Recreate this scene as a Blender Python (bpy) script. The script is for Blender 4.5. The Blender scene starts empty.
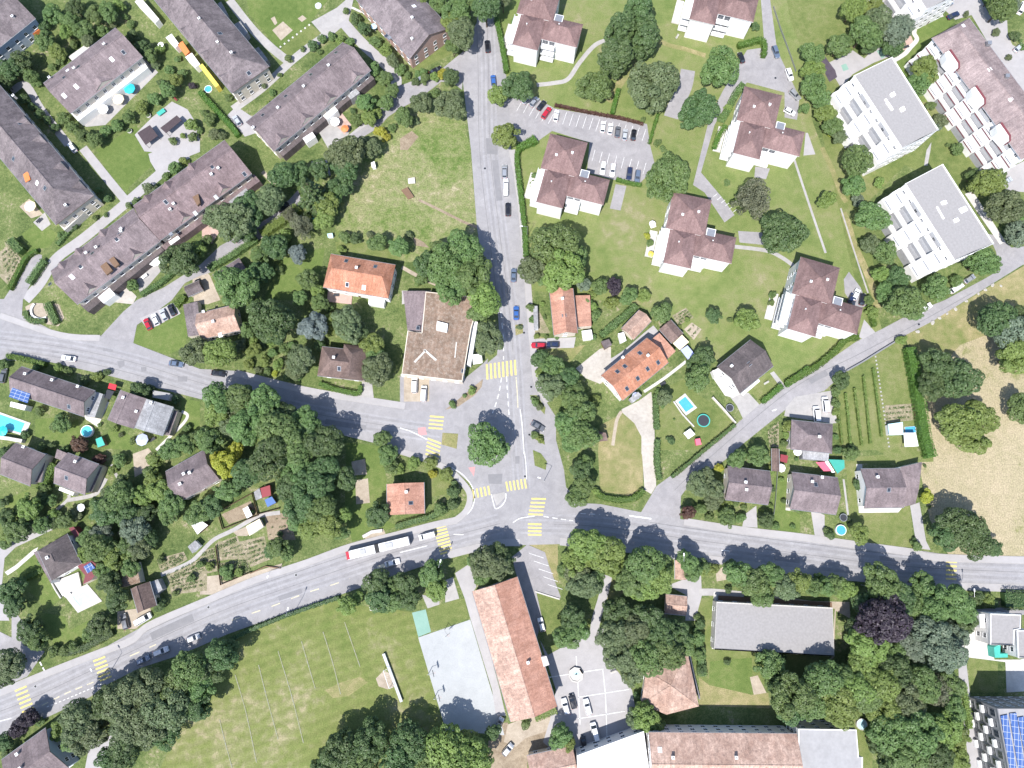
import bpy, math, random
from mathutils import Vector, Matrix
from mathutils.geometry import tessellate_polygon
random.seed(7)
R = math.radians
C = bpy.context.scene.collection
# ------------------------------------------------------------------ survey: camera height, tilt, focal length
CAM_H, TILT, FOC = 217.0, R(10.0), 711.0
CT, ST = math.cos(TILT), math.sin(TILT)
def P(px, py, h=0.0):
    x = (px - 512) / FOC; y = -(py - 384) / FOC
    dy = y * CT + ST; dz = y * ST - CT
    s = (CAM_H - h) / (-dz)
    return Vector((x * s, dy * s, h))
TILES = {'N': (0, 0, 1), 'X1': (780, 130, 10.24), 'X2': (760, 200, 7.314), 'X3': (750, 390, 7.314), 'X4': (660, 560, 5.12),
         'X5': (884, 0, 7.314), 'X6': (900, 570, 8.258), 'X7': (500, 660, 5.12), 'X8': (0, 480, 6.4), 'X9': (500, 520, 5.12),
         'Y1': (150, 560, 5.12), 'Y2': (330, 540, 5.12), 'Q1': (0, 0, 2), 'Q2': (512, 0, 2), 'Q3': (0, 384, 2), 'Q4': (512, 384, 2)}
for _l, _x in zip('ABCDEF', (0, 200, 400, 600, 800, 824)):
    for _n, _y in enumerate((0, 150, 300, 450, 618)):
        TILES[_l + str(_n)] = (_x, _y, 5.12)
def px(tile, pts):
    x0, y0, s = TILES[tile]
    if isinstance(pts, str):
        pts = [tuple(float(c) for c in p.split(',')) for p in pts.split()]
    return [(x0 + p[0] / s, y0 + p[1] / s) + tuple(p[2:]) for p in pts]
def W(tile, pts, h=0.0): return [P(p[0], p[1], h) for p in px(tile, pts)]
# ------------------------------------------------------------------ tags
def tag(o, label, cat, group=None):
    o['label'] = label; o['category'] = cat
    if group: o['group'] = group
    return o
def thing(name, label, cat, loc=(0, 0, 0), rz=0.0, group=None):
    o = bpy.data.objects.new(name, None); C.objects.link(o)
    o.empty_display_size = 0.5
    o.location = loc; o.rotation_euler = (0, 0, rz)
    return tag(o, label, cat, group)
def inst(name, me, parent=None, loc=(0, 0, 0), rz=0.0, sc=(1, 1, 1), mat=None):
    o = bpy.data.objects.new(name, me); C.objects.link(o)
    o.location = loc; o.rotation_euler = (0, 0, rz); o.scale = sc
    if parent: o.parent = parent
    if mat:
        o.material_slots[0].link = 'OBJECT'; o.material_slots[0].material = mat
    return o
# ------------------------------------------------------------------ mesh builder
class MB:
    def __init__(s): s.v = []; s.f = []; s.m = []; s.t = []
    def add(s, vs, fs, mi=0):
        b = len(s.v); s.v += [tuple(v) for v in vs]
        s.f += [tuple(i + b for i in f) for f in fs]; s.m += [mi] * len(fs)
        return s
    def box(s, x0, x1, y0, y1, z0, z1, mi=0):
        return s.add([(x0, y0, z0), (x1, y0, z0), (x1, y1, z0), (x0, y1, z0), (x0, y0, z1), (x1, y0, z1), (x1, y1, z1), (x0, y1, z1)],
                     [(3, 2, 1, 0), (4, 5, 6, 7), (0, 1, 5, 4), (1, 2, 6, 5), (2, 3, 7, 6), (3, 0, 4, 7)], mi)
    def sheet(s, pts, z=0.0, mi=0):
        p = [Vector((a[0], a[1], z)) for a in pts]
        tris = tessellate_polygon([p])
        out = []
        for t in tris:
            a, b, c = (p[i] for i in t)
            out.append(tuple(t) if (b - a).cross(c - a).z > 0 else tuple(reversed(t)))
        return s.add(p, out, mi)
    def prism(s, pts, z0, z1, mi=0, mside=None):
        s.sheet(pts, z1, mi); n = len(pts)
        ar = sum(pts[i][0] * pts[(i + 1) % n][1] - pts[(i + 1) % n][0] * pts[i][1] for i in range(n))
        q = list(pts) if ar > 0 else list(reversed(pts))
        vs = [(a[0], a[1], z0) for a in q] + [(a[0], a[1], z1) for a in q]
        return s.add(vs, [(i, (i + 1) % n, n + (i + 1) % n, n + i) for i in range(n)], mi if mside is None else mside)
    def cyl(s, cx, cy, r, z0, z1, n=16, mi=0, r2=None):
        r2 = r if r2 is None else r2
        vs = [(cx + r * math.cos(2 * math.pi * i / n), cy + r * math.sin(2 * math.pi * i / n), z0) for i in range(n)]
        vs += [(cx + r2 * math.cos(2 * math.pi * i / n), cy + r2 * math.sin(2 * math.pi * i / n), z1) for i in range(n)]
        return s.add(vs, [(i, (i + 1) % n, n + (i + 1) % n, n + i) for i in range(n)] + [tuple(range(n, 2 * n)), tuple(reversed(range(n)))], mi)
    def tube(s, a, b, r0, r1=None, n=8, mi=0):
        a = Vector(a); b = Vector(b); r1 = r0 if r1 is None else r1
        d = (b - a).normalized(); u = d.orthogonal().normalized(); w = d.cross(u)
        vs = []
        for p, r in ((a, r0), (b, r1)):
            vs += [p + u * (r * math.cos(2 * math.pi * i / n)) + w * (r * math.sin(2 * math.pi * i / n)) for i in range(n)]
        return s.add(vs, [(i, (i + 1) % n, n + (i + 1) % n, n + i) for i in range(n)] + [tuple(range(n, 2 * n)), tuple(reversed(range(n)))], mi)
    def ribbon(s, pts, w, z0, z1=None, mi=0):
        """strip of width w along a polyline, flat sheet or kerbed slab"""
        L = []; Rr = []
        for i, p in enumerate(pts):
            a = pts[max(i - 1, 0)]; b = pts[min(i + 1, len(pts) - 1)]
            d = Vector((b[0] - a[0], b[1] - a[1])).normalized(); nx, ny = -d.y, d.x
            L.append((p[0] + nx * w / 2, p[1] + ny * w / 2)); Rr.append((p[0] - nx * w / 2, p[1] - ny * w / 2))
        n = len(pts); zt = z0 if z1 is None else z1
        s.add([(a[0], a[1], zt) for a in L] + [(a[0], a[1], zt) for a in Rr], [(n + i, n + i + 1, i + 1, i) for i in range(n - 1)], mi)
        if z1 is not None:
            for E, fl in ((L, 0), (Rr, 1)):
                vs = [(a[0], a[1], z0) for a in E] + [(a[0], a[1], z1) for a in E]
                s.add(vs, [((i + 1, i, n + i, n + i + 1) if not fl else (i, i + 1, n + i + 1, n + i)) for i in range(n - 1)], mi)
            for k in (0, n - 1):
                s.add([(L[k][0], L[k][1], z0), (Rr[k][0], Rr[k][1], z0), (Rr[k][0], Rr[k][1], z1), (L[k][0], L[k][1], z1)], [(0, 1, 2, 3)], mi)
        return s
    def mesh(s, name, mats, smooth=False):
        me = bpy.data.meshes.new(name); me.from_pydata(s.v, [], s.f)
        for m in (mats if isinstance(mats, (list, tuple)) else [mats]): me.materials.append(m)
        me.polygons.foreach_set('material_index', s.m)
        if smooth: me.polygons.foreach_set('use_smooth', [True] * len(s.f))
        if s.t:
            at = me.attributes.new('tint', 'FLOAT', 'FACE'); at.data.foreach_set('value', s.t)
        me.update()
        return me
    def obj(s, name, mats, parent=None, loc=(0, 0, 0), rz=0.0, smooth=False):
        return inst(name, s.mesh(name, mats, smooth), parent, loc, rz)
def smooth_line(pts, k=6):
    p = [Vector((a[0], a[1])) for a in pts]; out = []
    for i in range(len(p) - 1):
        a = p[max(i - 1, 0)]; b = p[i]; c = p[i + 1]; d = p[min(i + 2, len(p) - 1)]
        for j in range(k):
            t = j / k
            out.append(0.5 * ((2 * b) + (c - a) * t + (2 * a - 5 * b + 4 * c - d) * t * t + (3 * b - a - 3 * c + d) * t ** 3))
    out.append(p[-1]); return out
# ------------------------------------------------------------------ materials
MATS = {}
def nodes(name):
    m = bpy.data.materials.new(name); m.use_nodes = True
    nt = m.node_tree; bs = nt.nodes['Principled BSDF']; MATS[name] = m
    return m, nt, bs
def noise(nt, vec, scale, detail=4, rough=0.6, dist=0.0):
    n = nt.nodes.new('ShaderNodeTexNoise'); n.inputs['Scale'].default_value = scale
    n.inputs['Detail'].default_value = detail; n.inputs['Roughness'].default_value = rough; n.inputs['Distortion'].default_value = dist
    nt.links.new(vec, n.inputs['Vector']); return n.outputs['Fac']
def ramp(nt, fac, stops):
    r = nt.nodes.new('ShaderNodeValToRGB'); e = r.color_ramp.elements
    while len(e) < len(stops): e.new(0.5)
    for el, (p, c) in zip(e, stops): el.position = p; el.color = (*c, 1)
    nt.links.new(fac, r.inputs['Fac']); return r.outputs['Color']
def mixc(nt, fac, a, b, mode='MIX'):
    m = nt.nodes.new('ShaderNodeMix'); m.data_type = 'RGBA'; m.blend_type = mode
    for sock, val in ((m.inputs['Factor'], fac), (m.inputs[6], a), (m.inputs[7], b)):
        if isinstance(val, (int, float)): sock.default_value = val
        elif isinstance(val, tuple): sock.default_value = (*val, 1)
        else: nt.links.new(val, sock)
    return m.outputs[2]
def mrange(nt, v, a, b, c=0.0, d=1.0):
    m = nt.nodes.new('ShaderNodeMapRange')
    for i, x in enumerate((a, b, c, d)): m.inputs[1 + i].default_value = x
    nt.links.new(v, m.inputs[0]); return m.outputs[0]
def world_pos(nt):
    return nt.nodes.new('ShaderNodeNewGeometry').outputs['Position']
def obj_pos(nt):
    return nt.nodes.new('ShaderNodeTexCoord').outputs['Object']
def orand(nt):
    return nt.nodes.new('ShaderNodeObjectInfo').outputs['Random']
def bump(nt, bs, h, strength, dist=0.05):
    b = nt.nodes.new('ShaderNodeBump'); b.inputs['Strength'].default_value = strength; b.inputs['Distance'].default_value = dist
    nt.links.new(h, b.inputs['Height']); nt.links.new(b.outputs['Normal'], bs.inputs['Normal'])
def ground_mat(name, stops, s1=0.06, s2=0.9, fine=4.0, fineamt=0.35, rough=0.95, extra=None):
    """patchy ground: broad patches, metre-scale mottling and fine grain"""
    m, nt, bs = nodes(name); v = world_pos(nt)
    big = noise(nt, v, s1, 5, 0.65, 0.6); mid = noise(nt, v, s2, 4, 0.6, 0.3)
    f = mixc(nt, 0.42, big, mid)
    f = mrange(nt, f, 0.36, 0.64)
    c = ramp(nt, f, stops)
    g = noise(nt, v, fine, 3, 0.7)
    g = mrange(nt, g, 0.3, 0.7, 1 - fineamt, 1 + fineamt)
    c = mixc(nt, 1.0, c, g, 'MULTIPLY')
    if extra: c = extra(nt, v, c)
    nt.links.new(c, bs.inputs['Base Color']); bs.inputs['Roughness'].default_value = rough
    bs.inputs['Specular IOR Level'].default_value = 0.2
    return m
def field_stripes(nt, v, c):
    mp = nt.nodes.new('ShaderNodeMapping'); mp.inputs['Rotation'].default_value = (0, 0, R(-20)); nt.links.new(v, mp.inputs['Vector'])
    w = nt.nodes.new('ShaderNodeTexWave'); w.bands_direction = 'Y'; w.inputs['Scale'].default_value = 0.11; w.inputs['Distortion'].default_value = 3.5
    w.inputs['Detail'].default_value = 3; nt.links.new(mp.outputs['Vector'], w.inputs['Vector'])
    return mixc(nt, 1.0, c, mrange(nt, w.outputs['Fac'], 0, 1, 0.93, 1.05), 'MULTIPLY')
def dry_rows(nt, v, c):
    w = nt.nodes.new('ShaderNodeTexWave'); w.inputs['Scale'].default_value = 0.5; w.inputs['Distortion'].default_value = 6; w.inputs['Detail'].default_value = 4
    nt.links.new(v, w.inputs['Vector'])
    return mixc(nt, 1.0, c, mrange(nt, w.outputs['Fac'], 0, 1, 0.95, 1.03), 'MULTIPLY')
G = {}
G['garden'] = ground_mat('garden_ground', [(0, (.050, .080, .024)), (.4, (.094, .126, .042)), (.7, (.132, .158, .060)), (.88, (.178, .184, .092)), (1, (.25, .22, .15))], .12, 1.1, 3, .45)
G['lawn'] = ground_mat('lawn_grass', [(0, (.085, .118, .034)), (.5, (.130, .155, .052)), (1, (.178, .182, .082))], .05, .5)
G['green'] = ground_mat('lush_lawn', [(0, (.072, .114, .028)), (.6, (.108, .148, .042)), (1, (.145, .17, .06))], .06, .6)
G['villa_lawn'] = ground_mat('villa_lawn', [(0, (.105, .145, .042)), (.45, (.145, .175, .06)), (.8, (.178, .188, .082)), (1, (.225, .21, .12))], .035, .35)
G['meadow'] = ground_mat('meadow_grass', [(0, (.07, .12, .026)), (.3, (.125, .16, .052)), (.6, (.178, .192, .085)), (.82, (.225, .215, .115)), (1, (.32, .285, .19))], .06, .5, 2.2, .42)
G['pitch'] = ground_mat('pitch_grass', [(0, (.10, .135, .035)), (.55, (.145, .165, .055)), (.8, (.18, .185, .082)), (1, (.25, .225, .13))], .04, .4, 2.5, .24, extra=field_stripes)
G['dry'] = ground_mat('dry_field', [(0, (.19, .19, .085)), (.3, (.285, .25, .155)), (1, (.36, .30, .205))], .03, .4, 2.2, .34, extra=dry_rows)
G['drygreen'] = ground_mat('dry_verge', [(0, (.13, .155, .05)), (.5, (.20, .19, .085)), (1, (.30, .25, .14))], .04, .4)
G['soil'] = ground_mat('bare_soil', [(0, (.17, .13, .09)), (1, (.30, .245, .18))], .2, 1.2, 5, .3)
G['bed'] = ground_mat('planted_soil', [(0, (.13, .14, .065)), (.5, (.22, .195, .13)), (1, (.34, .285, .22))], .35, 1.6, 5, .4)
def asphalt_extra(nt, v, c):
    k = noise(nt, v, 0.35, 6, 0.75, 1.2)
    return mixc(nt, 1.0, c, mrange(nt, k, 0.35, 0.7, 0.88, 1.08), 'MULTIPLY')
G['asphalt'] = ground_mat('asphalt', [(0, (.235, .228, .238)), (1, (.295, .286, .292))], .04, .25, 8, .12, .9, asphalt_extra)
G['wearlight'] = ground_mat('polished_wheel_lane', [(0, (.25, .245, .258)), (1, (.31, .303, .314))], .05, .3, 8, .14, .85, asphalt_extra)
G['weardark'] = ground_mat('oily_lane_centre', [(0, (.215, .209, .219)), (1, (.275, .268, .276))], .05, .5, 8, .16, .9, asphalt_extra)
G['seam'] = ground_mat('asphalt_seam', [(0, (.13, .13, .14)), (1, (.20, .195, .2))], .2, .8, 6, .2)
G['asphalt2'] = ground_mat('worn_asphalt', [(0, (.235, .226, .234)), (1, (.295, .282, .288))], .08, .4, 8, .15, .9, asphalt_extra)
G['patch'] = ground_mat('asphalt_patch', [(0, (.18, .178, .188)), (1, (.215, .21, .218))], .2, .8, 8, .1)
G['pave'] = ground_mat('pavement_asphalt', [(0, (.29, .278, .28)), (1, (.35, .335, .338))], .08, .5, 8, .1, .9)
G['concrete'] = ground_mat('concrete_paving', [(0, (.27, .258, .252)), (1, (.36, .345, .335))], .15, .8, 6, .1, .85)
G['gravel'] = ground_mat('pale_gravel', [(0, (.32, .29, .26)), (1, (.44, .41, .37))], .15, 1.0, 10, .15)
G['slab'] = ground_mat('white_slabs', [(0, (.40, .38, .36)), (1, (.53, .51, .48))], .2, 1.0, 4, .08)
G['court'] = ground_mat('court_surface', [(0, (.305, .315, .32)), (1, (.36, .37, .375))], .08, .5, 3, .07, .8)
G['mat'] = ground_mat('green_mat', [(0, (.17, .29, .24)), (1, (.21, .33, .28))], .1, .6, 4, .06)
G['sand'] = ground_mat('sandy_ground', [(0, (.27, .225, .175)), (1, (.39, .335, .27))], .15, .9, 6, .2)
G['terracotta'] = ground_mat('pink_paving', [(0, (.34, .235, .20)), (1, (.45, .33, .29))], .2, .9, 6, .15)
G['rubber'] = ground_mat('dark_rubber', [(0, (.055, .045, .06)), (1, (.085, .07, .09))], .2, .8, 6, .1)
def plain(name, col, rough=0.7, var=0.12, scale=1.5, metal=0.0, spec=0.3):
    m, nt, bs = nodes(name)
    n = noise(nt, obj_pos(nt), scale, 4)
    c = mixc(nt, 1.0, col, mrange(nt, n, 0.3, 0.7, 1 - var, 1 + var), 'MULTIPLY')
    nt.links.new(c, bs.inputs['Base Color']); bs.inputs['Roughness'].default_value = rough
    bs.inputs['Metallic'].default_value = metal; bs.inputs['Specular IOR Level'].default_value = spec
    return m
def roof_mat(name, a, b, stain, rows=3.0, stain_amt=0.5):
    """tiled roof: tile courses, weathering streaks, lichen stains"""
    m, nt, bs = nodes(name); v = obj_pos(nt)
    big = noise(nt, v, .22, 5, .7, .5); mid = noise(nt, v, 1.1, 4, .7)
    c = mixc(nt, mrange(nt, big, .38, .62), tuple(x * .92 for x in a), tuple(x * 1.08 for x in b))
    c = mixc(nt, mrange(nt, mid, .46, .70, 0, stain_amt), c, stain)
    lic = noise(nt, v, 2.6, 3, .6); c = mixc(nt, mrange(nt, lic, .66, .74, 0, .35), c, (.30, .285, .26))
    mp = nt.nodes.new('ShaderNodeMapping'); mp.inputs['Scale'].default_value = (1.5, .16, .16); nt.links.new(v, mp.inputs['Vector'])
    c = mixc(nt, 1.0, c, mrange(nt, noise(nt, mp.outputs['Vector'], 1.0, 4, .65), .32, .68, .84, 1.14), 'MULTIPLY')
    br = nt.nodes.new('ShaderNodeTexBrick'); br.inputs['Scale'].default_value = rows
    br.inputs['Color1'].default_value = (.86, .86, .86, 1); br.inputs['Color2'].default_value = (1.1, 1.1, 1.1, 1); br.inputs['Mortar'].default_value = (.72, .72, .72, 1)
    br.inputs['Mortar Size'].default_value = 0.03; br.inputs['Brick Width'].default_value = .9; br.inputs['Row Height'].default_value = 1.0
    nt.links.new(v, br.inputs['Vector'])
    c = mixc(nt, 1.0, c, br.outputs['Color'], 'MULTIPLY')
    c = mixc(nt, 1.0, c, mrange(nt, orand(nt), 0, 1, .9, 1.1), 'MULTIPLY')
    g = noise(nt, v, 3.5, 3, .7)
    c = mixc(nt, 1.0, c, mrange(nt, g, .3, .7, .82, 1.16), 'MULTIPLY')
    nt.links.new(c, bs.inputs['Base Color']); bs.inputs['Roughness'].default_value = .85; bs.inputs['Specular IOR Level'].default_value = .25
    bump(nt, bs, br.outputs['Fac'], .5, .03)
    return m
RF = {}
RF['mauve'] = roof_mat('mauve_tiles', (.158, .126, .132), (.205, .165, .170), (.125, .103, .108))
RF['grey'] = roof_mat('grey_brown_tiles', (.132, .110, .117), (.19, .16, .166), (.088, .078, .082), 3, .6)
RF['mauvebrown'] = roof_mat('mauve_brown_tiles', (.160, .118, .122), (.208, .156, .160), (.13, .10, .10))
RF['slate'] = roof_mat('dark_slate_tiles', (.105, .088, .09), (.14, .115, .115), (.08, .07, .072))
RF['brown'] = roof_mat('brown_tiles', (.135, .095, .085), (.175, .125, .11), (.10, .075, .07))
RF['villa'] = roof_mat('villa_tiles', (.175, .112, .108), (.205, .135, .128), (.16, .105, .10), 3, .3)
RF['orange'] = roof_mat('orange_tiles', (.40, .175, .105), (.46, .225, .15), (.27, .13, .09))
RF['pink'] = roof_mat('weathered_pink_tiles', (.36, .235, .185), (.45, .32, .26), (.22, .15, .125), 3, .75)
RF['rust'] = roof_mat('rusty_brown_tiles', (.165, .115, .085), (.215, .152, .115), (.34, .30, .255), 3, .55)
RF['lightgrey'] = roof_mat('light_grey_sheets', (.25, .25, .26), (.31, .31, .32), (.20, .20, .21), 2, .3)
RF['gravel'] = plain('roof_gravel', (.258, .247, .246), .95, .10, 1.6)
RF['paleroof'] = plain('pale_roof_membrane', (.29, .285, .29), .9, .1, .6)
RF['whiteroof'] = plain('white_roof_membrane', (.82, .82, .82), .8, .03, .6)
W_ = {}
W_['white'] = plain('white_render', (.70, .69, .68), .85, .05, .6)
W_['cream'] = plain('cream_render', (.58, .52, .44), .85, .08, .6)
W_['grey'] = plain('grey_render', (.36, .36, .37), .85, .07, .6)
W_['darkgrey'] = plain('dark_grey_render', (.19, .19, .20), .85, .08, .6)
W_['brick'] = plain('pink_brick', (.36, .24, .20), .9, .15, 3)
W_['blue'] = plain('pale_blue_render', (.33, .38, .46), .85, .06, .6)
W_['maroon'] = plain('maroon_paint', (.16, .045, .055), .7, .12)
W_['wood'] = plain('brown_wood', (.16, .10, .065), .85, .2, 3)
W_['darkwood'] = plain('dark_stained_wood', (.06, .045, .05), .85, .2, 3)
W_['metal'] = plain('grey_metal', (.33, .34, .36), .45, .1, 2, .6)
W_['whitemetal'] = plain('white_painted_metal', (.76, .76, .77), .4, .04)
W_['black'] = plain('black_plastic', (.022, .022, .025), .5, .1)
W_['stone'] = plain('pale_stone', (.46, .44, .41), .95, .2, 2)
W_['chimney'] = plain('chimney_render', (.48, .44, .42), .9, .15, 2)
def paint(name, col, rough=.5, var=.06): return plain(name, col, rough, var, 1.0)
K = {}
for _n, _c in dict(turquoise=(.03, .42, .50), white=(.80, .80, .79), red=(.50, .03, .045), blue=(.07, .14, .33), green=(.05, .30, .24), paleblue=(.42, .60, .68),
                   orange=(.62, .20, .07), yellow=(.62, .50, .10), pink=(.62, .12, .18), teal=(.06, .36, .30), lilac=(.36, .40, .60), tan=(.45, .37, .26),
                   dark=(.035, .037, .045), sky=(.12, .42, .62), maroon=(.22, .04, .05), cream=(.68, .58, .42), purple=(.16, .05, .14)).items():
    K[_n] = paint(_n + '_fabric', _c)
def glass_mat():
    m, nt, bs = nodes('window_glass')
    bs.inputs['Base Color'].default_value = (.035, .042, .055, 1); bs.inputs['Roughness'].default_value = .08
    bs.inputs['Specular IOR Level'].default_value = .6
    return m
GLASS = glass_mat()
def water_mat(name, col):
    m, nt, bs = nodes(name); v = obj_pos(nt); n = noise(nt, v, 1.6, 3)
    c = mixc(nt, 1.0, col, mrange(nt, n, .3, .7, .88, 1.1), 'MULTIPLY')
    nt.links.new(c, bs.inputs['Base Color']); bs.inputs['Roughness'].default_value = .06; bump(nt, bs, n, .15, .05)
    return m
POOL = water_mat('pool_water', (.10, .52, .60)); POOLB = water_mat('blue_pool_water', (.07, .33, .55)); POOLP = water_mat('pale_pool_water', (.40, .62, .66))
def solar_mat():
    m, nt, bs = nodes('solar_cells'); v = obj_pos(nt)
    br = nt.nodes.new('ShaderNodeTexBrick'); br.offset = 0; br.inputs['Scale'].default_value = 1; br.inputs['Brick Width'].default_value = 1.6; br.inputs['Row Height'].default_value = 1.0
    br.inputs['Color1'].default_value = (.05, .10, .27, 1); br.inputs['Color2'].default_value = (.065, .12, .30, 1); br.inputs['Mortar'].default_value = (.42, .45, .5, 1); br.inputs['Mortar Size'].default_value = .05
    nt.links.new(v, br.inputs['Vector']); nt.links.new(br.outputs['Color'], bs.inputs['Base Color']); bs.inputs['Roughness'].default_value = .2
    return m
SOLAR = solar_mat()
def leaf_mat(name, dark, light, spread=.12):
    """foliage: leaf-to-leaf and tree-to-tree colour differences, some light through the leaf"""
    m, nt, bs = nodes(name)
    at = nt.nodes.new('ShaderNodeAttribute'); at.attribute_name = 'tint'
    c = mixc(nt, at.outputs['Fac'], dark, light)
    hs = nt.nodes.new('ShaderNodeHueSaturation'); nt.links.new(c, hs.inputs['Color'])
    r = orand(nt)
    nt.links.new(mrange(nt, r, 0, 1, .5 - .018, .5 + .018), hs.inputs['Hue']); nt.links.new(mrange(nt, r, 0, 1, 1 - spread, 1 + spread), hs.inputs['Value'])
    nt.links.new(hs.outputs['Color'], bs.inputs['Base Color']); bs.inputs['Roughness'].default_value = .6; bs.inputs['Specular IOR Level'].default_value = .25
    tr = nt.nodes.new('ShaderNodeBsdfTranslucent'); nt.links.new(hs.outputs['Color'], tr.inputs['Color'])
    bs.inputs['Roughness'].default_value = .48; bs.inputs['Specular IOR Level'].default_value = .4
    mx = nt.nodes.new('ShaderNodeMixShader'); mx.inputs[0].default_value = .22
    nt.links.new(bs.outputs[0], mx.inputs[1]); nt.links.new(tr.outputs[0], mx.inputs[2])
    nt.links.new(mx.outputs[0], nt.nodes['Material Output'].inputs['Surface'])
    return m
LF = {'g': leaf_mat('mid_green_leaves', (.066, .116, .037), (.150, .222, .070)), 'd': leaf_mat('dark_green_leaves', (.046, .086, .031), (.106, .162, .057)),
      'l': leaf_mat('light_green_leaves', (.10, .152, .036), (.205, .27, .072)), 'o': leaf_mat('olive_leaves', (.070, .100, .044), (.152, .19, .088)),
      'b': leaf_mat('grey_green_leaves', (.085, .118, .078), (.172, .215, .145)), 'p': leaf_mat('purple_leaves', (.022, .017, .026), (.062, .046, .062)),
      'y': leaf_mat('yellow_green_leaves', (.20, .225, .022), (.36, .36, .05)), 'n': leaf_mat('grey_brown_leaves', (.088, .102, .060), (.165, .175, .108)),
      'r': leaf_mat('red_brown_leaves', (.06, .03, .022), (.13, .07, .05)), 'h': leaf_mat('hedge_leaves', (.062, .125, .022), (.122, .20, .038)), 's': leaf_mat('silver_blue_needles', (.095, .125, .115), (.20, .24, .23))}
BARK = plain('bark', (.10, .075, .055), .95, .25, 4)
# ------------------------------------------------------------------ foliage
def rdir():
    while True:
        d = Vector((random.uniform(-1, 1), random.uniform(-1, 1), random.uniform(-1, 1)))
        if .05 < d.length < 1: return d.normalized()
def leaf(mb, p, n, s, tint):
    n = n.normalized(); u = n.orthogonal().normalized(); w = n.cross(u); a = random.uniform(0, 6.283)
    u, w = u * math.cos(a) + w * math.sin(a), w * math.cos(a) - u * math.sin(a)
    u = u * (s * .5); w = w * (s * random.uniform(.32, .5))
    b = len(mb.v); bend = n * (-.12 * s)
    mb.v += [tuple(p - u + bend), tuple(p - w), tuple(p + u + bend), tuple(p + w)]
    mb.f.append((b, b + 1, b + 2, b + 3)); mb.m.append(0); mb.t.append(tint)
def crown_mesh(name, r, hz, nl, ls, nleaf, seed, bot=-.45, lob=(.24, .40), flat=.8):
    """crown of leaf clumps: lobes of uneven size round an ellipsoid, leaves on and in each lobe"""
    random.seed(seed); mb = MB(); lobes = []
    for i in range(nl):
        for _ in range(30):
            d = rdir()
            if d.z > bot: break
        k = random.uniform(.62, .86) if i > nl * .12 else random.uniform(.2, .55)
        az = math.atan2(d.y, d.x); k *= 1 + .13 * math.sin(2 * az + seed) + .11 * math.sin(3 * az + 1.7 * seed) + .07 * math.sin(5 * az + .6 * seed)
        lr = r * random.uniform(*lob)
        lobes.append((Vector((d.x * r * k, d.y * r * k, d.z * hz * k)), lr, random.uniform(.1, .9)))
    tot = sum(l[1] ** 2 for l in lobes)
    for i, (c, lr, lt) in enumerate(lobes):
        for _ in range(int(nleaf * lr * lr / tot)):
            d = rdir()
            if d.z < -.3 and random.random() < .6: d.z = -d.z
            rr = lr * (random.uniform(.86, 1.02) if random.random() < .88 else random.uniform(.5, .9))
            p = c + Vector((d.x * rr, d.y * rr, d.z * rr * min(1.0, hz / r + .1)))
            if any(j != i and (p - o[0]).length < o[1] * .84 for j, o in enumerate(lobes)): continue
            n = d * flat + rdir() * .42 + Vector((0, 0, .3))
            leaf(mb, p, n, ls * random.uniform(.65, 1.35), min(1, max(0, .55 * lt + .45 * random.random())))
    for _ in range(int(90 + 45 * r)):                                  # crown heart: big leaves tinted dark as painted shade, closing the gaps
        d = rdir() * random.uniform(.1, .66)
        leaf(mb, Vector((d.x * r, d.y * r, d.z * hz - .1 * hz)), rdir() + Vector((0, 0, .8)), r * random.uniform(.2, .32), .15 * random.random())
    return mb.mesh(name, LF['g'])
def cone_mesh(name, r, hz, ls, seed):
    """conifer: tiers of drooping branches"""
    random.seed(seed); mb = MB(); tiers = 9
    for t in range(tiers):
        f = t / (tiers - 1); tr = r * (1 - f) ** .8 + .25; z = -hz + 2 * hz * f; nb = int(7 + 9 * (1 - f))
        for b in range(nb):
            a = 6.283 * (b + random.uniform(-.3, .3)) / nb; bl = tr * random.uniform(.75, 1.1); lt = random.random()
            for q in range(int(7 + bl * 7)):
                s = random.uniform(.12, 1); wd = .34 * (1 - s * .6)
                p = Vector((math.cos(a) * bl * s, math.sin(a) * bl * s, z - .28 * bl * s)) + Vector((random.uniform(-wd, wd), random.uniform(-wd, wd), random.uniform(-.15, .25)))
                leaf(mb, p, Vector((math.cos(a) * .3, math.sin(a) * .3, 1)) + rdir() * .6, ls * random.uniform(.6, 1.3), .5 * lt + .5 * random.random())
    return mb.mesh(name, LF['d'])
CROWN = {}
for _i in range(4):
    CROWN['L', _i] = crown_mesh('broad_crown', 6.0, 4.6, 120 + 8 * _i, .50, 17000, 100 + _i, lob=(.13, .26))
    CROWN['M', _i] = crown_mesh('round_crown', 3.4, 2.9, 58 + 4 * _i, .38, 8500, 200 + _i, lob=(.18, .33))
    CROWN['S', _i] = crown_mesh('small_crown', 1.6, 1.4, 24 + 2 * _i, .26, 3200, 300 + _i, bot=-.3, lob=(.26, .44))
    CROWN['n', _i] = crown_mesh('loose_crown', 4.5, 3.6, 60 + 4 * _i, .32, 7000, 400 + _i, lob=(.14, .26), flat=.35)
for _i in range(2):
    CROWN['c', _i] = cone_mesh('conifer_crown', 3.2, 5.0, .5, 500 + _i)
    CROWN['q', _i] = crown_mesh('tall_crown', 3.8, 8.5, 130, .45, 16000, 600 + _i, bot=-.9, lob=(.18, .32))
_t = MB(); _t.tube((0, 0, -.02), (0, 0, .45), 1.0, .75, 9); _t.tube((0, 0, .45), (.15, .05, 1), .75, .35, 8)
for _a in range(4):
    _t.tube((0, 0, .42 + .07 * _a), (3.2 * math.cos(1.7 * _a), 3.2 * math.sin(1.7 * _a), .8 + .06 * _a), .4, .12, 6)
TRUNK = _t.mesh('trunk', BARK, True)
random.seed(11)
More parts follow.
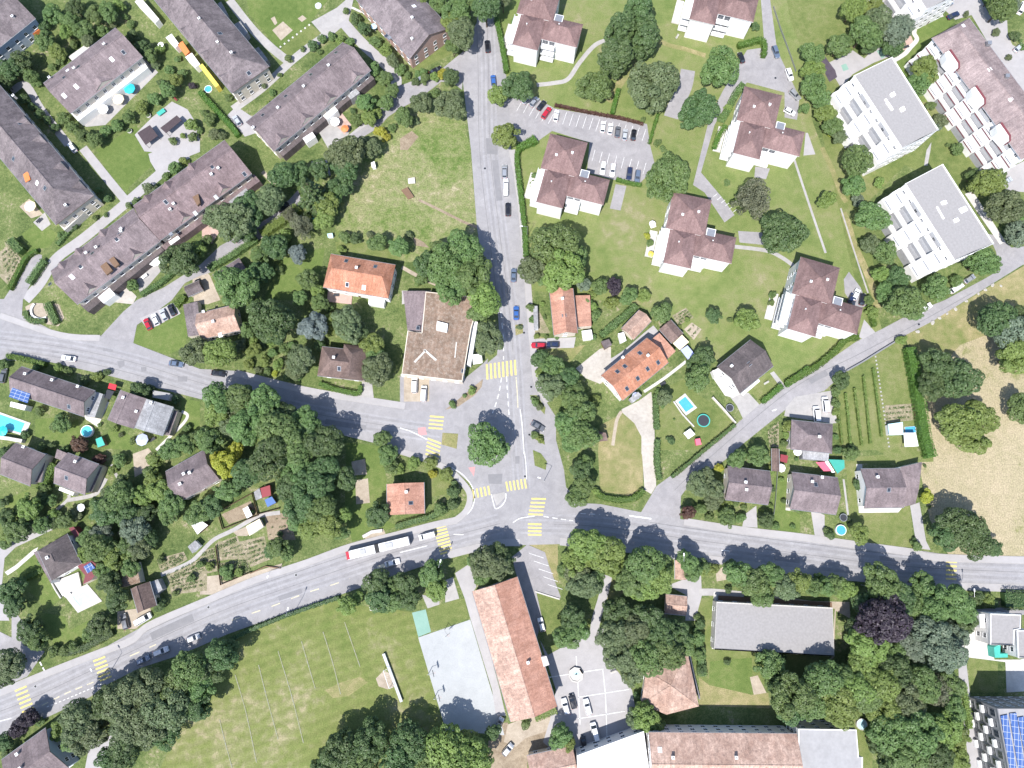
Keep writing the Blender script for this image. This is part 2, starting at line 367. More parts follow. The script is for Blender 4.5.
KINDW = {'g': 'green', 'd': 'dark green', 'l': 'light green', 'o': 'olive green', 'b': 'blue grey', 'p': 'purple', 'y': 'yellow green', 'n': 'greyish brown',
         'c': 'dark conical', 'q': 'tall dark', 'r': 'reddish brown', 's': 'silvery blue'}
ORD = ['', 'leftmost'] + [w + '-from-left' for w in 'second third fourth fifth sixth seventh eighth ninth tenth eleventh twelfth'.split()]
NUM = {2: 'two', 3: 'three', 4: 'four', 5: 'five', 6: 'six', 7: 'seven', 8: 'eight', 9: 'nine', 10: 'ten', 11: 'eleven', 12: 'twelve'}
SEEN_T = []
def noun_of(r, k):
    return 'conifer' if k == 'c' else 'tree' if k == 'q' or r > 2.75 else 'shrub' if r > 1.55 else 'bush'
COUNT = {}
LOW = {'trees below the playing field'}
TALL = {'trees of the lower left wood', 'trees of the school grounds', 'street trees above the sports hall', 'oaks above the pavilion', 'trees of the lower right wood', 'trees of the roadside clump', 'trees at the top junction', 'big trees above the commercial building', 'trees above the school hall'}
def plant(x, y, rp, kind, label, group):
    """one tree or bush whose crown is seen at photo pixel (x, y) with radius rp"""
    tall = group in TALL; z0 = 4.0; mpp = (P(x + 1, y, z0) - P(x, y, z0)).length; r = rp * mpp
    i = random.randrange(4); rz = random.uniform(0, 6.28)
    if kind == 'q': r = min(r, 5.2); zc = 10.5; r0, key, hz = 3.8, ('q', i % 2), 8.5
    elif kind == 'c': zc = 1.6 * r * 1.02 + .4; r0, key, hz = 3.2, ('c', i % 2), 5.0
    elif kind == 'n': zc = .95 * r + 2.2; r0, key, hz = 4.5, ('n', i), 3.6
    elif r > 4.6: zc = (.95 * r + 4.2) if tall else (.68 * r + 2.6 if group in LOW else .8 * r + 3.0); r0, key, hz = 6.0, ('L', i), 4.6
    elif r > 2.3: zc = (1.1 * r + 3.0) if tall else (.85 * r + 1.7); r0, key, hz = 3.4, ('M', i), 2.9
    else: zc = .75 * r + (.5 if r > 1.7 else .05); r0, key, hz = 1.6, ('S', i), 1.4
    c = P(x, y, zc); nm = noun_of(r, kind); isb = nm == 'bush'
    COUNT[nm] = COUNT.get(nm, 0) + 1
    t = thing(nm, label, nm, (c.x, c.y, 0), rz, group)
    s = r / r0 * .945; sz = s * random.uniform(.92, 1.08) if kind != 'q' else 1.0
    e = random.uniform(.9, 1.1)
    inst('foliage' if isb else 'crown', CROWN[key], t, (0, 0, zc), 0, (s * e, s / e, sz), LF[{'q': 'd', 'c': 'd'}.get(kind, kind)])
    rt = .05 * r + .05
    inst('stem' if isb else 'trunk', TRUNK, t, (0, 0, 0), 0, (rt, rt, zc + (.2 * r if kind != 'c' else r)))
def grove(phrase, group, tile, spec, sc=None):
    """spec 'x,y,r,kind ...' in tile units; labels single each plant out by size, colour and, where needed, its place in the grove"""
    f = TILES[tile][2]; rows = []
    for e in spec.split():
        a = e.split(','); (X, Y) = px(tile, [(float(a[0]), float(a[1]))])[0]; rp = float(a[2]) / f; k = a[3]
        z = (P(X + 1, Y) - P(X, Y)).length * rp
        noun = noun_of(z, k)
        size = {'q': ''}.get(k, 'low' if z <= 1.0 else 'small' if z < 1.28 or 1.55 < z < 2.1 or 2.75 < z < 3.6 else 'mid-sized' if z < 2.75 or 2.75 < z < 4.8 else 'large')
        rows.append([X, Y, rp, k, ' '.join((size + ' ' + KINDW[k] + ' ' + noun).split())])
    for r in rows:
        same = sorted([q for q in rows if q[4] == r[4]], key=lambda q: (q[0], q[1]))
        lab = r[4]
        if len(same) > 1: lab += ', ' + ORD[same.index(r) + 1] + ' of ' + NUM[len(same)] + ','
        plant(r[0], r[1], r[2], r[3], lab + ' ' + phrase, group)
def hedge(label, tile, pts, w=1.3, h=1.8, mat='h', name='hedge', cat='hedge', group=None, ls=.34, dens=13, closed=False):
    c = smooth_line(W(tile, pts), 4) if len(px(tile, pts)) > 2 else [Vector((p.x, p.y)) for p in W(tile, pts)]
    o0 = c[0]; mb = MB(); core = MB()
    core.ribbon([p - o0 for p in c], w * .7, 0, h * .86)
    for a, b in zip(c[:-1], c[1:]):
        L = (b - a).length; d = (b - a) / max(L, .01); nx = Vector((-d.y, d.x)); n = int(L * (w + 2 * h) * dens)
        for _ in range(n):
            t = random.random() * L; u = random.uniform(-1, 1) * (w / 2 + h)
            wob = .10 * math.sin(3.1 * t + a.x) + random.uniform(-.1, .1)
            if abs(u) < w / 2: q = Vector((0, 0, h + wob * .6)); off = u; nn = Vector((0, 0, 1.6))
            else:
                sgn = 1 if u > 0 else -1; off = sgn * (w / 2 + wob); q = Vector((0, 0, h - (abs(u) - w / 2))); nn = Vector((nx.x * sgn, nx.y * sgn, .2))
            g = a + d * t + nx * off - o0
            leaf(mb, Vector((g.x, g.y, q.z)), nn + rdir() * .7, ls * random.uniform(.7, 1.3), random.random())
    t = thing(name, label, cat, (o0.x, o0.y, 0), 0, group)
    inst('foliage', mb.mesh('hedge_foliage', LF[mat]), t)
    core.obj('inner_leaves', LF[mat], t)
    return t
# ------------------------------------------------------------------ buildings
def rectfit(tile, pts, h):
    c = W(tile, pts, h); u = ((c[1] - c[0]) + (c[2] - c[3])) / 2; v = ((c[3] - c[0]) + (c[2] - c[1])) / 2
    au = math.atan2(u.y, u.x); av = math.atan2(v.y, v.x); d = (av - au + math.pi) % (2 * math.pi) - math.pi
    a2 = av - math.pi / 2 if d > 0 else av + math.pi / 2
    x = u.length * math.cos(au) + v.length * math.cos(a2); y = u.length * math.sin(au) + v.length * math.sin(a2)
    a = math.atan2(y, x); L, B = u.length, v.length
    if B > L: L, B = B, L; a += math.pi / 2
    a = (a + math.pi / 2) % math.pi - math.pi / 2
    return (c[0] + c[1] + c[2] + c[3]) / 4, a, L, B
def local(H, p):
    d = Vector((p.x - H['c'].x, p.y - H['c'].y)); ca, sa = math.cos(-H['a']), math.sin(-H['a'])
    return Vector((d.x * ca - d.y * sa, d.x * sa + d.y * ca))
_w = MB(); _w.box(-.62, .62, -.02, .05, -.72, .72, 0); _w.box(-.53, -.04, .05, .06, -.63, .63, 1); _w.box(.04, .53, .05, .06, -.63, .63, 1)
_w.box(-.7, .7, 0, .14, -.80, -.725, 0)
WINDOW = _w.mesh('window', [W_['whitemetal'], GLASS])
_w = MB(); _w.box(-.95, .95, -.02, .05, -1.05, 1.05, 0); _w.box(-.85, -.03, .05, .06, -.97, .97, 1); _w.box(.03, .85, .05, .06, -.97, .97, 1)
BIGWINDOW = _w.mesh('glazed_door', [W_['metal'], GLASS])
_w = MB(); _w.box(-.5, .5, -.02, .06, 0, 2.05, 0); _w.box(-.42, .42, .06, .075, .1, 1.95, 1); _w.box(.28, .36, .075, .12, .95, 1.05, 0)
DOOR = _w.mesh('door', [W_['whitemetal'], W_['wood']])
_w = MB(); _w.box(-.32, .32, -.32, .32, -.8, .9, 0); _w.box(-.4, .4, -.4, .4, .9, 1.0, 1); _w.cyl(0, 0, .13, 1.0, 1.3, 8, 2)
CHIM = _w.mesh('chimney', [W_['chimney'], W_['whitemetal'], W_['black']])
def wall_windows(root, corners, storeys, top, mesh=None, step=3.3, base=1.55, sh=2.8, door=True, name='window'):
    """corners: wall corners (local) counter-clockwise; a row of windows per storey on each side"""
    n = len(corners); dn = door
    for i in range(n):
        a = Vector(corners[i][:2]); b = Vector(corners[(i + 1) % n][:2]); L = (b - a).length
        if L < 2.4: continue
        d = (b - a) / L; out = Vector((d.y, -d.x)); k = max(1, int(L / step)); rz = math.atan2(-d.y, -d.x)
        for s in range(storeys):
            z = base + sh * s
            if z + .8 > top: break
            for j in range(k):
                p = a + d * (L * (j + .5) / k)
                if s == 0 and dn and j == k // 2:
                    inst('door', DOOR, root, (p.x, p.y, .02), rz); dn = False; continue
                inst(name, mesh or WINDOW, root, (p.x, p.y, z), rz)
def roof_extras(H, tile, chim, sky, dorm, dsize):
    zf = H['zf']; rf = H['roof']
    def loc3(p):
        q = local(H, P(*px(tile, [p])[0][:2], H['he'] + .6 * (H['hr'] - H['he']))); return q.x, q.y
    def each(s): return [tuple(float(c) for c in e.split(',')) for e in s.split()] if s else []
    for e in each(chim):
        x, y = loc3(e); inst('chimney', CHIM, rf, (x, y, zf(x, y)), 0, (1, 1, 1))
    for e in each(sky):
        x, y = loc3(e); k = e[2] if len(e) > 2 else 0; m = MB(); hw, hh = .55, .65
        P4 = [(x + a * hw, y + b * hh) for a, b in ((-1, -1), (1, -1), (1, 1), (-1, 1))]
        m.add([(a, b, zf(a, b) + .1) for a, b in P4] + [(a, b, zf(a, b) - .1) for a, b in P4], [(0, 1, 2, 3), (0, 4, 5, 1), (1, 5, 6, 2), (2, 6, 7, 3), (3, 7, 4, 0)], 0)
        P4 = [(x + a * hw * .8, y + b * hh * .8) for a, b in ((-1, -1), (1, -1), (1, 1), (-1, 1))]
        m.add([(a, b, zf(a, b) + .112) for a, b in P4], [(0, 1, 2, 3)], 1)
        m.obj('skylight', [W_['whitemetal'] if k != 1 else W_['metal'], GLASS if k != 0 else W_['whitemetal']], rf)
    for e in each(dorm):
        x, y = loc3(e); sg = 1 if y > 0 else -1; w = dsize; B2 = H['B'] / 2
        yf = sg * min(abs(y) + w * .9, B2 - .3); z1 = min(zf(x, yf) + (H['hr'] - H['he']) * .42, H['hr'] - .25)
        yr = sg * B2 * (H['hr'] - z1) / (H['hr'] - H['he']); zb = zf(x, yf) + .05
        m = MB()
        m.add([(x, yr, z1), (x, yf, z1), (x - w, yf, zb), (x + w, yf, zb)], [(0, 2, 1), (0, 1, 3)], 0)
        m.add([(x, yf - sg * .06, z1 - .12), (x - w * .85, yf - sg * .06, zb), (x + w * .85, yf - sg * .06, zb)], [(0, 1, 2)], 1)
        m.obj('dormer', [H['rmat'], H['wmat']], rf)
def house(name, label, tile, pts, he, hr, roof='mauve', wall='white', shape='gable', chim='', sky='', dorm='', hipk=.95, storeys=2, dsize=1.7, swap=False,
          cat='house', group=None, over=.45, wins=True):
    c, a, L, B = rectfit(tile, pts, he)
    if swap: L, B = B, L; a += math.pi / 2
    r = thing(name, label, cat, (c.x, c.y, 0), a, group)
    wm, rm = W_[wall], RF[roof]; b = B / 2; l = L / 2; th = .18
    rl = l if shape == 'gable' else max(l - b * hipk, .05)
    def zf(x, y):
        z = hr - (hr - he) * min(abs(y) / b, 1)
        if shape == 'hip' and abs(x) > rl: z = min(z, hr - (hr - he) * min((abs(x) - rl) / max(l - rl, .1), 1))
        return z
    H = dict(root=r, c=c, a=a, L=L, B=B, he=he, hr=hr, zf=zf, rmat=rm, wmat=wm)
    bw, lw = b - over, l - over; zb = hr - (hr - he) * bw / b - th - .02
    m = MB()
    if shape == 'gable':
        vs = []
        for x in (-lw, lw): vs += [(x, -bw, 0), (x, bw, 0), (x, bw, zb), (x, 0, hr - th - .03), (x, -bw, zb)]
        m.add(vs, [(4, 3, 2, 1, 0), (5, 6, 7, 8, 9), (0, 1, 6, 5), (1, 2, 7, 6), (4, 0, 5, 9)], 0)
    else:
        m.box(-lw, lw, -bw, bw, 0, min(zb, he + .1), 0)
    m.obj('wall', wm, r)
    m = MB(); E = [(-l, -b), (l, -b), (l, b), (-l, b)]
    top = [(x, y, he) for x, y in E] + [(-rl, 0, hr), (rl, 0, hr)]; bot = [(x, y, z - th) for x, y, z in top]
    F = [(0, 1, 5, 4), (2, 3, 4, 5), (1, 2, 5), (3, 0, 4)] if shape == 'hip' else [(0, 1, 5, 4), (2, 3, 4, 5)]
    m.add(top, F, 0); m.add(bot, [tuple(reversed(f)) for f in F], 1)
    ring = [(0, 1), (1, 2), (2, 3), (3, 0)] if shape == 'hip' else [(0, 1), (1, 5), (5, 2), (2, 3), (3, 4), (4, 0)]
    for i, j in ring: m.add([top[i], top[j], bot[j], bot[i]], [(3, 2, 1, 0)], 1)
    m.box(-rl, rl, -.14, .14, hr - .1, hr + .06, 0)
    H['roof'] = m.obj('roof', [rm, W_['wood']], r)
    for sg in (-1, 1):
        MB().tube((-l, sg * (b + .07), he - .08), (l, sg * (b + .07), he - .08), .085, n=6).obj('gutter', W_['metal'], H['roof'])
    roof_extras(H, tile, chim, sky, dorm, dsize)
    if wins: wall_windows(r, [(-lw, -bw), (lw, -bw), (lw, bw), (-lw, bw)], storeys, zb)
    return H
def part_flat(H, name, tile, pts, h, mat, z0=0.0, label=None, edge=None):
    """a lower block, canopy or terrace that belongs to building H"""
    q = [local(H, p) for p in W(tile, pts, h)]
    o = MB().prism(q, z0, h, 0, 1 if edge else None).obj(name, [mat] + ([edge] if edge else []), H['root'])
    if label: o['label'] = label
    return o
def awning(H, tile, pts, h, mat, name='canopy'):
    q = [local(H, p) for p in W(tile, pts, h)]
    m = MB().prism(q, h - .12, h)
    for p in q: m.tube((p.x * .985, p.y * .985, 0), (p.x * .985, p.y * .985, h - .12), .05)
    return m.obj(name, mat, H['root'])
def flat_building(name, label, tile, pts, h, roof='gravel', wall='white', storeys=2, parapet=.35, cat='building', sky='', wins=True, big=False, group=None, step=3.3):
    w = W(tile, pts, h); c = sum(w, Vector()) / len(w); c.z = 0
    e = max(range(len(w)), key=lambda i: (w[(i + 1) % len(w)] - w[i]).length); d = w[(e + 1) % len(w)] - w[e]; a = math.atan2(d.y, d.x)
    H = dict(c=c, a=a, he=h, hr=h, B=10, zf=lambda x, y: h, rmat=RF[roof], wmat=W_[wall])
    q = [local(H, p) for p in w]
    if sum(q[i].x * q[(i + 1) % len(q)].y - q[(i + 1) % len(q)].x * q[i].y for i in range(len(q))) < 0: q.reverse()
    r = thing(name, label, cat, (c.x, c.y, 0), a, group); H['root'] = r; H['q'] = q
    m = MB().prism(q, 0, h - .05, 0)
    m.ribbon(q + [q[0], q[1]], .3, h - .05, h + parapet)
    m.obj('wall', W_[wall], r)
    cen = sum(q, Vector((0, 0))) / len(q); qi = [cen + (p - cen) * (1 - .1 / max((p - cen).length, 1)) for p in q]
    H['roof'] = MB().prism(qi, h - .045, h + .02).obj('roof', RF[roof], r)
    roof_extras(H, tile, '', sky, '', 1)
    if wins: wall_windows(r, q, storeys, h + .5, BIGWINDOW if big else None, step)
    return H
def pyramid_house(name, label, tile, pts, apex, he, hr, roof, wall, cat='building', over=.5):
    w = W(tile, pts, he); c = sum(w, Vector()) / len(w); c.z = 0; H = dict(c=c, a=0.0)
    r = thing(name, label, cat, (c.x, c.y, 0)); H['root'] = r
    q = [local(H, p) for p in w]
    if sum(q[i].x * q[(i + 1) % len(q)].y - q[(i + 1) % len(q)].x * q[i].y for i in range(len(q))) < 0: q.reverse()
    ap = local(H, P(*px(tile, [apex])[0], hr)); n = len(q)
    qi = [p * (1 - over / max(p.length, 1)) for p in q]
    MB().prism(qi, 0, he - .15).obj('wall', W_[wall], r)
    m = MB(); m.add([(p.x, p.y, he) for p in q] + [(ap.x, ap.y, hr)], [(i, (i + 1) % n, n) for i in range(n)], 0)
    m.add([(p.x, p.y, he) for p in q] + [(p.x, p.y, he - .2) for p in q], [(i, n + i, n + (i + 1) % n, (i + 1) % n) for i in range(n)], 1)
    m.sheet(q, he - .2, 1)
    for p in q: m.tube((p.x * .97, p.y * .97, he + .02), (ap.x, ap.y, hr + .02), .11, n=6)
    H['roof'] = m.obj('roof', [RF[roof], W_['wood']], r)
    wall_windows(r, qi, 1, he - .2)
    return H
# ------------------------------------------------------------------ cars
PAINT = {}
for _n, _c, _m in (('white', (.72, .72, .73), 0), ('silver', (.42, .43, .45), .5), ('grey', (.16, .165, .18), .4), ('black', (.012, .012, .016), 0), ('navy', (.02, .03, .075), .2),
                   ('blue', (.04, .12, .36), .2), ('red', (.36, .015, .03), 0), ('steel', (.13, .17, .24), .3), ('palegrey', (.5, .52, .55), .3)):
    m, nt, bs = nodes(_n + '_car_paint'); bs.inputs['Base Color'].default_value = (*_c, 1); bs.inputs['Roughness'].default_value = .28; bs.inputs['Metallic'].default_value = _m
    bs.inputs['Coat Weight'].default_value = .6; bs.inputs['Coat Roughness'].default_value = .06; PAINT[_n] = m
TYRE = plain('tyre_rubber', (.018, .018, .018), .9); RIM = plain('alloy_rim', (.45, .46, .47), .35, .05, 3, .7)
LAMPW = plain('headlamp_lens', (.75, .77, .8), .15, .02); LAMPR = plain('rear_lamp_lens', (.35, .015, .01), .2, .02)
def loft(sections, mi=0, caps=True):
    m = MB(); n = len(sections[0]); vs = [p for s in sections for p in s]; fs = []
    for k in range(len(sections) - 1):
        for i in range(n - 1):
            a = k * n + i; fs.append((a, a + 1, a + n + 1, a + n))
    m.add(vs, fs, mi)
    if caps:
        m.add(sections[0], [tuple(reversed(range(n)))], mi); m.add(sections[-1], [tuple(range(n))], mi)
    return m
def car_meshes(L, Wd, Hh, cab, belt, hood):
    """cab: x of cabin foot rear/front and roof rear/front"""
    hw = Wd / 2; out = {}
    st = [(-L / 2, .80, belt * .86), (-L / 2 + .12, .92, belt * .97), (-L * .36, 1, belt), (L * .1, 1, belt), (L * .30, .98, hood + .05), (L * .44, .92, hood - .06), (L / 2 - .03, .74, hood - .24)]
    secs = []
    for x, k, z in st:
        w = hw * k
        secs.append([(x, -w * .9, .22), (x, -w, .45), (x, -w * .985, z * .82), (x, -w * .88, z), (x, 0, z + .03), (x, w * .88, z), (x, w * .985, z * .82), (x, w, .45), (x, w * .9, .22)])
    b = loft(secs)
    x0, x1, r0, r1 = cab; bw, tw = hw * .87, hw * .70; zt = Hh
    foot = [(x0, -bw, belt - .03), (x1, -bw, belt - .05), (x1, bw, belt - .05), (x0, bw, belt - .03)]
    top = [(r0, -tw, zt - .03), (r1, -tw, zt - .05), (r1, tw, zt - .05), (r0, tw, zt - .03)]
    mid = [((r0 + r1) / 2, 0, zt)]
    b.add(foot + top, [(0, 1, 5, 4), (1, 2, 6, 5), (2, 3, 7, 6), (3, 0, 4, 7)]); b.add(top + mid, [(0, 1, 4), (1, 2, 4), (2, 3, 4), (3, 0, 4)])
    out['body'] = b.mesh('car_body', PAINT['white'], False)
    def pane(nm, a, bb, cc, d, ins=.1, off=.012):
        a, bb, cc, d = (Vector(p) for p in (a, bb, cc, d)); ce = (a + bb + cc + d) / 4; n = (bb - a).cross(d - a).normalized()
        q = [ce + (p - ce) * (1 - ins) + n * off for p in (a, bb, cc, d)]
        return MB().add(q, [(0, 1, 2, 3)]).mesh(nm, GLASS)
    out['windscreen'] = pane('windscreen', foot[1], foot[2], top[2], top[1]); out['rear_window'] = pane('rear_window', foot[3], foot[0], top[0], top[3])
    out['side_window'] = [pane('side_window', foot[0], foot[1], top[1], top[0], .13), pane('side_window', foot[2], foot[3], top[3], top[2], .13)]
    h = MB(); h.box(-.09, .06, -.2, .2, -.07, .07); out['lamp'] = h
    out['dim'] = (L, Wd, hood, belt)
    return out
_wm = MB(); _wm.tube((0, -.1, 0), (0, .1, 0), .31, n=16); WHEEL = _wm.mesh('tyre', TYRE)
_wm = MB(); _wm.tube((0, -.115, 0), (0, .115, 0), .19, n=10); RIMM = _wm.mesh('rim', RIM)
CARS = {'hatch': car_meshes(4.0, 1.76, 1.48, (-1.92, 1.0, -1.45, .25), .92, .90), 'saloon': car_meshes(4.6, 1.82, 1.44, (-1.75, 1.05, -1.0, .3), .90, .88),
        'estate': car_meshes(4.6, 1.82, 1.50, (-2.2, 1.05, -1.85, .3), .92, .90), 'van': car_meshes(5.0, 1.95, 2.0, (-2.45, 1.75, -2.3, 1.05), 1.15, 1.08)}
HL = CARS['hatch']['lamp'].mesh('headlight', LAMPW); TL = CARS['hatch']['lamp'].mesh('tail_light', LAMPR)
def car(tile, x, y, deg, typ, col, label, name='parked_car', cat='car', group=None, sc=1.0):
    """deg: heading of the bonnet in the photo, 0 = right, 90 = up"""
    p = W(tile, [(x, y)], .6)[0]; M = CARS[typ]; L, Wd, hood, belt = M['dim']
    t = thing(name, label, cat, (p.x, p.y, .03), R(deg), group); t.scale = (sc,) * 3
    inst('body', M['body'], t, mat=PAINT[col])
    inst('windscreen', M['windscreen'], t); inst('rear_window', M['rear_window'], t)
    for g in M['side_window']: inst('side_window', g, t)
    for sx in (-.31 * L, .31 * L):
        for sy in (-1, 1):
            w = inst('wheel', WHEEL, t, (sx, sy * (Wd / 2 - .1), .31)); inst('rim', RIMM, w)
    for sy in (-1, 1):
        inst('headlight', HL, t, (L / 2 - .1, sy * Wd * .3, hood - .26)); inst('tail_light', TL, t, (-L / 2 + .06, sy * Wd * .33, belt * .75))
    return t
# ------------------------------------------------------------------ small things
def post_pts(tile, pts): return [Vector((p.x, p.y)) for p in W(tile, pts)]
def parasol(tile, x, y, r, mat, label, n=8, h=2.5, name='parasol'):
    p = W(tile, [(x, y)], h)[0]; t = thing(name, label, 'parasol', (p.x, p.y, 0))
    m = MB(); m.add([(r * math.cos(6.2832 * i / n), r * math.sin(6.2832 * i / n), h - .32) for i in range(n)] + [(0, 0, h + .15)], [(i, (i + 1) % n, n) for i in range(n)])
    m.add([(r * math.cos(6.2832 * i / n), r * math.sin(6.2832 * i / n), h - .32) for i in range(n)] + [(r * math.cos(6.2832 * i / n), r * math.sin(6.2832 * i / n), h - .5) for i in range(n)], [(i, n + i, n + (i + 1) % n, (i + 1) % n) for i in range(n)])
    m.obj('canopy', mat, t); q = MB(); q.tube((0, 0, 0), (0, 0, h + .25), .035); q.cyl(0, 0, .3, 0, .1, 12); q.obj('pole', W_['metal'], t); return t
def round_pool(tile, x, y, rp, label, water=None, h=.9, rim=None, name='round_pool'):
    p = W(tile, [(x, y)], h)[0]; q = W(tile, [(x + rp, y)], h)[0]; r = (q - p).length; t = thing(name, label, 'pool', (p.x, p.y, 0))
    m = MB(); n = 28
    ring = lambda rr, z: [(rr * math.cos(6.2832 * i / n), rr * math.sin(6.2832 * i / n), z) for i in range(n)]
    m.add(ring(r, 0) + ring(r, h) + ring(r * .9, h) + ring(r * .9, h - .2), [(k * n + i, k * n + (i + 1) % n, (k + 1) * n + (i + 1) % n, (k + 1) * n + i) for k in range(3) for i in range(n)])
    m.obj('rim', rim or W_['whitemetal'], t); MB().cyl(0, 0, r * .9, .02, h - .12, n).obj('water', water or POOL, t); return t
def rect_pool(tile, pts, label, water=None, deck=None, frame=.10, h=.16):
    w = W(tile, pts); c = sum(w, Vector()) / len(w); t = thing('swimming_pool', label, 'pool', (c.x, c.y, 0)); q = [Vector((p.x - c.x, p.y - c.y)) for p in w]
    qi = [p * (1 - frame) for p in q]; n = len(q); m = MB()
    m.add([(p.x, p.y, h) for p in q] + [(p.x, p.y, h) for p in qi], [(i, (i + 1) % n, n + (i + 1) % n, n + i) for i in range(n)])
    m.add([(p.x, p.y, 0) for p in q] + [(p.x, p.y, h) for p in q], [(i, (i + 1) % n, n + (i + 1) % n, n + i) for i in range(n)])
    m.add([(p.x, p.y, h - .09) for p in qi] + [(p.x, p.y, h) for p in qi], [(i, (i + 1) % n, n + (i + 1) % n, n + i) for i in range(n)])
    m.obj('rim', deck or G['slab'], t); MB().prism(qi, .03, h - .06).obj('water', water or POOL, t); return t
def trampoline(tile, x, y, rp, label, rimmat, h=.85):
    p = W(tile, [(x, y)], h)[0]; q = W(tile, [(x + rp, y)], h)[0]; r = (q - p).length; t = thing('trampoline', label, 'trampoline', (p.x, p.y, 0)); n = 28
    MB().cyl(0, 0, r * .86, h - .04, h, n).obj('jumping_mat', K['dark'], t)
    m = MB(); ring = lambda rr, z: [(rr * math.cos(6.2832 * i / n), rr * math.sin(6.2832 * i / n), z) for i in range(n)]
    m.add(ring(r * .85, h + .02) + ring(r, h + .03) + ring(r, h - .08), [(k * n + i, k * n + (i + 1) % n, (k + 1) * n + (i + 1) % n, (k + 1) * n + i) for k in range(2) for i in range(n)])
    m.obj('padding', rimmat, t)
    for k in range(6):
        a = k * 1.0472; l = MB(); l.tube((r * .95 * math.cos(a), r * .95 * math.sin(a), 0), (r * .95 * math.cos(a), r * .95 * math.sin(a), h - .05), .03); l.obj('leg', W_['metal'], t)
    return t
def box_thing(name, label, cat, tile, pts, h, roofm, wallm, group=None, over=.12, roofname='roof', base='wall'):
    """little shed / kiosk / cabinet with a slightly sloping roof sheet over its walls"""
    w = W(tile, pts, h); c = sum(w, Vector()) / len(w); t = thing(name, label, cat, (c.x, c.y, 0), 0, group); q = [Vector((p.x - c.x, p.y - c.y)) for p in w]
    MB().prism([p * (1 - over) for p in q], 0, h - .1).obj(base, wallm, t)
    d = (q[1] - q[0]).normalized(); n = len(q)
    top = [(p.x, p.y, h + .12 * (p.dot(d)) / max(1, q[0].length)) for p in q]; m = MB()
    m.add(top + [(a, b, z - .1) for a, b, z in top], [tuple(range(n)), tuple(reversed(range(n, 2 * n)))] + [(i, n + i, n + (i + 1) % n, (i + 1) % n) for i in range(n)])
    m.obj(roofname, roofm, t); return t
def open_roof(name, label, cat, tile, pts, h, mat, post=None, thick=.1, group=None):
    """pergola, sail or carport: a roof sheet on posts"""
    w = W(tile, pts, h); c = sum(w, Vector()) / len(w); t = thing(name, label, cat, (c.x, c.y, 0), 0, group); q = [Vector((p.x - c.x, p.y - c.y)) for p in w]
    MB().prism(q, h - thick, h).obj('roof', mat, t)
    for p in q:
        m = MB(); m.tube((p.x * .93, p.y * .93, 0), (p.x * .93, p.y * .93, h - thick), .06); m.obj('post', post or W_['metal'], t)
    return t
def table_set(tile, x, y, label, deg=0, mat=None):
    p = W(tile, [(x, y)])[0]; t = thing('garden_table', label, 'table', (p.x, p.y, 0), R(deg)); MB().box(-.9, .9, -.45, .45, .70, .75).obj('table_top', mat or W_['whitemetal'], t)
    for a in (-1, 1):
        for b in (-1, 1): MB().box(a * .8 - .03, a * .8 + .03, b * .36 - .03, b * .36 + .03, 0, .7).obj('leg', W_['metal'], t)
    return t
def bench(tile, x, y, label, deg, mat):
    p = W(tile, [(x, y)])[0]; t = thing('bench', label, 'bench', (p.x, p.y, 0), R(deg)); m = MB()
    for k in range(3): m.box(-.9, .9, -.25 + .17 * k, -.12 + .17 * k, .42, .46)
    m.obj('seat', mat, t); m = MB(); m.box(-.9, .9, .27, .31, .5, .62); m.box(-.9, .9, .29, .33, .68, .8); m.obj('backrest', mat, t)
    for a in (-.7, .7): MB().box(a - .04, a + .04, -.22, .28, 0, .42).obj('leg', W_['metal'], t)
    return t
def lamp(tile, x, y, ax, ay, label, h=8.5, group='street lamps along the roads'):
    """street lamp standing at photo pixel (x, y); arm points towards (ax, ay) in ground metres"""
    p = W(tile, [(x, y)])[0]; t = thing('street_lamp', label, 'street lamp', (p.x, p.y, 0), 0, group); d = Vector((ax, ay)).normalized() * 1.6
    m = MB(); m.tube((0, 0, 0), (0, 0, h), .09, .055, 10); m.cyl(0, 0, .16, 0, .5, 10); m.obj('pole', W_['metal'], t)
    m = MB(); m.tube((0, 0, h - .05), (d.x, d.y, h + .3), .045, n=8); m.obj('arm', W_['metal'], t)
    a = math.atan2(d.y, d.x); m = MB(); m.box(-.1, .75, -.16, .16, h + .22, h + .36)
    inst('lamp_head', m.mesh('lamp_head', W_['whitemetal']), t, (d.x, d.y, 0), a); return t
USED = []
def level(w, layer):
    """height of a ground sheet; sheets of one layer that might overlap get steps of about a millimetre"""
    b = (min(p.x for p in w), max(p.x for p in w), min(p.y for p in w), max(p.y for p in w))
    k = 0
    taken = {u[1] for u in USED if u[0] == layer and u[2][0] < b[1] and b[0] < u[2][1] and u[2][2] < b[3] and b[2] < u[2][3]}
    while k in taken: k += 1
    USED.append((layer, k, b)); return .006 * layer + .0012 * k
def area(name, tile, pts, mat, layer, line=False):
    w = W(tile, pts); o = MB().sheet([(p.x, p.y) for p in w], level(w, layer)).obj(name, G[mat]); o['kind'] = 'structure'; return o
def track(name, tile, pts, w, mat, layer, k=6):
    q = smooth_line(W(tile, pts), k); z = level([p + Vector((a, a)) for p in q for a in (-w / 2, w / 2)], layer)
    o = MB().ribbon(q, w, z).obj(name, G[mat]); o['kind'] = 'structure'; return o
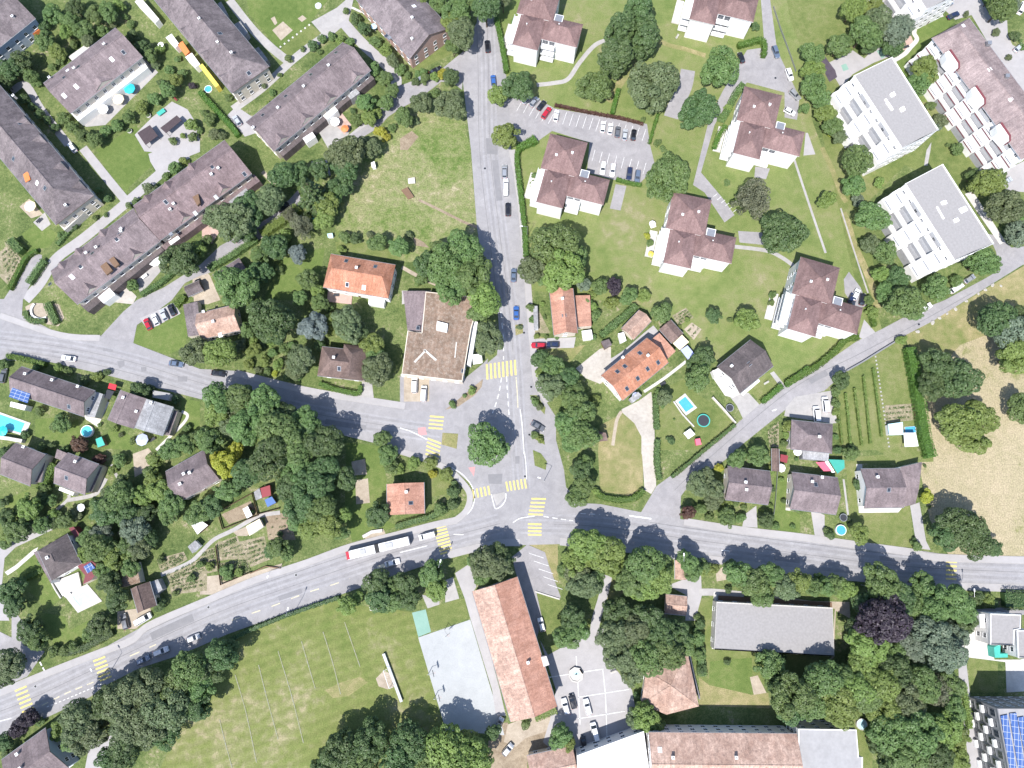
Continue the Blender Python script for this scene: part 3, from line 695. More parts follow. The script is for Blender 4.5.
def kerbed(name, tile, pts, w, mat='pave', h=.12, k=6):
    q = smooth_line(W(tile, pts), k); o = MB().ribbon(q, w, 0.0, h).obj(name, G[mat]); o['kind'] = 'structure'
    m = MB()
    for s in (-1, 1):
        e = []
        for i, p in enumerate(q):
            d = (q[min(i + 1, len(q) - 1)] - q[max(i - 1, 0)]).normalized(); e.append(p + Vector((-d.y, d.x)) * (s * (w / 2 + .06)))
        m.ribbon(e, .18, 0.0, h + .008)
    o = m.obj('kerb', G['concrete']); o['kind'] = 'structure'; return o
# ================================================================== SETTING
o = MB().sheet([(-1600, -1400), (1600, -1400), (1600, 2200), (-1600, 2200)]).obj('ground', G['garden']); o['kind'] = 'structure'
# ---- grass areas
area('meadow', 'N', "345,175 350,150 405,113 441,92 462,110 470,150 477,228 484,262 430,262 400,262 385,250 338,242 335,225", 'meadow', 1)
area('villa_lawn', 'N', "497,20 510,-20 690,-20 800,-20 806,60 812,120 838,190 862,250 882,330 780,388 745,395 700,340 640,305 600,300 530,290 520,190 512,140", 'villa_lawn', 1)
area('lawn', 'N', "784,-20 850,-20 858,40 840,75 815,80 806,60 790,20", 'lawn', 2)
area('lawn', 'N', "806,60 840,75 870,55 900,60 935,40 1010,160 985,200 905,165 860,210 880,290 868,330 850,260", 'lawn', 2)
area('lawn', 'X5', "75,445 155,395 195,355 245,290 230,250 245,185 335,140 440,110 520,160 370,285 300,330 290,370 540,760 380,768 270,740", 'green', 3)
area('dry_field', 'N', "905,335 964,302 1080,232 1080,560 949,556 930,520 918,460 925,400 908,345", 'dry', 1)
area('field_edge', 'N', "905,335 964,302 1080,232 1080,300 1000,330 960,345 930,380 915,372", 'drygreen', 2)
area('vineyard_ground', 'N', "838,382 876,352 905,337 918,460 900,462 876,450 842,450", 'lawn', 2)
area('playing_field', 'N', "150,790 190,705 215,662 240,635 275,619 331,600 345,604 375,607 412,612 419,637 446,735 452,790", 'pitch', 1)
area('lawn', 'Y2', "490,355 660,300 690,300 710,400 515,470", 'lawn', 2)
area('lawn', 'A1', "490,20 720,-5 800,60 660,190 650,225 600,170", 'green', 2)
area('lawn', 'A0', "490,768 700,640 730,740 800,768 740,830 660,900 620,880", 'green', 2)
area('lawn', 'B0', "240,0 700,-60 560,120 400,250 250,70", 'green', 2)
area('lawn', 'B0', "410,255 560,120 620,170 460,300", 'lawn', 3)
area('lawn', 'A1', "110,430 200,370 300,430 250,500 150,510", 'green', 2)
area('lawn', 'A1', "370,360 540,240 570,270 500,310 380,390 330,430", 'lawn', 2)
area('lawn', 'A2', "680,200 690,140 850,90 940,60 960,150 950,240 860,280 680,222", 'green', 2)
area('lawn', 'A4', "200,-30 330,-10 360,60 460,10 500,60 400,170 280,140", 'green', 2)
area('lawn', 'X8', "95,560 230,470 330,650 390,760 300,830 220,740 150,690", 'green', 2)
area('lawn', 'X8', "20,130 190,60 180,160 110,260 30,320", 'green', 2)
area('lawn', 'A2', "180,610 300,600 290,720 180,700", 'green', 2); area('lawn', 'A2', "290,680 400,610 410,700 380,740 290,740", 'green', 2)
area('lawn', 'A2', "560,660 690,700 690,768 520,760", 'green', 2); area('lawn', 'A2', "920,500 1024,520 1024,660 980,690 930,590", 'green', 2)
area('lawn', 'D2', "0,640 80,600 110,565 180,635 215,700 215,775 -10,775", 'drygreen', 2); area('lawn', 'D3', "-10,0 220,-5 220,190 150,235 0,210", 'drygreen', 2)
area('lawn', 'D2', "285,470 440,400 480,470 560,520 690,635 500,768 285,768", 'lawn', 2)
area('lawn', 'D2', "460,190 560,110 700,130 740,170 640,270 570,280 470,260", 'villa_lawn', 2)
area('lawn', 'D2', "770,470 880,370 925,445 825,530", 'lawn', 2); area('lawn', 'F3', "130,310 440,285 460,500 300,490 180,470 120,400", 'lawn', 2)
area('lawn', 'F3', "110,40 560,0 560,60 180,70 190,310 130,330", 'lawn', 2)
area('lawn', 'D3', "890,130 960,120 960,300 1024,330 1024,430 880,405", 'green', 2)
area('lawn', 'X4', "180,200 270,190 275,450 880,490 850,560 720,640 200,640", 'lawn', 2); area('lawn', 'X4', "255,520 470,500 475,690 250,660", 'green', 3)
area('dry_verge', 'X4', "200,600 250,640 470,690 555,680 560,760 200,745", 'drygreen', 4)
area('lawn', 'X9', "185,370 310,410 330,540 470,500 470,620 330,690 230,640", 'lawn', 2); area('dry_verge', 'X9', "140,122 295,122 300,330 250,260 230,165", 'drygreen', 3)
area('dry_verge', 'X9', "540,290 600,320 640,370 560,420 545,400", 'drygreen', 3)
area('lawn', 'F4', "735,200 890,225 890,380 750,380", 'lawn', 3); area('lawn', 'F4', "160,530 240,540 250,790 170,790", 'lawn', 2)
area('lawn', 'B3', "750,-40 930,-20 960,200 900,330 1010,390 780,470 740,330", 'green', 2)
area('lawn', 'B1', "410,560 640,500 620,620 480,768 330,768 380,640", 'green', 2)
area('lawn', 'B1', "690,470 1024,480 1024,570 700,510", 'lawn', 2)
area('lawn', 'C3', "140,95 260,130 270,220 160,240 130,330 140,200", 'lawn', 2)
area('lawn', 'C0', "50,330 240,170 300,250 220,300 90,360", 'lawn', 2)
area('lawn', 'C2', "690,180 770,200 900,240 950,230 870,320 730,280", 'drygreen', 3)
area('goal_mouth', 'B4', "900,310 940,270 985,290 1000,350 960,365 915,350", 'sand', 2)
area('worn_turf', 'B4', "640,370 720,330 820,300 860,330 760,400 680,410", 'drygreen', 2)
# ---- roads
area('main_road', 'N', "-60,712 0,690 50,669.5 100,650 150,622.5 208,597 255,577 306,560 350,544 400,531 430,523 455,519 475,500 520,488 566,487 580,503 600,504 640,512 692,521 740,527 800,534 850,541 910,549 949,555 1120,559 1120,593 976,590 910,585 850,580 800,575 717,563 678,559 620,551 562,544 525,545 500,546 472,552 440,560 400,574 331,598 275,617 228,634 180,655 140,668 110,683 90,697 50,716 0,738 -60,762", 'asphalt', 10)
area('hill_road', 'N', "-60,308 0,313 60,333 100,336 133,343 200,369 239,371 305,387 362,397 387,401 405,404 430,405 452,400 470,392 490,440 490,505 472,512 475,495 470,483 452,468 430,458 395,448 346,436 270,415 200,399 110,376 50,362 0,360 -60,354", 'asphalt', 12)
area('north_road', 'N', "475,-40 477,22 468,40 460,57 467,117 471,150 477,228 485,280 497,300 499,330 497,355 484,366 468,388 448,408 440,425 470,440 474,500 480,520 530,525 600,515 600,507 580,503 566,487 564,470 556,440 556,417 545,400 535,382 531,347 527,300 525,259 517,189 511,150 509,103 506,74 495,20 494,-40", 'asphalt', 11)
area('east_road', 'N', "640,514 656.6,486 705.5,450 781.6,386 800,379 824,364 857,341 882,329 910,314 945,300 986,278 1080,222 1080,236 1024,264 964.6,301 933,321 898,339 849,369 824,391 800,398 744,443 725,460 690,484 681,496 680,521", 'asphalt2', 9)
area('access_lane', 'N', "101,336 123,312 137,300 163,288 200,265 220,246 249,230 278,212 298,190 302,202 286,219 258,241 212,272 200,276 185,283 172,300 152,315 137,325 133,345", 'asphalt2', 9)
area('access_lane', 'N', "465,50 443,68 420,78 400,86 385,104 372,122 352,135 355,142 378,128 388,117 400,109 420,98 441,82 452,82 462,90", 'asphalt2', 9)
area('access_lane', 'N', "-40,300 4,299 25,267 35,253.5 42,255 42,263 37,275 29,287 23,300 22,315 60,334 -40,315", 'asphalt2', 9)
area('parking_lot', 'Q2', "-12,200 35,188 85,217 270,248 276,290 287,335 250,372 150,345 155,285 80,262 55,280 30,290 -5,275", 'asphalt2', 8)
area('parking_lot', 'Q2', "470,100 505,95 497,-10 515,-10 530,100 575,195 570,240 545,235 545,185 470,165 425,215 405,250 378,345 420,395 445,430 425,445 385,385 362,370 395,235 420,185 440,150", 'asphalt2', 8)
track('footpath', 'Q2', "352,140 345,175 325,215 318,235", 8.0 * .6, 'asphalt2', 7)
track('footpath', 'C0', "700,435 790,425 860,405 920,320 1000,230 1080,200", 1.5, 'concrete', 7)
area('driveway', 'Q2', "452,462 500,465 505,490 455,485", 'asphalt2', 7); track('footpath', 'D1', "690,495 850,515 930,550 1000,600", 1.3, 'concrete', 7)
area('slab_terrace', 'D1', "80,175 135,185 105,310 50,300", 'asphalt2', 7); area('slab_terrace', 'D1', "795,85 870,95 850,150 790,140", 'asphalt2', 7)
area('slab_terrace', 'X1', "262,30 285,30 362,250 240,262", 'pave', 7); area('driveway', 'X2', "612,580 650,525 735,640 790,770 700,800 620,680", 'asphalt2', 7)
area('driveway', 'F2', "178,190 205,100 240,140 262,165 200,200", 'pave', 10)
track('concrete_strip', 'N', "793.7,158 810,207 825.6,253", .75, 'concrete', 6)
track('dirt_track', 'X2', "610,90 650,200 690,330 760,480 830,660 860,790", 2.2, 'drygreen', 5); track('dirt_track', 'X1', "430,180 540,420 620,640 680,740", 1.6, 'drygreen', 5)
track('wheel_rut', 'X2', "590,60 650,250 710,440 790,680", .5, 'concrete', 6)
track('dirt_track', 'D0', "260,190 350,230 430,250 540,285", 1.6, 'drygreen', 5); track('dirt_track', 'D0', "40,520 100,430 180,320 270,240", 2.6, 'drygreen', 4)
# ---- paths, yards
track('footpath', 'A0', "60,470 130,435 210,560 350,740", 2.6, 'pave', 6); track('footpath', 'A1', "425,-10 545,140 640,255", 2.8, 'pave', 6)
track('footpath', 'A1', "130,768 200,690 250,610 300,545 430,450 600,310 740,190 870,80 960,20", 3.4, 'pave', 7)
area('paved_court', 'A0', "690,690 780,600 880,520 960,560 1010,640 1024,768 900,790 740,775", 'pave', 5); area('paved_court', 'A1', "760,20 900,-40 1024,-60 1024,10 900,60 800,110 770,60", 'pave', 6)
track('footpath', 'B0', "150,0 260,140 360,240 460,320", 2.9, 'concrete', 6); track('footpath', 'B0', "170,560 320,450 460,320 560,240 640,180 720,80", 2.9, 'concrete', 7)
area('paved_court', 'B0', "570,112 700,40 770,-20 790,-20 760,110 690,170 625,175", 'concrete', 8)
track('footpath', 'B0', "730,110 800,190 870,260 960,340 1005,410 975,530 890,620 780,710", 3.6, 'pave', 8)
area('slab_terrace', 'B0', "370,155 425,110 475,155 415,208", 'sand', 6); area('slab_terrace', 'B0', "500,95 525,78 546,95 522,113", 'sand', 6); area('slab_terrace', 'B0', "362,95 382,84 396,118 384,130", 'sand', 6)
for i in range(8):
    area('stepping_stone', 'B0', ' '.join('%g,%g' % (412 + 21 * i + a, 240 - 16 * i + b) for a, b in ((-6, 0), (0, -6), (6, 0), (0, 6))), 'slab', 6)
area('slab_terrace', 'B0', "330,640 180,540 170,560 140,590 230,700 290,680", 'pave', 5); area('slab_terrace', 'B0', "600,660 700,590 770,650 760,690 660,768", 'concrete', 5)
area('slab_terrace', 'B0', "660,600 720,570 775,640 740,690", 'terracotta', 6)
track('garden_path', 'B0', "715,50 770,38 830,60 880,40", .8, 'slab', 6)
track('footpath', 'B1', "320,110 385,180", 1.3, 'sand', 6); area('parking_lot', 'B1', "570,60 650,50 670,130 590,140", 'pave', 7)
area('slab_terrace', 'A1', "100,290 150,250 220,330 160,350", 'sand', 5); area('slab_terrace', 'A1', "170,370 230,320 260,380 215,415", 'concrete', 5)
area('slab_terrace', 'A1', "680,620 790,530 850,590 720,740", 'concrete', 5); area('slab_terrace', 'A1', "480,768 640,690 700,750 680,790", 'gravel', 5)
area('slab_terrace', 'B1', "10,400 60,380 100,420 60,480 10,450", 'terracotta', 5); area('slab_terrace', 'A0', "400,610 740,300 810,370 540,640 440,650", 'concrete', 4)
area('driveway', 'B1', "-10,590 50,640 105,768 40,790 -30,790 -40,640", 'sand', 7); area('driveway', 'A2', "715,95 890,15 925,70 760,155", 'pave', 10)
area('planting_bed', 'A2', "130,35 165,15 300,20 330,90 300,135 170,110 140,80", 'sand', 11)
track('footpath', 'D2', "0,360 120,290 240,190 290,150", 3.2, 'pave', 5); area('yard', 'C2', "900,350 1024,250 1080,240 1080,390 1024,430 950,400", 'gravel', 5)
area('gravel_drive', 'D2', "110,560 200,515 262,470 275,560 283,790 212,790 212,700 175,630 112,575", 'gravel', 6); area('gravel_drive', 'D3', "212,-20 283,-20 287,185 262,225 228,205", 'gravel', 14)
track('garden_path', 'D2', "65,745 85,620 110,570", 1.0, 'sand', 6); track('garden_path', 'D2', "225,470 330,400 440,315", .9, 'slab', 6)
area('driveway', 'D2', "660,490 760,475 825,545 735,615 700,540", 'concrete', 6); area('slab_terrace', 'D2', "575,395 640,375 720,480 680,500 640,490", 'slab', 6)
area('driveway', 'D2', "870,375 890,365 950,440 930,455", 'concrete', 6); area('driveway', 'D3', "740,330 800,285 806,398 728,392", 'pave', 11)
area('driveway', 'F3', "440,285 488,268 522,465 545,512 500,506 470,470", 'pave', 11); area('driveway', 'Q4', "597,250 625,262 625,315 606,308", 'pave', 11)
area('parking_lot', 'X3', "250,190 262,130 330,50 592,5 640,240 600,245", 'concrete', 10)
for i in range(24):
    area('stepping_stone', 'F2', ' '.join('%g,%g' % (264 + 3 * i + a, 290 + 20 * i + b) for a, b in ((-4, -4), (4, -4), (4, 4), (-4, 4))), 'concrete', 5)
area('vegetable_bed', 'F2', "310,540 450,530 458,615 315,630", 'bed', 5); area('vegetable_bed', 'X3', "130,300 210,230 210,420 140,415", 'bed', 5)
area('slab_terrace', 'F3', "165,72 195,72 205,300 400,296 380,320 178,322", 'slab', 5); area('slab_terrace', 'D3', "970,130 985,130 975,310 1020,316 950,308", 'slab', 5)
area('garden_path', 'F3', "95,150 105,150 128,330 118,335", 'concrete', 4)
area('footpath', 'F1', "720,225 760,210 930,470 900,485", 'slab', 10); area('parking_lot', 'F1', "840,430 890,440 960,500 1060,490 1060,580 900,610 880,520", 'asphalt2', 8)
area('parking_lot', 'F1', "940,95 1060,40 1060,220 920,205", 'pave', 8); area('parking_lot', 'X5', "430,60 520,-20 700,-20 790,140 900,150 905,260 940,330 1100,400 1100,800 1010,740 640,110 520,145", 'pave', 8)
track('footpath', 'X5', "430,108 335,135 245,180 220,240 240,290 190,350 150,395 70,445", 1.5, 'slab', 9); area('slab_terrace', 'X5', "110,325 195,255 225,330 180,360 100,375", 'terracotta', 8)
area('play_area', 'E0', "150,320 270,258 330,300 395,228 460,290 380,320 270,380 210,450 180,400", 'pave', 5)
area('rubber_surface', 'E0', "85,300 125,285 150,320 180,360 190,395 150,420 125,370 130,330", 'rubber', 6); area('game_court', 'E0', "210,335 235,325 250,355 222,365", 'mat', 6); area('game_court', 'E0', "392,262 418,248 445,285 418,300", 'mat', 6)
area('footpath', 'F1', "525,0 550,-40 545,0 530,80 512,80", 'concrete', 5)
area('school_yard', 'N', "540,640 548,655 575,640 594,628 605,628 605,655 632,690 640,735 580,748 565,762 543,742 550,720 556,690", 'pave', 7)
track('footpath', 'X9', "553,285 525,400 490,520 480,620", 2.6, 'pave', 8); area('parking_lot', 'X9', "60,190 140,125 230,165 250,230 310,392 305,405 185,365 215,500 190,600 120,420", 'asphalt2', 11)
area('sandy_yard', 'X7', "40,330 170,280 275,262 300,330 250,360 130,400 80,445 20,420", 'sand', 5); area('bare_ground', 'X7', "-60,330 40,320 80,445 130,400 260,350 260,440 140,490 140,590 -60,590", 'soil', 4)
area('sports_court', 'C4', "93,100 360,8 512,520 535,600 235,575", 'court', 6); area('green_mat', 'Y2', "420,372 490,355 517,470 452,496", 'mat', 7)
area('pavement', 'Y2', "640,170 720,118 750,240 735,262 870,768 900,900 850,900 830,768 718,400 690,300", 'pave', 7); area('slab_terrace', 'Y2', "590,205 630,190 662,300 590,320", 'concrete', 6); area('slab_terrace', 'Y2', "470,280 560,300 560,330 500,350", 'concrete', 6)
area('sandy_yard', 'Y2', "200,340 240,340 245,360 205,362", 'slab', 5)
area('paved_court', 'X4', "40,130 145,90 210,78 215,180 180,310 130,310 135,180", 'pave', 6); track('footpath', 'X4', "200,165 280,165 430,180", 2.0, 'concrete', 6)
area('sandy_yard', 'X4', "585,165 640,190 780,210 970,215 975,300 900,260 890,500 850,520 880,495 895,250 585,195", 'sand', 6); area('sandy_yard', 'X4', "275,165 300,165 300,210 275,455 265,455", 'slab', 7); area('sandy_yard', 'X4', "285,60 330,30 345,100 290,110", 'sand', 5)
area('bare_ground', 'X4', "460,600 500,590 545,680 480,690", 'sand', 6); area('footpath', 'F4', "660,90 705,70 725,200 760,500 810,800 745,800 690,300 685,200", 'pave', 5)
area('paved_court', 'X6', "515,445 730,490 735,600 780,740 990,740 1060,720 1060,1000 880,1010 870,760 550,720 520,560", 'slab', 6); area('parking_lot', 'X6', "560,330 830,310 1060,330 1060,370 700,370 560,440", 'asphalt2', 5)
area('driveway', 'A4', "460,640 600,590 560,720 520,800 430,800", 'pave', 5); area('driveway', 'A4', "60,-60 130,40 120,140 230,170 140,300 -20,370 -20,60 60,100", 'asphalt2', 8)
area('driveway', 'X8', "0,400 290,262 345,315 100,430 30,500 10,700 60,900 -30,900", 'pave', 6); track('garden_path', 'X8', "290,255 430,130 440,95", .9, 'concrete', 7); track('garden_path', 'X8', "430,130 600,95 650,40 680,-10", 1.2, 'concrete', 7)
area('footpath', 'X8', "30,590 100,545 215,445 245,430 230,465 110,570 50,610", 'slab', 7)
area('driveway', 'A2', "430,595 530,505 560,525 500,650 440,612", 'slab', 6); track('garden_path', 'A2', "800,768 870,700 940,630 960,590 930,570", .9, 'slab', 6)
track('garden_path', 'A3', "570,75 610,150 660,170", .9, 'concrete', 6); area('yard', 'A3', "680,20 760,-10 800,40 740,110 690,140", 'sand', 4)
area('driveway', 'Q3', "235,455 300,445 305,465 270,490 235,490", 'sand', 8); area('driveway', 'B2', "830,420 880,420 890,500 820,500", 'concrete', 10)
area('yard', 'C2', "0,390 310,420 420,330 450,300 440,390 300,500 220,580 0,560", 'asphalt2', 13); area('yard', 'C2', "20,395 150,400 150,520 20,520", 'sand', 14); area('yard', 'C1', "10,720 160,720 140,768 10,790", 'pave', 4)
area('yard', 'C2', "660,40 700,30 770,170 680,170", 'bed', 4); area('driveway', 'C2', "670,200 900,190 890,245 670,250", 'pave', 10)
track('garden_path', 'C1', "95,255 190,300 330,370 395,395", .9, 'soil', 3); track('garden_path', 'C1', "10,600 100,650 190,690", 1.2, 'sand', 5); area('bare_ground', 'C0', "0,710 60,670 95,700 40,768 0,768", 'soil', 3); area('bare_ground', 'C1', "60,440 120,470 150,500 80,490", 'soil', 3)
# ---- kitchen gardens
track('garden_path', 'B3', "-200,640 -60,580 0,530 70,460 170,410 300,340 410,320", 1.2, 'concrete', 5)
for nm, pts, mt in (('vegetable_bed', "80,480 190,440 240,560 150,560 90,570", 'bed'), ('vegetable_bed', "110,330 260,260 290,330 150,380", 'soil'), ('vegetable_bed', "330,330 450,320 490,460 350,460", 'soil'),
                    ('vegetable_bed', "200,470 330,440 360,560 260,600", 'bed'), ('vegetable_bed', "95,580 240,560 260,630 110,680", 'bed'), ('vegetable_bed', "0,520 70,500 90,620 0,640", 'bed'),
                    ('sandy_yard', "170,420 310,360 330,390 240,440 190,440", 'sand'), ('bare_ground', "0,650 100,640 120,680 260,630 420,580 420,605 60,740 0,740", 'sand'),
                    ('vegetable_bed', "775,60 845,45 855,125 785,130", 'sand'), ('vegetable_bed', "795,155 860,145 870,270 800,278", 'sand'), ('bare_ground', "840,440 940,405 950,430 850,460", 'sand')):
    area(nm, 'B3', pts, mt, 4)
area('vegetable_bed', 'A3', "800,560 940,520 960,560 830,640", 'bed', 4); area('vegetable_bed', 'A3', "850,640 1024,560 1060,620 1060,720 880,740", 'bed', 4); area('bare_ground', 'A3', "600,420 760,360 800,470 640,500", 'soil', 2)
area('vegetable_bed', 'A1', "0,520 60,480 110,560 40,690 0,650", 'bed', 4)
area('vegetable_bed', 'D2', "370,80 440,40 480,90 400,130", 'bed', 5); area('vegetable_bed', 'D2', "430,150 470,115 520,150 480,205", 'sand', 5)
# ---- pavements with kerbs
kerbed('pavement', 'N', "-40,708 0,692.5 50,672 100,652.5 132,640 150,625 208,600 255,580 306,563 350,547 400,534 430,526 457,520", 1.7)
kerbed("pavement", "N", "456,520 466,511 470,498 466,487 450,471 430,461 396,450", 1.5, h=.125, k=8)
kerbed('pavement', 'N', "684,521.5 740,530 800,537 850,544 910,552 949,558 1120,562", 1.9)
kerbed('pavement', 'N', "560,541.5 620,548 678,556 717,560 800,572 850,577 910,582 976,587 1120,590", 1.9); kerbed('pavement', 'N', "448,555 472,549 500,543 520,542.5", 1.9)
kerbed('pavement', 'N', "236,373 305,390 362,399.5 405,406", 1.8); kerbed('pavement', 'N', "512,150 519,190 526,259 529,300 533,347 537,382 548,402", 1.8)
kerbed('pavement', 'N', "0,315.5 60,335 100,338", 1.6)
# traffic islands
def island(tile, pts, mat):
    w = W(tile, pts); o = MB().prism([(p.x, p.y) for p in w], 0, .14, 0, 1).obj('traffic_island', [G[mat], G['concrete']]); o['kind'] = 'structure'
island('C2', "218,680 298,685 290,762 213,740", 'drygreen'); island('C2', "232,562 300,508 395,430 425,405 418,445 380,490 300,545", 'soil'); island('C2', "664,488 700,488 745,552 740,586 690,530", 'lawn'); island('C2', "670,672 735,690 742,742 690,712", 'lawn')
island('C3', "680,0 722,18 752,60 746,102 690,80", 'lawn'); island('C2', "590,128 628,122 630,170 592,182", 'drygreen'); island('C2', "345,650 420,600 560,640 600,720 560,800 440,850 350,760", 'asphalt2'); island('C3', "472,228 536,215 540,240 495,285", 'concrete')
# ---- wear on the carriageways: polished lanes, oily centres, seams, utility cuts
def wear(name, pts, off, w, mat, z, t0=0.0, t1=1.0):
    q = smooth_line(W('N', pts), 8); n = len(q); q = q[int(n * t0):max(int(n * t1), int(n * t0) + 3)]; out = []
    for i, p in enumerate(q):
        d = (q[min(i + 1, len(q) - 1)] - q[max(i - 1, 0)]).normalized(); out.append(p + Vector((-d.y, d.x)) * off)
    o = MB().ribbon(out, w, z + .0009 * (C1, C2, C3, C4, C5).index(pts)).obj(name, G[mat]); o['kind'] = 'structure'
C1 = "-20,719 25,702 100,667 208,617 300,584 400,551 500,524"; C2 = "520,524 600,527 700,541 800,554 910,567 1060,574"; C3 = "-30,336 60,347 130,362 200,383 300,411 400,428 440,434"; C4 = "485,-20 488,60 490,150 499,230 508,300 514,370 518,440 522,490"; C5 = "662,505 700,468 790,392 860,355 930,318 1040,256"
for cc, offs in ((C1, (-2.7, -1.1, 1.3, 2.9)), (C2, (-2.6, -1.0, 1.2, 2.8)), (C3, (-2.4, -.9, 1.1, 2.6)), (C4, (-2.2, -.8, 1.0, 2.4))):
    for o_ in offs: wear('wheel_track', cc, o_, .62, 'wearlight', .0785)
for cc, o_ in ((C1, -1.9), (C1, 2.1), (C2, -1.8), (C2, 2.0), (C3, -1.7), (C3, 1.9), (C4, -1.5), (C4, 1.7)): wear('lane_centre', cc, o_, .7, 'weardark', .0785)
for cc, o_, t0, t1 in ((C1, .15, 0, 1), (C2, .1, .1, 1), (C3, .1, 0, .95), (C4, .1, .05, .7), (C1, 3.6, .3, .8), (C3, -3.3, .1, .6), (C4, -3.4, .1, .6), (C5, .4, .1, .9), (C2, 3.3, .3, .8)): wear('road_seam', cc, o_, .13, 'seam', .0885, t0, t1)
for cc, o_, w_, t0, t1 in ((C1, 1.6, 2.2, .42, .50), (C1, -2.0, 1.4, .62, .66), (C2, -1.5, 2.4, .55, .60), (C4, 1.4, 2.0, .30, .40), (C3, -1.6, 1.6, .70, .78), (C5, -.6, 1.6, .45, .52), (C2, 1.8, 1.3, .75, .82)): wear('road_patch', cc, o_, w_, 'patch', .0835, t0, t1)
# ---- painted markings
def pmat(name, col):
    m, nt, bs = nodes(name); v = world_pos(nt); n = noise(nt, v, 2.2, 5, .75)
    nt.links.new(mixc(nt, mrange(nt, n, .42, .68, .05, .85), col, (.25, .25, .25)), bs.inputs['Base Color']); bs.inputs['Roughness'].default_value = .8; return m
G['ypaint'] = pmat('worn_yellow_paint', (.64, .51, .12)); G['wpaint'] = pmat('worn_white_paint', (.68, .68, .68)); G['rpaint'] = pmat('red_road_paint', (.52, .22, .22)); G['ydash'] = pmat('pale_yellow_paint', (.56, .50, .33))
ZM = .099
def stripe(mb, a, b, w): mb.ribbon([a, b], w, ZM)
def zebra(tile, p0, p1, n, bdir, blen, bw=.52):
    """bars n between p0 and p1, each lying along bdir (tile units) with length blen (tile units)"""
    p0, p1 = (Vector(px(tile, [p])[0]) for p in (p0, p1)); s = TILES[tile][2]; d = Vector(bdir).normalized() * (blen / s / 2); mb = MB()
    for i in range(n):
        c = p0 + (p1 - p0) * (i / (n - 1)); a, b = P(*(c - d)), P(*(c + d)); stripe(mb, a, b, bw)
    o = mb.obj('zebra_crossing', G['ypaint']); o['kind'] = 'structure'
zebra('A4', (107, 362), (152, 492), 7, (60, -25), 66); zebra('A4', (502, 190), (542, 310), 7, (65, -25), 66); zebra('C3', (205, 395), (238, 524), 9, (60, -17), 66)
zebra('C3', (358, 229), (455, 207), 6, (9, 50), 48); zebra('C3', (548, 187), (642, 172), 6, (9, 50), 50); zebra('C3', (710, 250), (694, 330), 5, (75, 2), 74); zebra('C3', (690, 380), (690, 434), 4, (75, 2), 70)
zebra('C2', (446, 368), (590, 346), 8, (4, 75), 78, .6); zebra('C2', (189, 598), (182, 657), 4, (75, 6), 72); zebra('C3', (176, -46), (165, 32), 5, (70, 28), 74); zebra('F3', (651, 573), (650, 660), 5, (55, 3), 55)
def marking(tile, pts, w, mat='wpaint', dash=None, name='road_marking'):
    q = [Vector((p.x, p.y)) for p in W(tile, pts)]; q = smooth_line(q, 6) if len(q) > 2 else q; mb = MB()
    if dash is None: mb.ribbon(q, w, ZM)
    else:
        on, off = dash; acc = 0.0
        for a, b in zip(q[:-1], q[1:]):
            L = (b - a).length; t = 0.0
            while t < L:
                ph = acc % (on + off); step = min(L - t, (on - ph) if ph < on else (on + off - ph))
                if ph < on and step > .05: mb.ribbon([a + (b - a) * (t / L), a + (b - a) * ((t + step) / L)], w, ZM)
                t += step; acc += step
                if step < 1e-4: t += 1e-3; acc += 1e-3
    if mb.v: o = mb.obj(name, G[mat]); o['kind'] = 'structure'
marking('Y1', "420,308 530,270 630,235 730,195 825,160 925,130 1024,95", .3, 'ydash', (2.6, 3.4)); marking('A4', "215,448 340,385 450,340 520,310", .3, 'ydash', (2.0, 1.4)); marking('A4', "240,455 340,415 440,372 520,338", .22, 'wpaint', (.7, .5))
marking('A4', "665,195 800,135", .3, 'ydash', (3, 3)); marking('A4', "205,225 230,272", .4, 'wpaint', (1.2, .6)); marking('A4', "0,528 60,512", .25, 'wpaint'); marking('C3', "0,525 60,510 140,490", .25)
marking('C3', "265,90 320,125 365,180 383,232 370,295 335,335 280,356", .28, 'wpaint'); marking('C3', "468,228 478,270 490,300 520,285 540,255 542,222", .28); marking('C3', "578,372 610,352 645,344 690,338", .25); marking('C3', "735,340 800,350 885,362", .25, 'wpaint', (1.6, 1.0))
marking('C2', "520,398 508,470 490,535 473,580", .28, 'wpaint', (1.6, 1.0)); marking('C2', "545,392 552,500 560,610", .28, 'wpaint', (1.6, 1.0)); marking('C2', "615,560 625,640 635,790", .28); marking('C3', "635,-10 645,80 648,150", .25)
marking('C2', "594,395 600,470 604,552", .28, 'ydash'); marking('C2', "516,60 522,120 530,200 530,305", .28, 'wpaint', (2.0, 1.6)); marking('C2', "0,655 60,675 140,715", .28); marking('D3', "150,336 262,352", .45); marking('D3', "620,513 662,517", .3); marking('F3', "440,640 495,645", .3, 'ydash')
marking('D3', "-100,325 0,330", .25, 'wpaint', (1.6, 1.2)); marking('C3', "275,432 325,433", .25); marking('D2', "880,568 905,560", .4, 'wpaint')
def poly_mark(name, tile, pts, mat):
    o = MB().sheet(W(tile, pts), ZM - .004).obj(name, G[mat]); o['kind'] = 'structure'
poly_mark('give_way_triangle', 'C3', "350,90 385,85 378,135", 'rpaint'); poly_mark('give_way_triangle', 'C2', "92,655 130,650 138,690 95,695", 'rpaint'); poly_mark('road_patch', 'C3', "450,125 525,122 520,175 455,172", 'patch'); poly_mark('road_patch', 'C3', "590,32 612,30 612,70 590,70", 'patch')
for pts in ("600,315 635,310 640,335 612,350", "722,345 750,342 750,365 725,368", "910,392 960,392 958,418 912,418", "530,245 580,255 575,268 528,260", "265,262 305,265 300,272 268,270"): poly_mark('road_patch', 'A2', pts, 'patch')
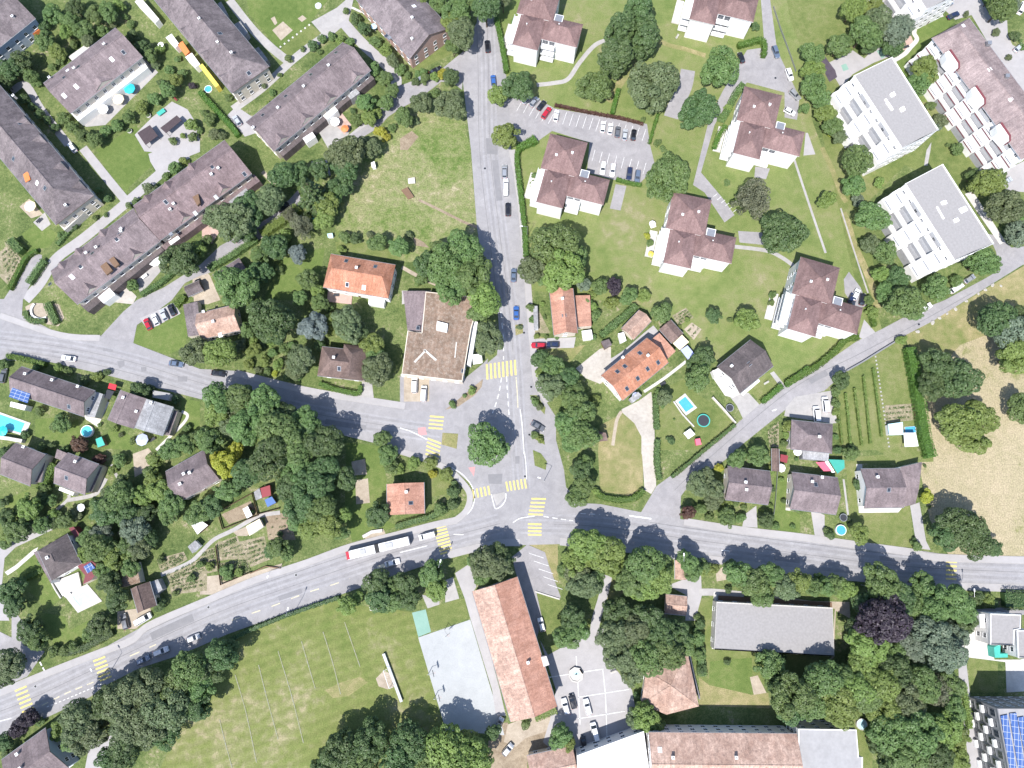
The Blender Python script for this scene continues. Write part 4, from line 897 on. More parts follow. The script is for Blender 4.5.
poly_mark('road_patch', 'B2', "40,440 60,440 55,480 38,480", 'patch'); poly_mark('road_patch', 'C1', "440,-60 500,-60 500,25 445,20", 'patch')
# parking bays and yard lines
def bays(tile, a, b, n, d, w=.14, mat='wpaint'):
    for i in range(n + 1):
        t = i / n; x = a[0] + (b[0] - a[0]) * t; y = a[1] + (b[1] - a[1]) * t
        marking(tile, "%g,%g %g,%g" % (x, y, x + d[0], y + d[1]), w, mat)
bays('Q2', (96, 222), (268, 258), 13, (-8, 24)); bays('Q2', (160, 322), (262, 348), 7, (6, -22)); bays('C0', (640, 492), (800, 560), 5, (-42, 75)); bays('X9', (150, 170), (245, 330), 4, (75, 25)); bays('D1', (580, 240), (680, 320), 5, (20, -16))
for pts in ("390,-20 402,180 410,330", "525,40 540,190 548,410", "240,90 530,45", "400,190 660,150", "400,300 640,262"): marking('X7', pts, .22)
G['fieldline'] = pmat('faded_field_line', (.195, .20, .088))
for pts in ("180,290 235,480 290,740", "400,170 470,400 530,640", "520,120 555,240 590,360", "630,70 680,230 720,390", "340,400 370,510 400,620", "100,520 130,640 165,768", "740,20 820,250", "300,240 340,400"):
    marking('B4', pts, .26, 'fieldline', None, 'field_line')
# ---- distant ground beyond the frame stays garden green
# ================================================================== light, sky, camera
SUN_AZ, SUN_EL = R(208), R(58.5)
world = bpy.data.worlds.new('World'); bpy.context.scene.world = world; world.use_nodes = True
nt = world.node_tree; sky = nt.nodes.new('ShaderNodeTexSky'); sky.sky_type = 'NISHITA'; sky.sun_disc = False
sky.sun_elevation = SUN_EL; sky.sun_rotation = SUN_AZ; sky.altitude = 500
bg = nt.nodes['Background']; bg.inputs['Strength'].default_value = .13; nt.links.new(sky.outputs['Color'], bg.inputs['Color'])
sl = bpy.data.lights.new('sun', 'SUN'); sl.energy = 4.1; sl.angle = R(.55); sl.color = (1.0, .965, .91)
so = bpy.data.objects.new('sun', sl); C.objects.link(so)
sd = Vector((math.sin(SUN_AZ) * math.cos(SUN_EL), math.cos(SUN_AZ) * math.cos(SUN_EL), math.sin(SUN_EL)))
so.rotation_euler = (-sd).to_track_quat('-Z', 'Y').to_euler(); so.location = sd * 300
cam = bpy.data.cameras.new('camera'); cam.sensor_width = 36; cam.lens = FOC / 1024 * 36; cam.clip_start = .5; cam.clip_end = 5000
co = bpy.data.objects.new('camera', cam); C.objects.link(co); co.location = (0, 0, CAM_H); co.rotation_euler = (TILT, 0, 0)
bpy.context.scene.camera = co
vs = bpy.context.scene.view_settings; vs.view_transform = 'Standard'; vs.look = 'None'; vs.gamma = 1.0; vs.exposure = .94; vs.use_curve_mapping = False
# ================================================================== BUILDINGS
RF['salmon'] = roof_mat('salmon_tiles', (.37, .19, .135), (.42, .235, .175), (.30, .16, .125), 3, .4)
RF['lilacroof'] = roof_mat('lilac_brown_tiles', (.21, .165, .165), (.27, .215, .21), (.19, .14, .135), 3, .4)
TER = dict(cat='terraced houses', group='long terraced rows with brown-grey roofs', storeys=2)
H = house('terraced_row', 'mauve roofed terraced row with a white canopy strip along its gardens and turquoise parasol', 'A0', "215,430 595,140 730,295 365,575", 6.3, 10.2, 'mauve', 'cream',
          chim="240,385 545,240 395,365", sky="572,303 390,443 328,490 340,355 410,350,1 335,405,1 630,265,1", dorm="500,400", dsize=3.6, **TER)
part_flat(H, 'terrace_canopy', 'A0', "365,582 735,314 757,347 400,620", 3.1, W_['white'])
part_flat(H, 'entrance_roof', 'A0', "350,290 470,205 490,225 370,312", 2.8, W_['stone'])
H = house('terraced_row', 'grey roofed terraced row cut by the left edge, with an orange awning on its roof', 'N', "92,196 56,226 -54,92 -18,62", 7.0, 11.5, 'grey', 'cream', 'hip',
          chim="9,92 64,204", sky="18,121,1 46,189,1 37,183 12,158,1", dorm="74,184 55,166 33,138 20,118", dsize=2.2, **TER)
part_flat(H, 'roof_awning', 'A1', "118,125 142,108 155,150 130,165", 9.6, K['orange'], 9.3); part_flat(H, 'entrance_roof', 'A1', "305,385 470,235 495,262 330,412", 3.0, W_['stone'])
H = house('terraced_row', 'grey roofed terraced row running off the top edge beside the paved garden path', 'N', "269,67 232,93 145,-11 182,-37", 7.0, 11.5, 'grey', 'cream', 'hip',
          chim="220,46 234,57 202,23", sky="247,70,1 221,35,1", dorm="224,73 205,50 186,25", dsize=2.4, **TER)
for t_, q_, m_ in (('A0', "690,8 718,-15 815,98 795,118", 'white'), ('A0', "848,192 878,172 918,226 898,244", 'white'), ('A0', "948,292 982,270 1024,328 1000,345", 'white')): part_flat(H, 'terrace_canopy', t_, q_, 3.0, W_[m_])
part_flat(H, 'terrace_canopy', 'A0', "908,228 934,210 970,264 950,285", 3.0, K['orange'], label='orange terrace canopy'); part_flat(H, 'terrace_canopy', 'B0', "-5,338 12,325 97,435 80,447", 3.0, K['yellow'], label='yellow terrace canopy')
for q_ in ("90,18 108,8 142,75 125,88", "172,125 205,108 245,165 228,190", "280,250 300,240 348,305 330,322"): part_flat(H, 'glass_porch', 'B0', q_, 2.8, RF['lightgrey'])
H = house('terraced_row', 'brown grey terraced row with four dormers beside the curving footpath', 'N', "245,122 344.5,42 369,70 275,152", 6.6, 11.0, 'mauve', 'cream',
          chim="255.5,131 280,111.5 305.5,90 330,69", sky="335,50,1 310,73,1 285,95,1 262,114,1", dorm="278,135 303.5,115 327,94 353,71", dsize=2.7, **TER)
part_flat(H, 'lean_to_roof', 'B0', "392,768 865,372 893,402 425,800", 3.3, RF['slate']); part_flat(H, 'glass_porch', 'B0', "745,478 790,443 818,475 772,508", 3.45, RF['lightgrey']); part_flat(H, 'terrace_canopy', 'B0', "622,585 680,535 706,565 650,612", 3.5, W_['white'])
part_flat(H, 'terrace_canopy', 'B0', "525,708 575,675 592,700 545,732", 3.4, W_['white'])
H = house('terraced_row', 'greyish left half of the long lower terraced row, its end above the road', 'N', "136,206 156.5,242 79,305 50,272", 6.6, 11.0, 'mauve', 'cream', chim="88,254 99,249 124,231 125,234",
          sky="83,268,1 74,278 122,236,1 119,241,1 52,285,1 95,255,1", dorm="62,266 78,252 102,233 86,286 132,252", dsize=2.0, **TER)
part_flat(H, 'roof_terrace', 'A1', "510,590 540,568 575,615 545,640", 9.0, W_['wood'], 8.3); part_flat(H, 'roof_terrace', 'A1', "555,560 582,545 610,585 588,602", 9.0, W_['wood'], 8.3)
part_flat(H, 'lean_to_roof', 'N', "80,305 157,243 164,250 88,312", 3.2, RF['slate']); part_flat(H, 'terrace_canopy', 'A1', "500,755 560,705 590,740 530,785", 3.4, W_['white']); part_flat(H, 'terrace_canopy', 'A1', "785,495 825,465 835,480 795,510", 3.6, K['cream'])
H = house('terraced_row', 'reddish mauve right half of the long lower terraced row beside the small wood', 'N', "222,140 254,173 157,241.5 136.5,205.5", 6.6, 11.2, 'mauvebrown', 'cream', chim="220,170 213,176 175,205 171,210",
          sky="168,204,1 214,169,1 167,231,1 213,194,1 242,171,1 192,210,1", dorm="147,199 168,186 192,167 184,218 222,188", dsize=2.0, **TER)
part_flat(H, 'roof_terrace', 'A1', "985,240 1015,225 1024,270 1010,285", 9.2, W_['wood'], 8.3)
part_flat(H, 'lean_to_roof', 'N', "158,243 254,174 260,181 165,250", 3.2, RF['mauvebrown']); part_flat(H, 'terrace_canopy', 'A1', "862,470 910,438 922,452 875,486", 3.5, W_['white']); part_flat(H, 'glass_porch', 'B1', "145,265 235,195 250,212 160,280", 3.4, RF['lightgrey'])
H = house('house', 'grey roofed house with pale blue walls in the upper left corner', 'A0', "180,95 -150,360 -310,190 20,-75", 7.0, 10.2, 'grey', 'blue', chim="65,85", storeys=2)
part_flat(H, 'awning', 'A0', "138,150 182,124 202,150 155,180", 3.0, K['orange'])
H = house('house', 'grey roofed house with pink brick gable beside the top junction', 'N', "410,60.5 448,28 395,-34 357,-2", 6.3, 10.4, 'grey', 'brick', chim="413,22 412,39", sky="385,31,1 388,33,1 414,6", storeys=2)
# ---- detached houses above the left road
H = house('house', 'bright orange tiled house below the open meadow', 'B1', "668,530 1000,590 965,760 632,702", 6.2, 9.6, 'orange', 'white', 'hip', hipk=.45, chim="805,608", sky="745,562,1 895,592,1 750,685,1 835,700", storeys=2)
part_flat(H, 'terrace', 'B1', "655,715 780,735 775,790 650,775", .35, G['terracotta']); part_flat(H, 'canopy', 'B2', "865,-15 945,0 940,32 862,20", 2.6, W_['whitemetal'])
H = house('house', 'reddish brown weathered house beside the parked red car', 'Q1', "392,626 466,612 485,662 402,676", 4.6, 7.2, 'pink', 'cream', chim="405,622 430,645", sky="437,668,1", storeys=1)
part_flat(H, 'garage', 'Q1', "366,609 395,603 402,670 376,673", 2.8, RF['grey'], edge=W_['cream'])
house('garage', 'long grey mauve garage under the bright green tree', 'B1', "62,640 205,550 232,607 102,695", 2.8, 4.0, 'mauve', 'cream', storeys=0, cat='garage')
house('garage', 'small dark roofed garage above the sandy forecourt', 'Q1', "369,574 398,560 406,580 376,594", 2.7, 3.7, 'slate', 'cream', storeys=0, cat='garage')
H = house('house', 'dark brown house with crossing roofs by the road, hedge in front', 'B2', "628,240 848,262 834,416 597,384", 4.8, 8.0, 'brown', 'cream', 'hip', chim="690,298 793,288", sky="712,352,1", storeys=1)
# cross wing of the same house
_c, _a, _L, _B = rectfit('B2', "735,222 862,243 838,415 712,396", 4.85)
wing = MB(); _l, _b = _L / 2, _B / 2
wing.add([(-_l, -_b, 4.85), (_l, -_b, 4.85), (_l, _b, 4.85), (-_l, _b, 4.85), (-_l + _b * .1, 0, 8.3), (_l - _b * .9, 0, 8.3)], [(0, 1, 5, 4), (2, 3, 4, 5), (1, 2, 5), (3, 0, 4)])
wq = local(H, _c); wo = wing.obj('roof', RF['brown'], H['root'], (wq.x, wq.y, 0), _a - H['a']); MB().box(-_l + .5, _l - .5, -_b + .5, _b - .5, 0, 4.8).obj('wall', W_['cream'], H['root'], (wq.x, wq.y, 0), _a - H['a'])
H = flat_building('shop_building', 'large low commercial building with a mossy red brown roof beside the crossing', 'N', "426,292 471,297 474,318 471,328 462,381 402,374 408,331 422,333", 5.0, 'rust', 'cream', 1, .12, sky="418,328,1 463,371,1")
part_flat(H, 'flat_roof_wing', 'N', "403,291 425.5,291 422,332.5 407.5,330.5", 4.2, RF['mauve'], edge=W_['cream']); part_flat(H, 'awning', 'C2', "372,108 398,112 362,335 342,330", 3.2, W_['white']); part_flat(H, 'roof_hatch', 'C2', "190,108 245,122 240,165 185,152", 6.0, W_['whitemetal'], 5.0)
for q_ in ("118,255 130,252 190,305 180,312", "286,215 292,215 284,295 278,295", "70,315 128,255 134,262 78,322"): part_flat(H, 'roof_duct', 'C2', q_, 5.2, W_['stone'], 5.0)
for t_, q_ in (('C2', "370,280 418,275 422,322 375,330"),): open_roof('shade_canopy', 'square white shade canopy at the corner of the mossy roofed building', 'canopy', t_, q_, 2.7, K['white'])
# ---- houses in the middle
H = house('house', 'pale orange tiled house right of the blue moving car', 'Q2', "75,580 123,577 130,665 84,672", 5.4, 8.2, 'salmon', 'cream', storeys=2, chim="100,600", sky="104,632,1")
part_flat(H, 'lean_to_roof', 'Q2', "126,591 156,590 159,652 131,654", 3.4, RF['salmon'], edge=W_['cream'])
H = house('house', 'long bright orange farmhouse with many skylights beside the gravel drive', 'D2', "10,385 238,193 352,318 112,517", 6.0, 9.2, 'orange', 'white', storeys=2, chim="120,290 240,290", sky="195,400,1 140,452,1 300,318,1 245,352,1 205,270,1 128,338,1 90,365,1")
part_flat(H, 'lean_to_roof', 'D2', "258,206 304,168 388,262 342,305", 3.8, RF['salmon'], edge=W_['white'])
part_flat(H, 'glass_porch', 'D2', "150,505 195,470 215,490 170,525", 2.6, RF['lightgrey'])
H = house('outbuilding', 'weathered pink outbuilding behind the orange farmhouse', 'D2', "115,152 195,45 268,112 165,200", 3.2, 4.8, 'pink', 'cream', storeys=0, cat='outbuilding')
H = house('garden_house', 'brown roofed garden house at the end of the orange farmhouse', 'D2', "302,150 362,102 428,172 368,222", 2.9, 4.0, 'brown', 'wood', storeys=0, cat='outbuilding')
open_roof('pergola', 'pale orange and white pergola roof below the brown garden house', 'pergola', 'D2', "373,222 420,178 456,215 408,256", 2.5, K['cream'], W_['wood'])
H = house('house', 'dark mauve roofed house with white terrace beside the hedge lined east road', 'D2', "600,345 772,200 886,340 716,477", 5.6, 8.6, 'slate', 'white', storeys=2, chim="672,338", sky="760,330,1")
part_flat(H, 'balcony', 'D2', "722,478 812,405 820,415 732,490", 2.9, W_['white'], 2.6); part_flat(H, 'terrace_roof', 'D2', "575,362 612,350 632,382 590,398", 2.6, W_['white'])
H = house('house', 'grey hipped house with a glass veranda roof beside the vineyard', 'X3', "310,222 602,248 604,462 290,432", 4.6, 7.4, 'mauve', 'cream', 'hip', storeys=1, chim="490,345")
part_flat(H, 'veranda_roof', 'X3', "388,442 580,458 572,520 385,502", 2.9, RF['lightgrey'])
H = house('house', 'plain mauve roofed house by the main road, leftmost of three below the vineyard', 'D3', "652,86 870,106 862,285 641,250", 4.6, 7.2, 'mauve', 'cream', storeys=1, chim="738,165 744,203", swap=False)
H = house('house', 'mauve roofed house between the red shade sail and the main road', 'Q4', "560,178 652,186 648,262 555,249", 4.6, 7.3, 'mauve', 'cream', storeys=1, chim="622,186 600,195", sky="608,201,1")
H = house('house', 'brown roofed house with a long lawn beside the dry field', 'F3', "200,105 388,86 410,290 195,300", 4.8, 7.4, 'mauve', 'white', storeys=1, chim="272,138", sky="325,205,1")
part_flat(H, 'garage', 'F3', "391,88 502,62 486,200 468,276 414,290", 3.4, RF['mauve'], edge=W_['white'])
# ---- houses lower left
H = house('house', 'long stepped brown roofed house with blue solar panels beside the pool', 'A2', "110,352 490,455 430,604 48,462", 5.4, 8.4, 'mauve', 'cream', storeys=2, chim="130,378 262,408 390,440", sky="345,545,1")
sp = part_flat(H, 'solar_panel', 'A2', "62,448 155,480 140,528 45,495", 6.5, SOLAR, 6.2); part_flat(H, 'annex', 'A2', "492,470 527,482 485,602 436,596", 3.6, RF['lightgrey'], edge=W_['cream']); part_flat(H, 'terrace_roof', 'A2', "55,520 135,540 125,565 50,545", 3.0, W_['white'])
H = house('house', 'mauve half of a semi detached pair beside the white paved drive', 'A2', "622,460 745,505 690,662 548,612", 5.2, 8.0, 'mauve', 'white', storeys=2, chim="643,503", swap=False)
H = house('house', 'light grey roofed half of a semi detached pair by the left road', 'A2', "748,506 886,546 832,700 694,652", 5.2, 8.0, 'lightgrey', 'cream', storeys=2, chim="785,530 690,568")
part_flat(H, 'annex', 'A2', "888,562 910,572 868,692 836,690", 3.0, RF['grey'], edge=W_['cream'])
H = house('house', 'brown roofed house at the left edge below the swimming pool', 'Q3', "30,118 92,141 60,204 0,180", 5.0, 7.8, 'mauve', 'cream', storeys=2, chim="43,125"); part_flat(H, 'annex', 'A3', "205,55 238,40 210,165 165,165", 3.0, RF['grey'], edge=W_['cream'])
H = house('house', 'brown roofed house with a bright green strip hedge on its left', 'Q3', "132,136 200,162 168,222 111,198", 5.0, 7.8, 'mauve', 'cream', storeys=2, chim="150,155", sky="133,188,1"); part_flat(H, 'annex', 'A3', "500,88 525,85 470,215 440,210", 3.0, RF['grey'], edge=W_['cream'])
part_flat(H, 'terrace_canopy', 'A3', "306,188 380,218 372,234 300,205", 2.8, W_['white']); part_flat(H, 'porch_roof', 'A3', "292,-5 350,20 328,58 280,40", 3.2, RF['mauve'])
house('house', 'dark mauve roofed house standing alone at the edge of the wood', 'Q3', "331,172 410,134 437,187 361,240", 5.0, 8.2, 'mauve', 'cream', storeys=2, chim="385,178 364,200 372,180")
H = house('house', 'dark brown hipped house with maroon roof terrace and white facade', 'X8', "238,452 432,342 515,535 332,645", 5.4, 8.6, 'slate', 'white', 'hip', storeys=2, chim="318,495", hipk=.8)
part_flat(H, 'lean_to_roof', 'X8', "214,462 236,455 330,645 325,662", 4.6, RF['mauve'], edge=W_['white']); part_flat(H, 'roof_terrace', 'X8', "490,545 575,510 648,560 585,640 530,668 545,610", 3.0, W_['maroon'], edge=W_['cream']); part_flat(H, 'solar_panel', 'X8', "533,555 580,528 612,565 560,598", 3.3, SOLAR, 3.05)
part_flat(H, 'terrace', 'X8', "340,650 500,590 520,680 400,745", .6, G['slab']); part_flat(H, 'porch_roof', 'X8', "440,308 470,298 515,355 495,385", 3.0, W_['maroon'])
H = house('house', 'patchy rust roofed house between the garden plots and the main road', 'Q3', "263,408 300,396 312,440 275,462", 4.2, 6.4, 'brown', 'cream', storeys=1); part_flat(H, 'lean_to_roof', 'X8', "738,562 868,528 898,655 775,690", 3.0, RF['rust'], edge=W_['cream']); part_flat(H, 'glass_porch', 'X8', "958,655 1010,635 1040,700 990,740", 2.8, RF['lightgrey'])
H = house('house', 'brown roofed house with pale blue gable in the lower left corner', 'A4', "8,728 235,560 350,768 125,935", 6.0, 9.2, 'mauve', 'blue', storeys=2, chim="120,760 80,700")
house('house', 'small orange tiled house on the corner plot inside the road bend', 'N', "386,483.5 424,483 424.5,513.5 388,515", 5.0, 7.4, 'salmon', 'cream', storeys=2, chim="407,492", sky="411,503,1", swap=True)
# ---- school and its neighbours
H = house('school', 'long school hall with one pale and one orange roof slope beside the court', 'N', "472,592 517.5,576 557,707 511,721.5", 7.0, 10.0, 'pink', 'cream', storeys=2, chim="528,662 545,664", over=.6, cat='school')
H['roof'].data.materials.append(RF['salmon'])
_ux = math.cos(H['a'] + math.pi / 2)          # world x of the local +y side
H['roof'].data.polygons[1 if _ux > 0 else 0].material_index = 2
part_flat(H, 'chimney_block', 'C4', "722,200 750,195 765,240 735,250", 8.6, W_['chimney'], 7.0)
house('house', 'small weathered pink roofed building below the sandy school yard', 'X7', "140,490 372,440 402,600 165,660", 4.5, 6.4, 'pink', 'cream', storeys=1, cat='building')
flat_building('hall_wing', 'bright white flat roofed building at the bottom of the school yard', 'X7', "395,490 735,366 758,553 760,650 400,650", 6.5, 'whiteroof', 'white', 2, .25)
H = house('school', 'long pink grey tiled building along the bottom edge with white facade', 'N', "649,733 798,733 799,790 650,790", 9.0, 12.0, 'pink', 'white', storeys=3, chim="672,756 735,756", sky="660,750", cat='school')
flat_building('school_wing', 'pale flat roofed block at the bottom edge beside the small round tank', 'N', "798.5,729 856,730 858,757 862,757 862,800 799,800", 9.0, 'paleroof', 'white', 3, .2)
pyramid_house('pavilion', 'pink tiled pavilion with a hipped roof beside the lawn and school yard', 'D4', "235,270 445,160 507,452 340,495 212,440", (362, 345), 4.2, 6.8, 'pink', 'cream')
house('garage', 'small pink tiled outbuilding in the shade of the oak clump', 'X4', "33,180 135,182 137,290 20,268", 3.0, 4.0, 'pink', 'cream', storeys=0, cat='outbuilding')
house('covered_walk', 'narrow pink tiled covered walk leading to the main road', 'D3', "386,562 440,566 448,665 382,662", 2.9, 3.8, 'pink', 'cream', storeys=0, cat='covered walk', wins=False)
H = flat_building('sports_hall', 'wide low building with a plain grey gravel roof beside the street trees', 'X4', "290,216 882,246 890,490 278,456", 4.2, 'gravel', 'stone', 1, .2, step=4.0)
part_flat(H, 'wood_deck', 'X4', "300,182 880,218 882,243 298,212", .25, W_['wood'])
# ---- flat roofed apartments with stepped terraces
W_['terrace_floor'] = plain('terrace_floor', (.29, .29, .305), .9, .12, 1.0); W_['softwhite'] = plain('pale_grey_render', (.40, .40, .42), .85, .05, .8)
def terraces(H, tile, a, b, bays, h, depths, accent=None, roofname='terrace'):
    """stepped terraces along the roof edge a -> b (outward is to the right of a -> b)"""
    A, Bp = local(H, P(*px(tile, [a])[0], h)), local(H, P(*px(tile, [b])[0], h)); L = (Bp - A).length; d = (Bp - A) / L; n = Vector((d.y, -d.x)); bl = L / bays
    for j in range(bays):
        solid = j % 2 == 0; off = .9 if solid else 0.0; s0, s1 = bl * j + .05, bl * (j + 1) - .05
        for k, dep in enumerate(depths):                     # k = 0 lowest and deepest
            z1 = h * (k + 1) / (len(depths) + 1) + .4; q = [A + d * s0, A + d * s1, A + d * s1 + n * (dep + off), A + d * s0 + n * (dep + off)]
            m = MB(); m.prism(q, 0 if k == 0 else h * k / (len(depths) + 1) + .4, z1 - .05, 1 if not solid else 0, 1 if not solid else 0)
            m.ribbon([q[0] + n * .3, q[3] + d * .12 - n * .12, q[2] - d * .12 - n * .12, q[1] + n * .3], .22, z1 - .05, z1 + (.6 if not solid else .25), 0)
            if accent: m.ribbon([q[3] + n * .02 + d * .3, q[2] + n * .02 - d * .3], .06, z1 - .5, z1 - .1, 2)
            o = m.obj(roofname, [W_['white'], W_['terrace_floor'], accent or W_['metal']], H['root'])
            rz = math.atan2(d.y, d.x)
            if solid:
                for t, wd in ((.5, .14), (.5, .1)):
                    c0 = A + d * (s0 + (s1 - s0) * .5) + n * (dep + off - (.6 if wd > .12 else 1.5)); m = MB(); m.box(-(s1 - s0) * .32, (s1 - s0) * .32, -wd * 2.4, wd * 2.4, 0, .05)
                    m.obj('skylight_slit', [W_['metal'] if wd > .12 else W_['softwhite']], o, (c0.x, c0.y, z1 - .04), rz)
            else:
                q0 = depths[k + 1] if k + 1 < len(depths) else 0.0
                c0 = A + d * ((s0 + s1) / 2) + n * (q0 + .03); m = MB(); m.box(-(s1 - s0) / 2 + .2, (s1 - s0) / 2 - .2, -.03, .03, .05, 1.7)
                m.obj('glazed_front', W_['grey'], o, (c0.x, c0.y, z1 - .05), rz)
                c0 = A + d * ((s0 + s1) / 2) + n * ((q0 + dep) / 2); m = MB(); m.box(-(s1 - s0) / 2 + .3, (s1 - s0) / 2 - .3, -.3, .3, .0, .5)
                m.obj('plant_trough', W_['white'], o, (c0.x, c0.y, z1 - .05), rz)
def apartment(label, tile, pts, extras):
    H = flat_building('apartment_building', label, tile, pts, 12.5, 'gravel', 'white', 4, .3, 'apartment building', wins=True, group='flat grey roofed apartment blocks with white terraces')
    c = px(tile, pts); terraces(H, 'N', c[0], c[3], 5, 12.5, (6.0, 4.0, 2.0))
    for q_, hh in extras: part_flat(H, 'roof_hatch', tile, q_, 12.5 + hh, W_['whitemetal'], 12.52)
    return H
apartment('flat grey apartment block with white terraces beside the play area', 'E0', "275,390 470,295 705,665 520,760", (("462,478 482,468 492,486 472,496", .5), ("512,552 532,542 542,562 522,572", .5), ("432,508 442,504 476,552 466,558", .25), ("440,525 450,520 480,560 470,566", .3)))
apartment('flat grey apartment block with white terraces just above the east road', 'F1', "415,175 605,75 865,480 665,565", (("600,262 625,256 632,274 608,280", .5), ("665,352 685,345 695,362 672,372", .5), ("575,290 582,287 618,350 610,354", .25), ("690,300 725,285 738,308 705,325", .2)))
apartment('flat apartment block with white terraces cut by the top edge right of centre', 'N', "878,-62 916,-80 962,-8 926,10", ())
# ---- big mauve roofed apartment house
H = house('apartment_building', 'long apartment house with mauve roof, red trimmed terraces and white bays, upper right', 'N', "935,39 969.5,15 1056,138 1021,162", 11.0, 13.6, 'lilacroof', 'white', 'hip', hipk=.25, storeys=4, cat='apartment building', sky="963,26 988,71 1009,101")
for p_ in ((990, 42), (1008, 75)): part_flat(H, 'roof_hatch', 'N', [(p_[0] - 2, p_[1] - 1.5), (p_[0] + 2, p_[1] - 1.5), (p_[0] + 2, p_[1] + 2), (p_[0] - 2, p_[1] + 2)], 13.2, W_['metal'], 12.0)
terraces(H, 'N', (935, 39), (1021, 162), 9, 11.0, (4.0, 2.5, 1.0), W_['maroon'])
for a_ in ((950, 57), (976, 93), (1001, 130)):
    x, y = a_
    o = part_flat(H, 'white_bay', 'N', [(x - 5, y - 4), (x - 1, y - 6.5), (x + 8, y + 6), (x + 8, y + 11), (x + 5, y + 12), (x - 3, y + 3)], 12.2, W_['white'], 9.0)
    part_flat(H, 'bay_trim', 'N', [(x, y - 7.5), (x + 1.2, y - 8), (x + 10, y + 5), (x + 10, y + 11), (x + 8.9, y + 11), (x + 8.7, y + 5.5)], 12.6, W_['maroon'], 10.0)
# ---- lower right
H = flat_building('modern_house', 'low modern white block with dark flat roof above the white paved court', 'X6', "742,362 990,372 985,482 935,492 930,620 742,612", 6.5, 'gravel', 'white', 2, .4)
part_flat(H, 'side_block', 'X6', "657,365 697,365 703,480 662,476", 5.2, W_['white']); part_flat(H, 'canopy', 'X6', "775,640 830,610 828,690 890,690 890,722 785,725", 3.0, K['teal'])
flat_building('modern_house', 'second dark flat roofed modern block cut by the right edge', 'X6', "962,500 1090,500 1090,722 972,722", 6.5, 'gravel', 'white', 2, .4)
H = flat_building('apartment_building', 'tall grey apartment block with rows of white windows and solar panels, lower right corner', 'F4', "885,463 1160,463 1160,1000 985,1000", 12.5, 'paleroof', 'darkgrey', 0, .4, 'apartment building', wins=False)
for q_ in ("905,502 940,495 985,768 950,768", "950,490 985,486 1030,768 995,768", "993,510 1024,505 1060,700 1030,705"): part_flat(H, 'solar_panel', 'F4', q_, 12.9, SOLAR, 12.6)
qa, qb = local(H, P(*px('F4', [(885, 463)])[0], 12.5)), local(H, P(*px('F4', [(985, 1000)])[0], 12.5)); d = (qb - qa).normalized(); n = Vector((d.y, -d.x))
if n.dot(sum(H['q'], Vector((0, 0))) / 4 - qa) > 0: n = -n
for k in range(4):
    for j in range(12):
        p = qa + d * (1.6 + 2.7 * j) + n * .02; rz = math.atan2(-n.x, n.y)
        w = inst('window', BIGWINDOW, H['root'], (p.x, p.y, 1.7 + 2.9 * k), rz)
        if (j + k) % 2 == 0: MB().box(-1.0, 1.0, .07, .8, -1.5, -.6).obj('balcony', W_['white'], w)
qn = local(H, P(*px('F4', [(1160, 463)])[0], 12.5)); dn = (qn - qa).normalized(); nn = Vector((dn.y, -dn.x)); nn = nn if nn.dot(sum(H['q'], Vector((0, 0))) / 4 - qa) < 0 else -nn
for k in range(4):
    for j in range(5):
        p = qa + dn * (2 + 3.2 * j) + nn * .02; inst('window', WINDOW, H['root'], (p.x, p.y, 1.7 + 2.9 * k), math.atan2(-nn.x, nn.y))
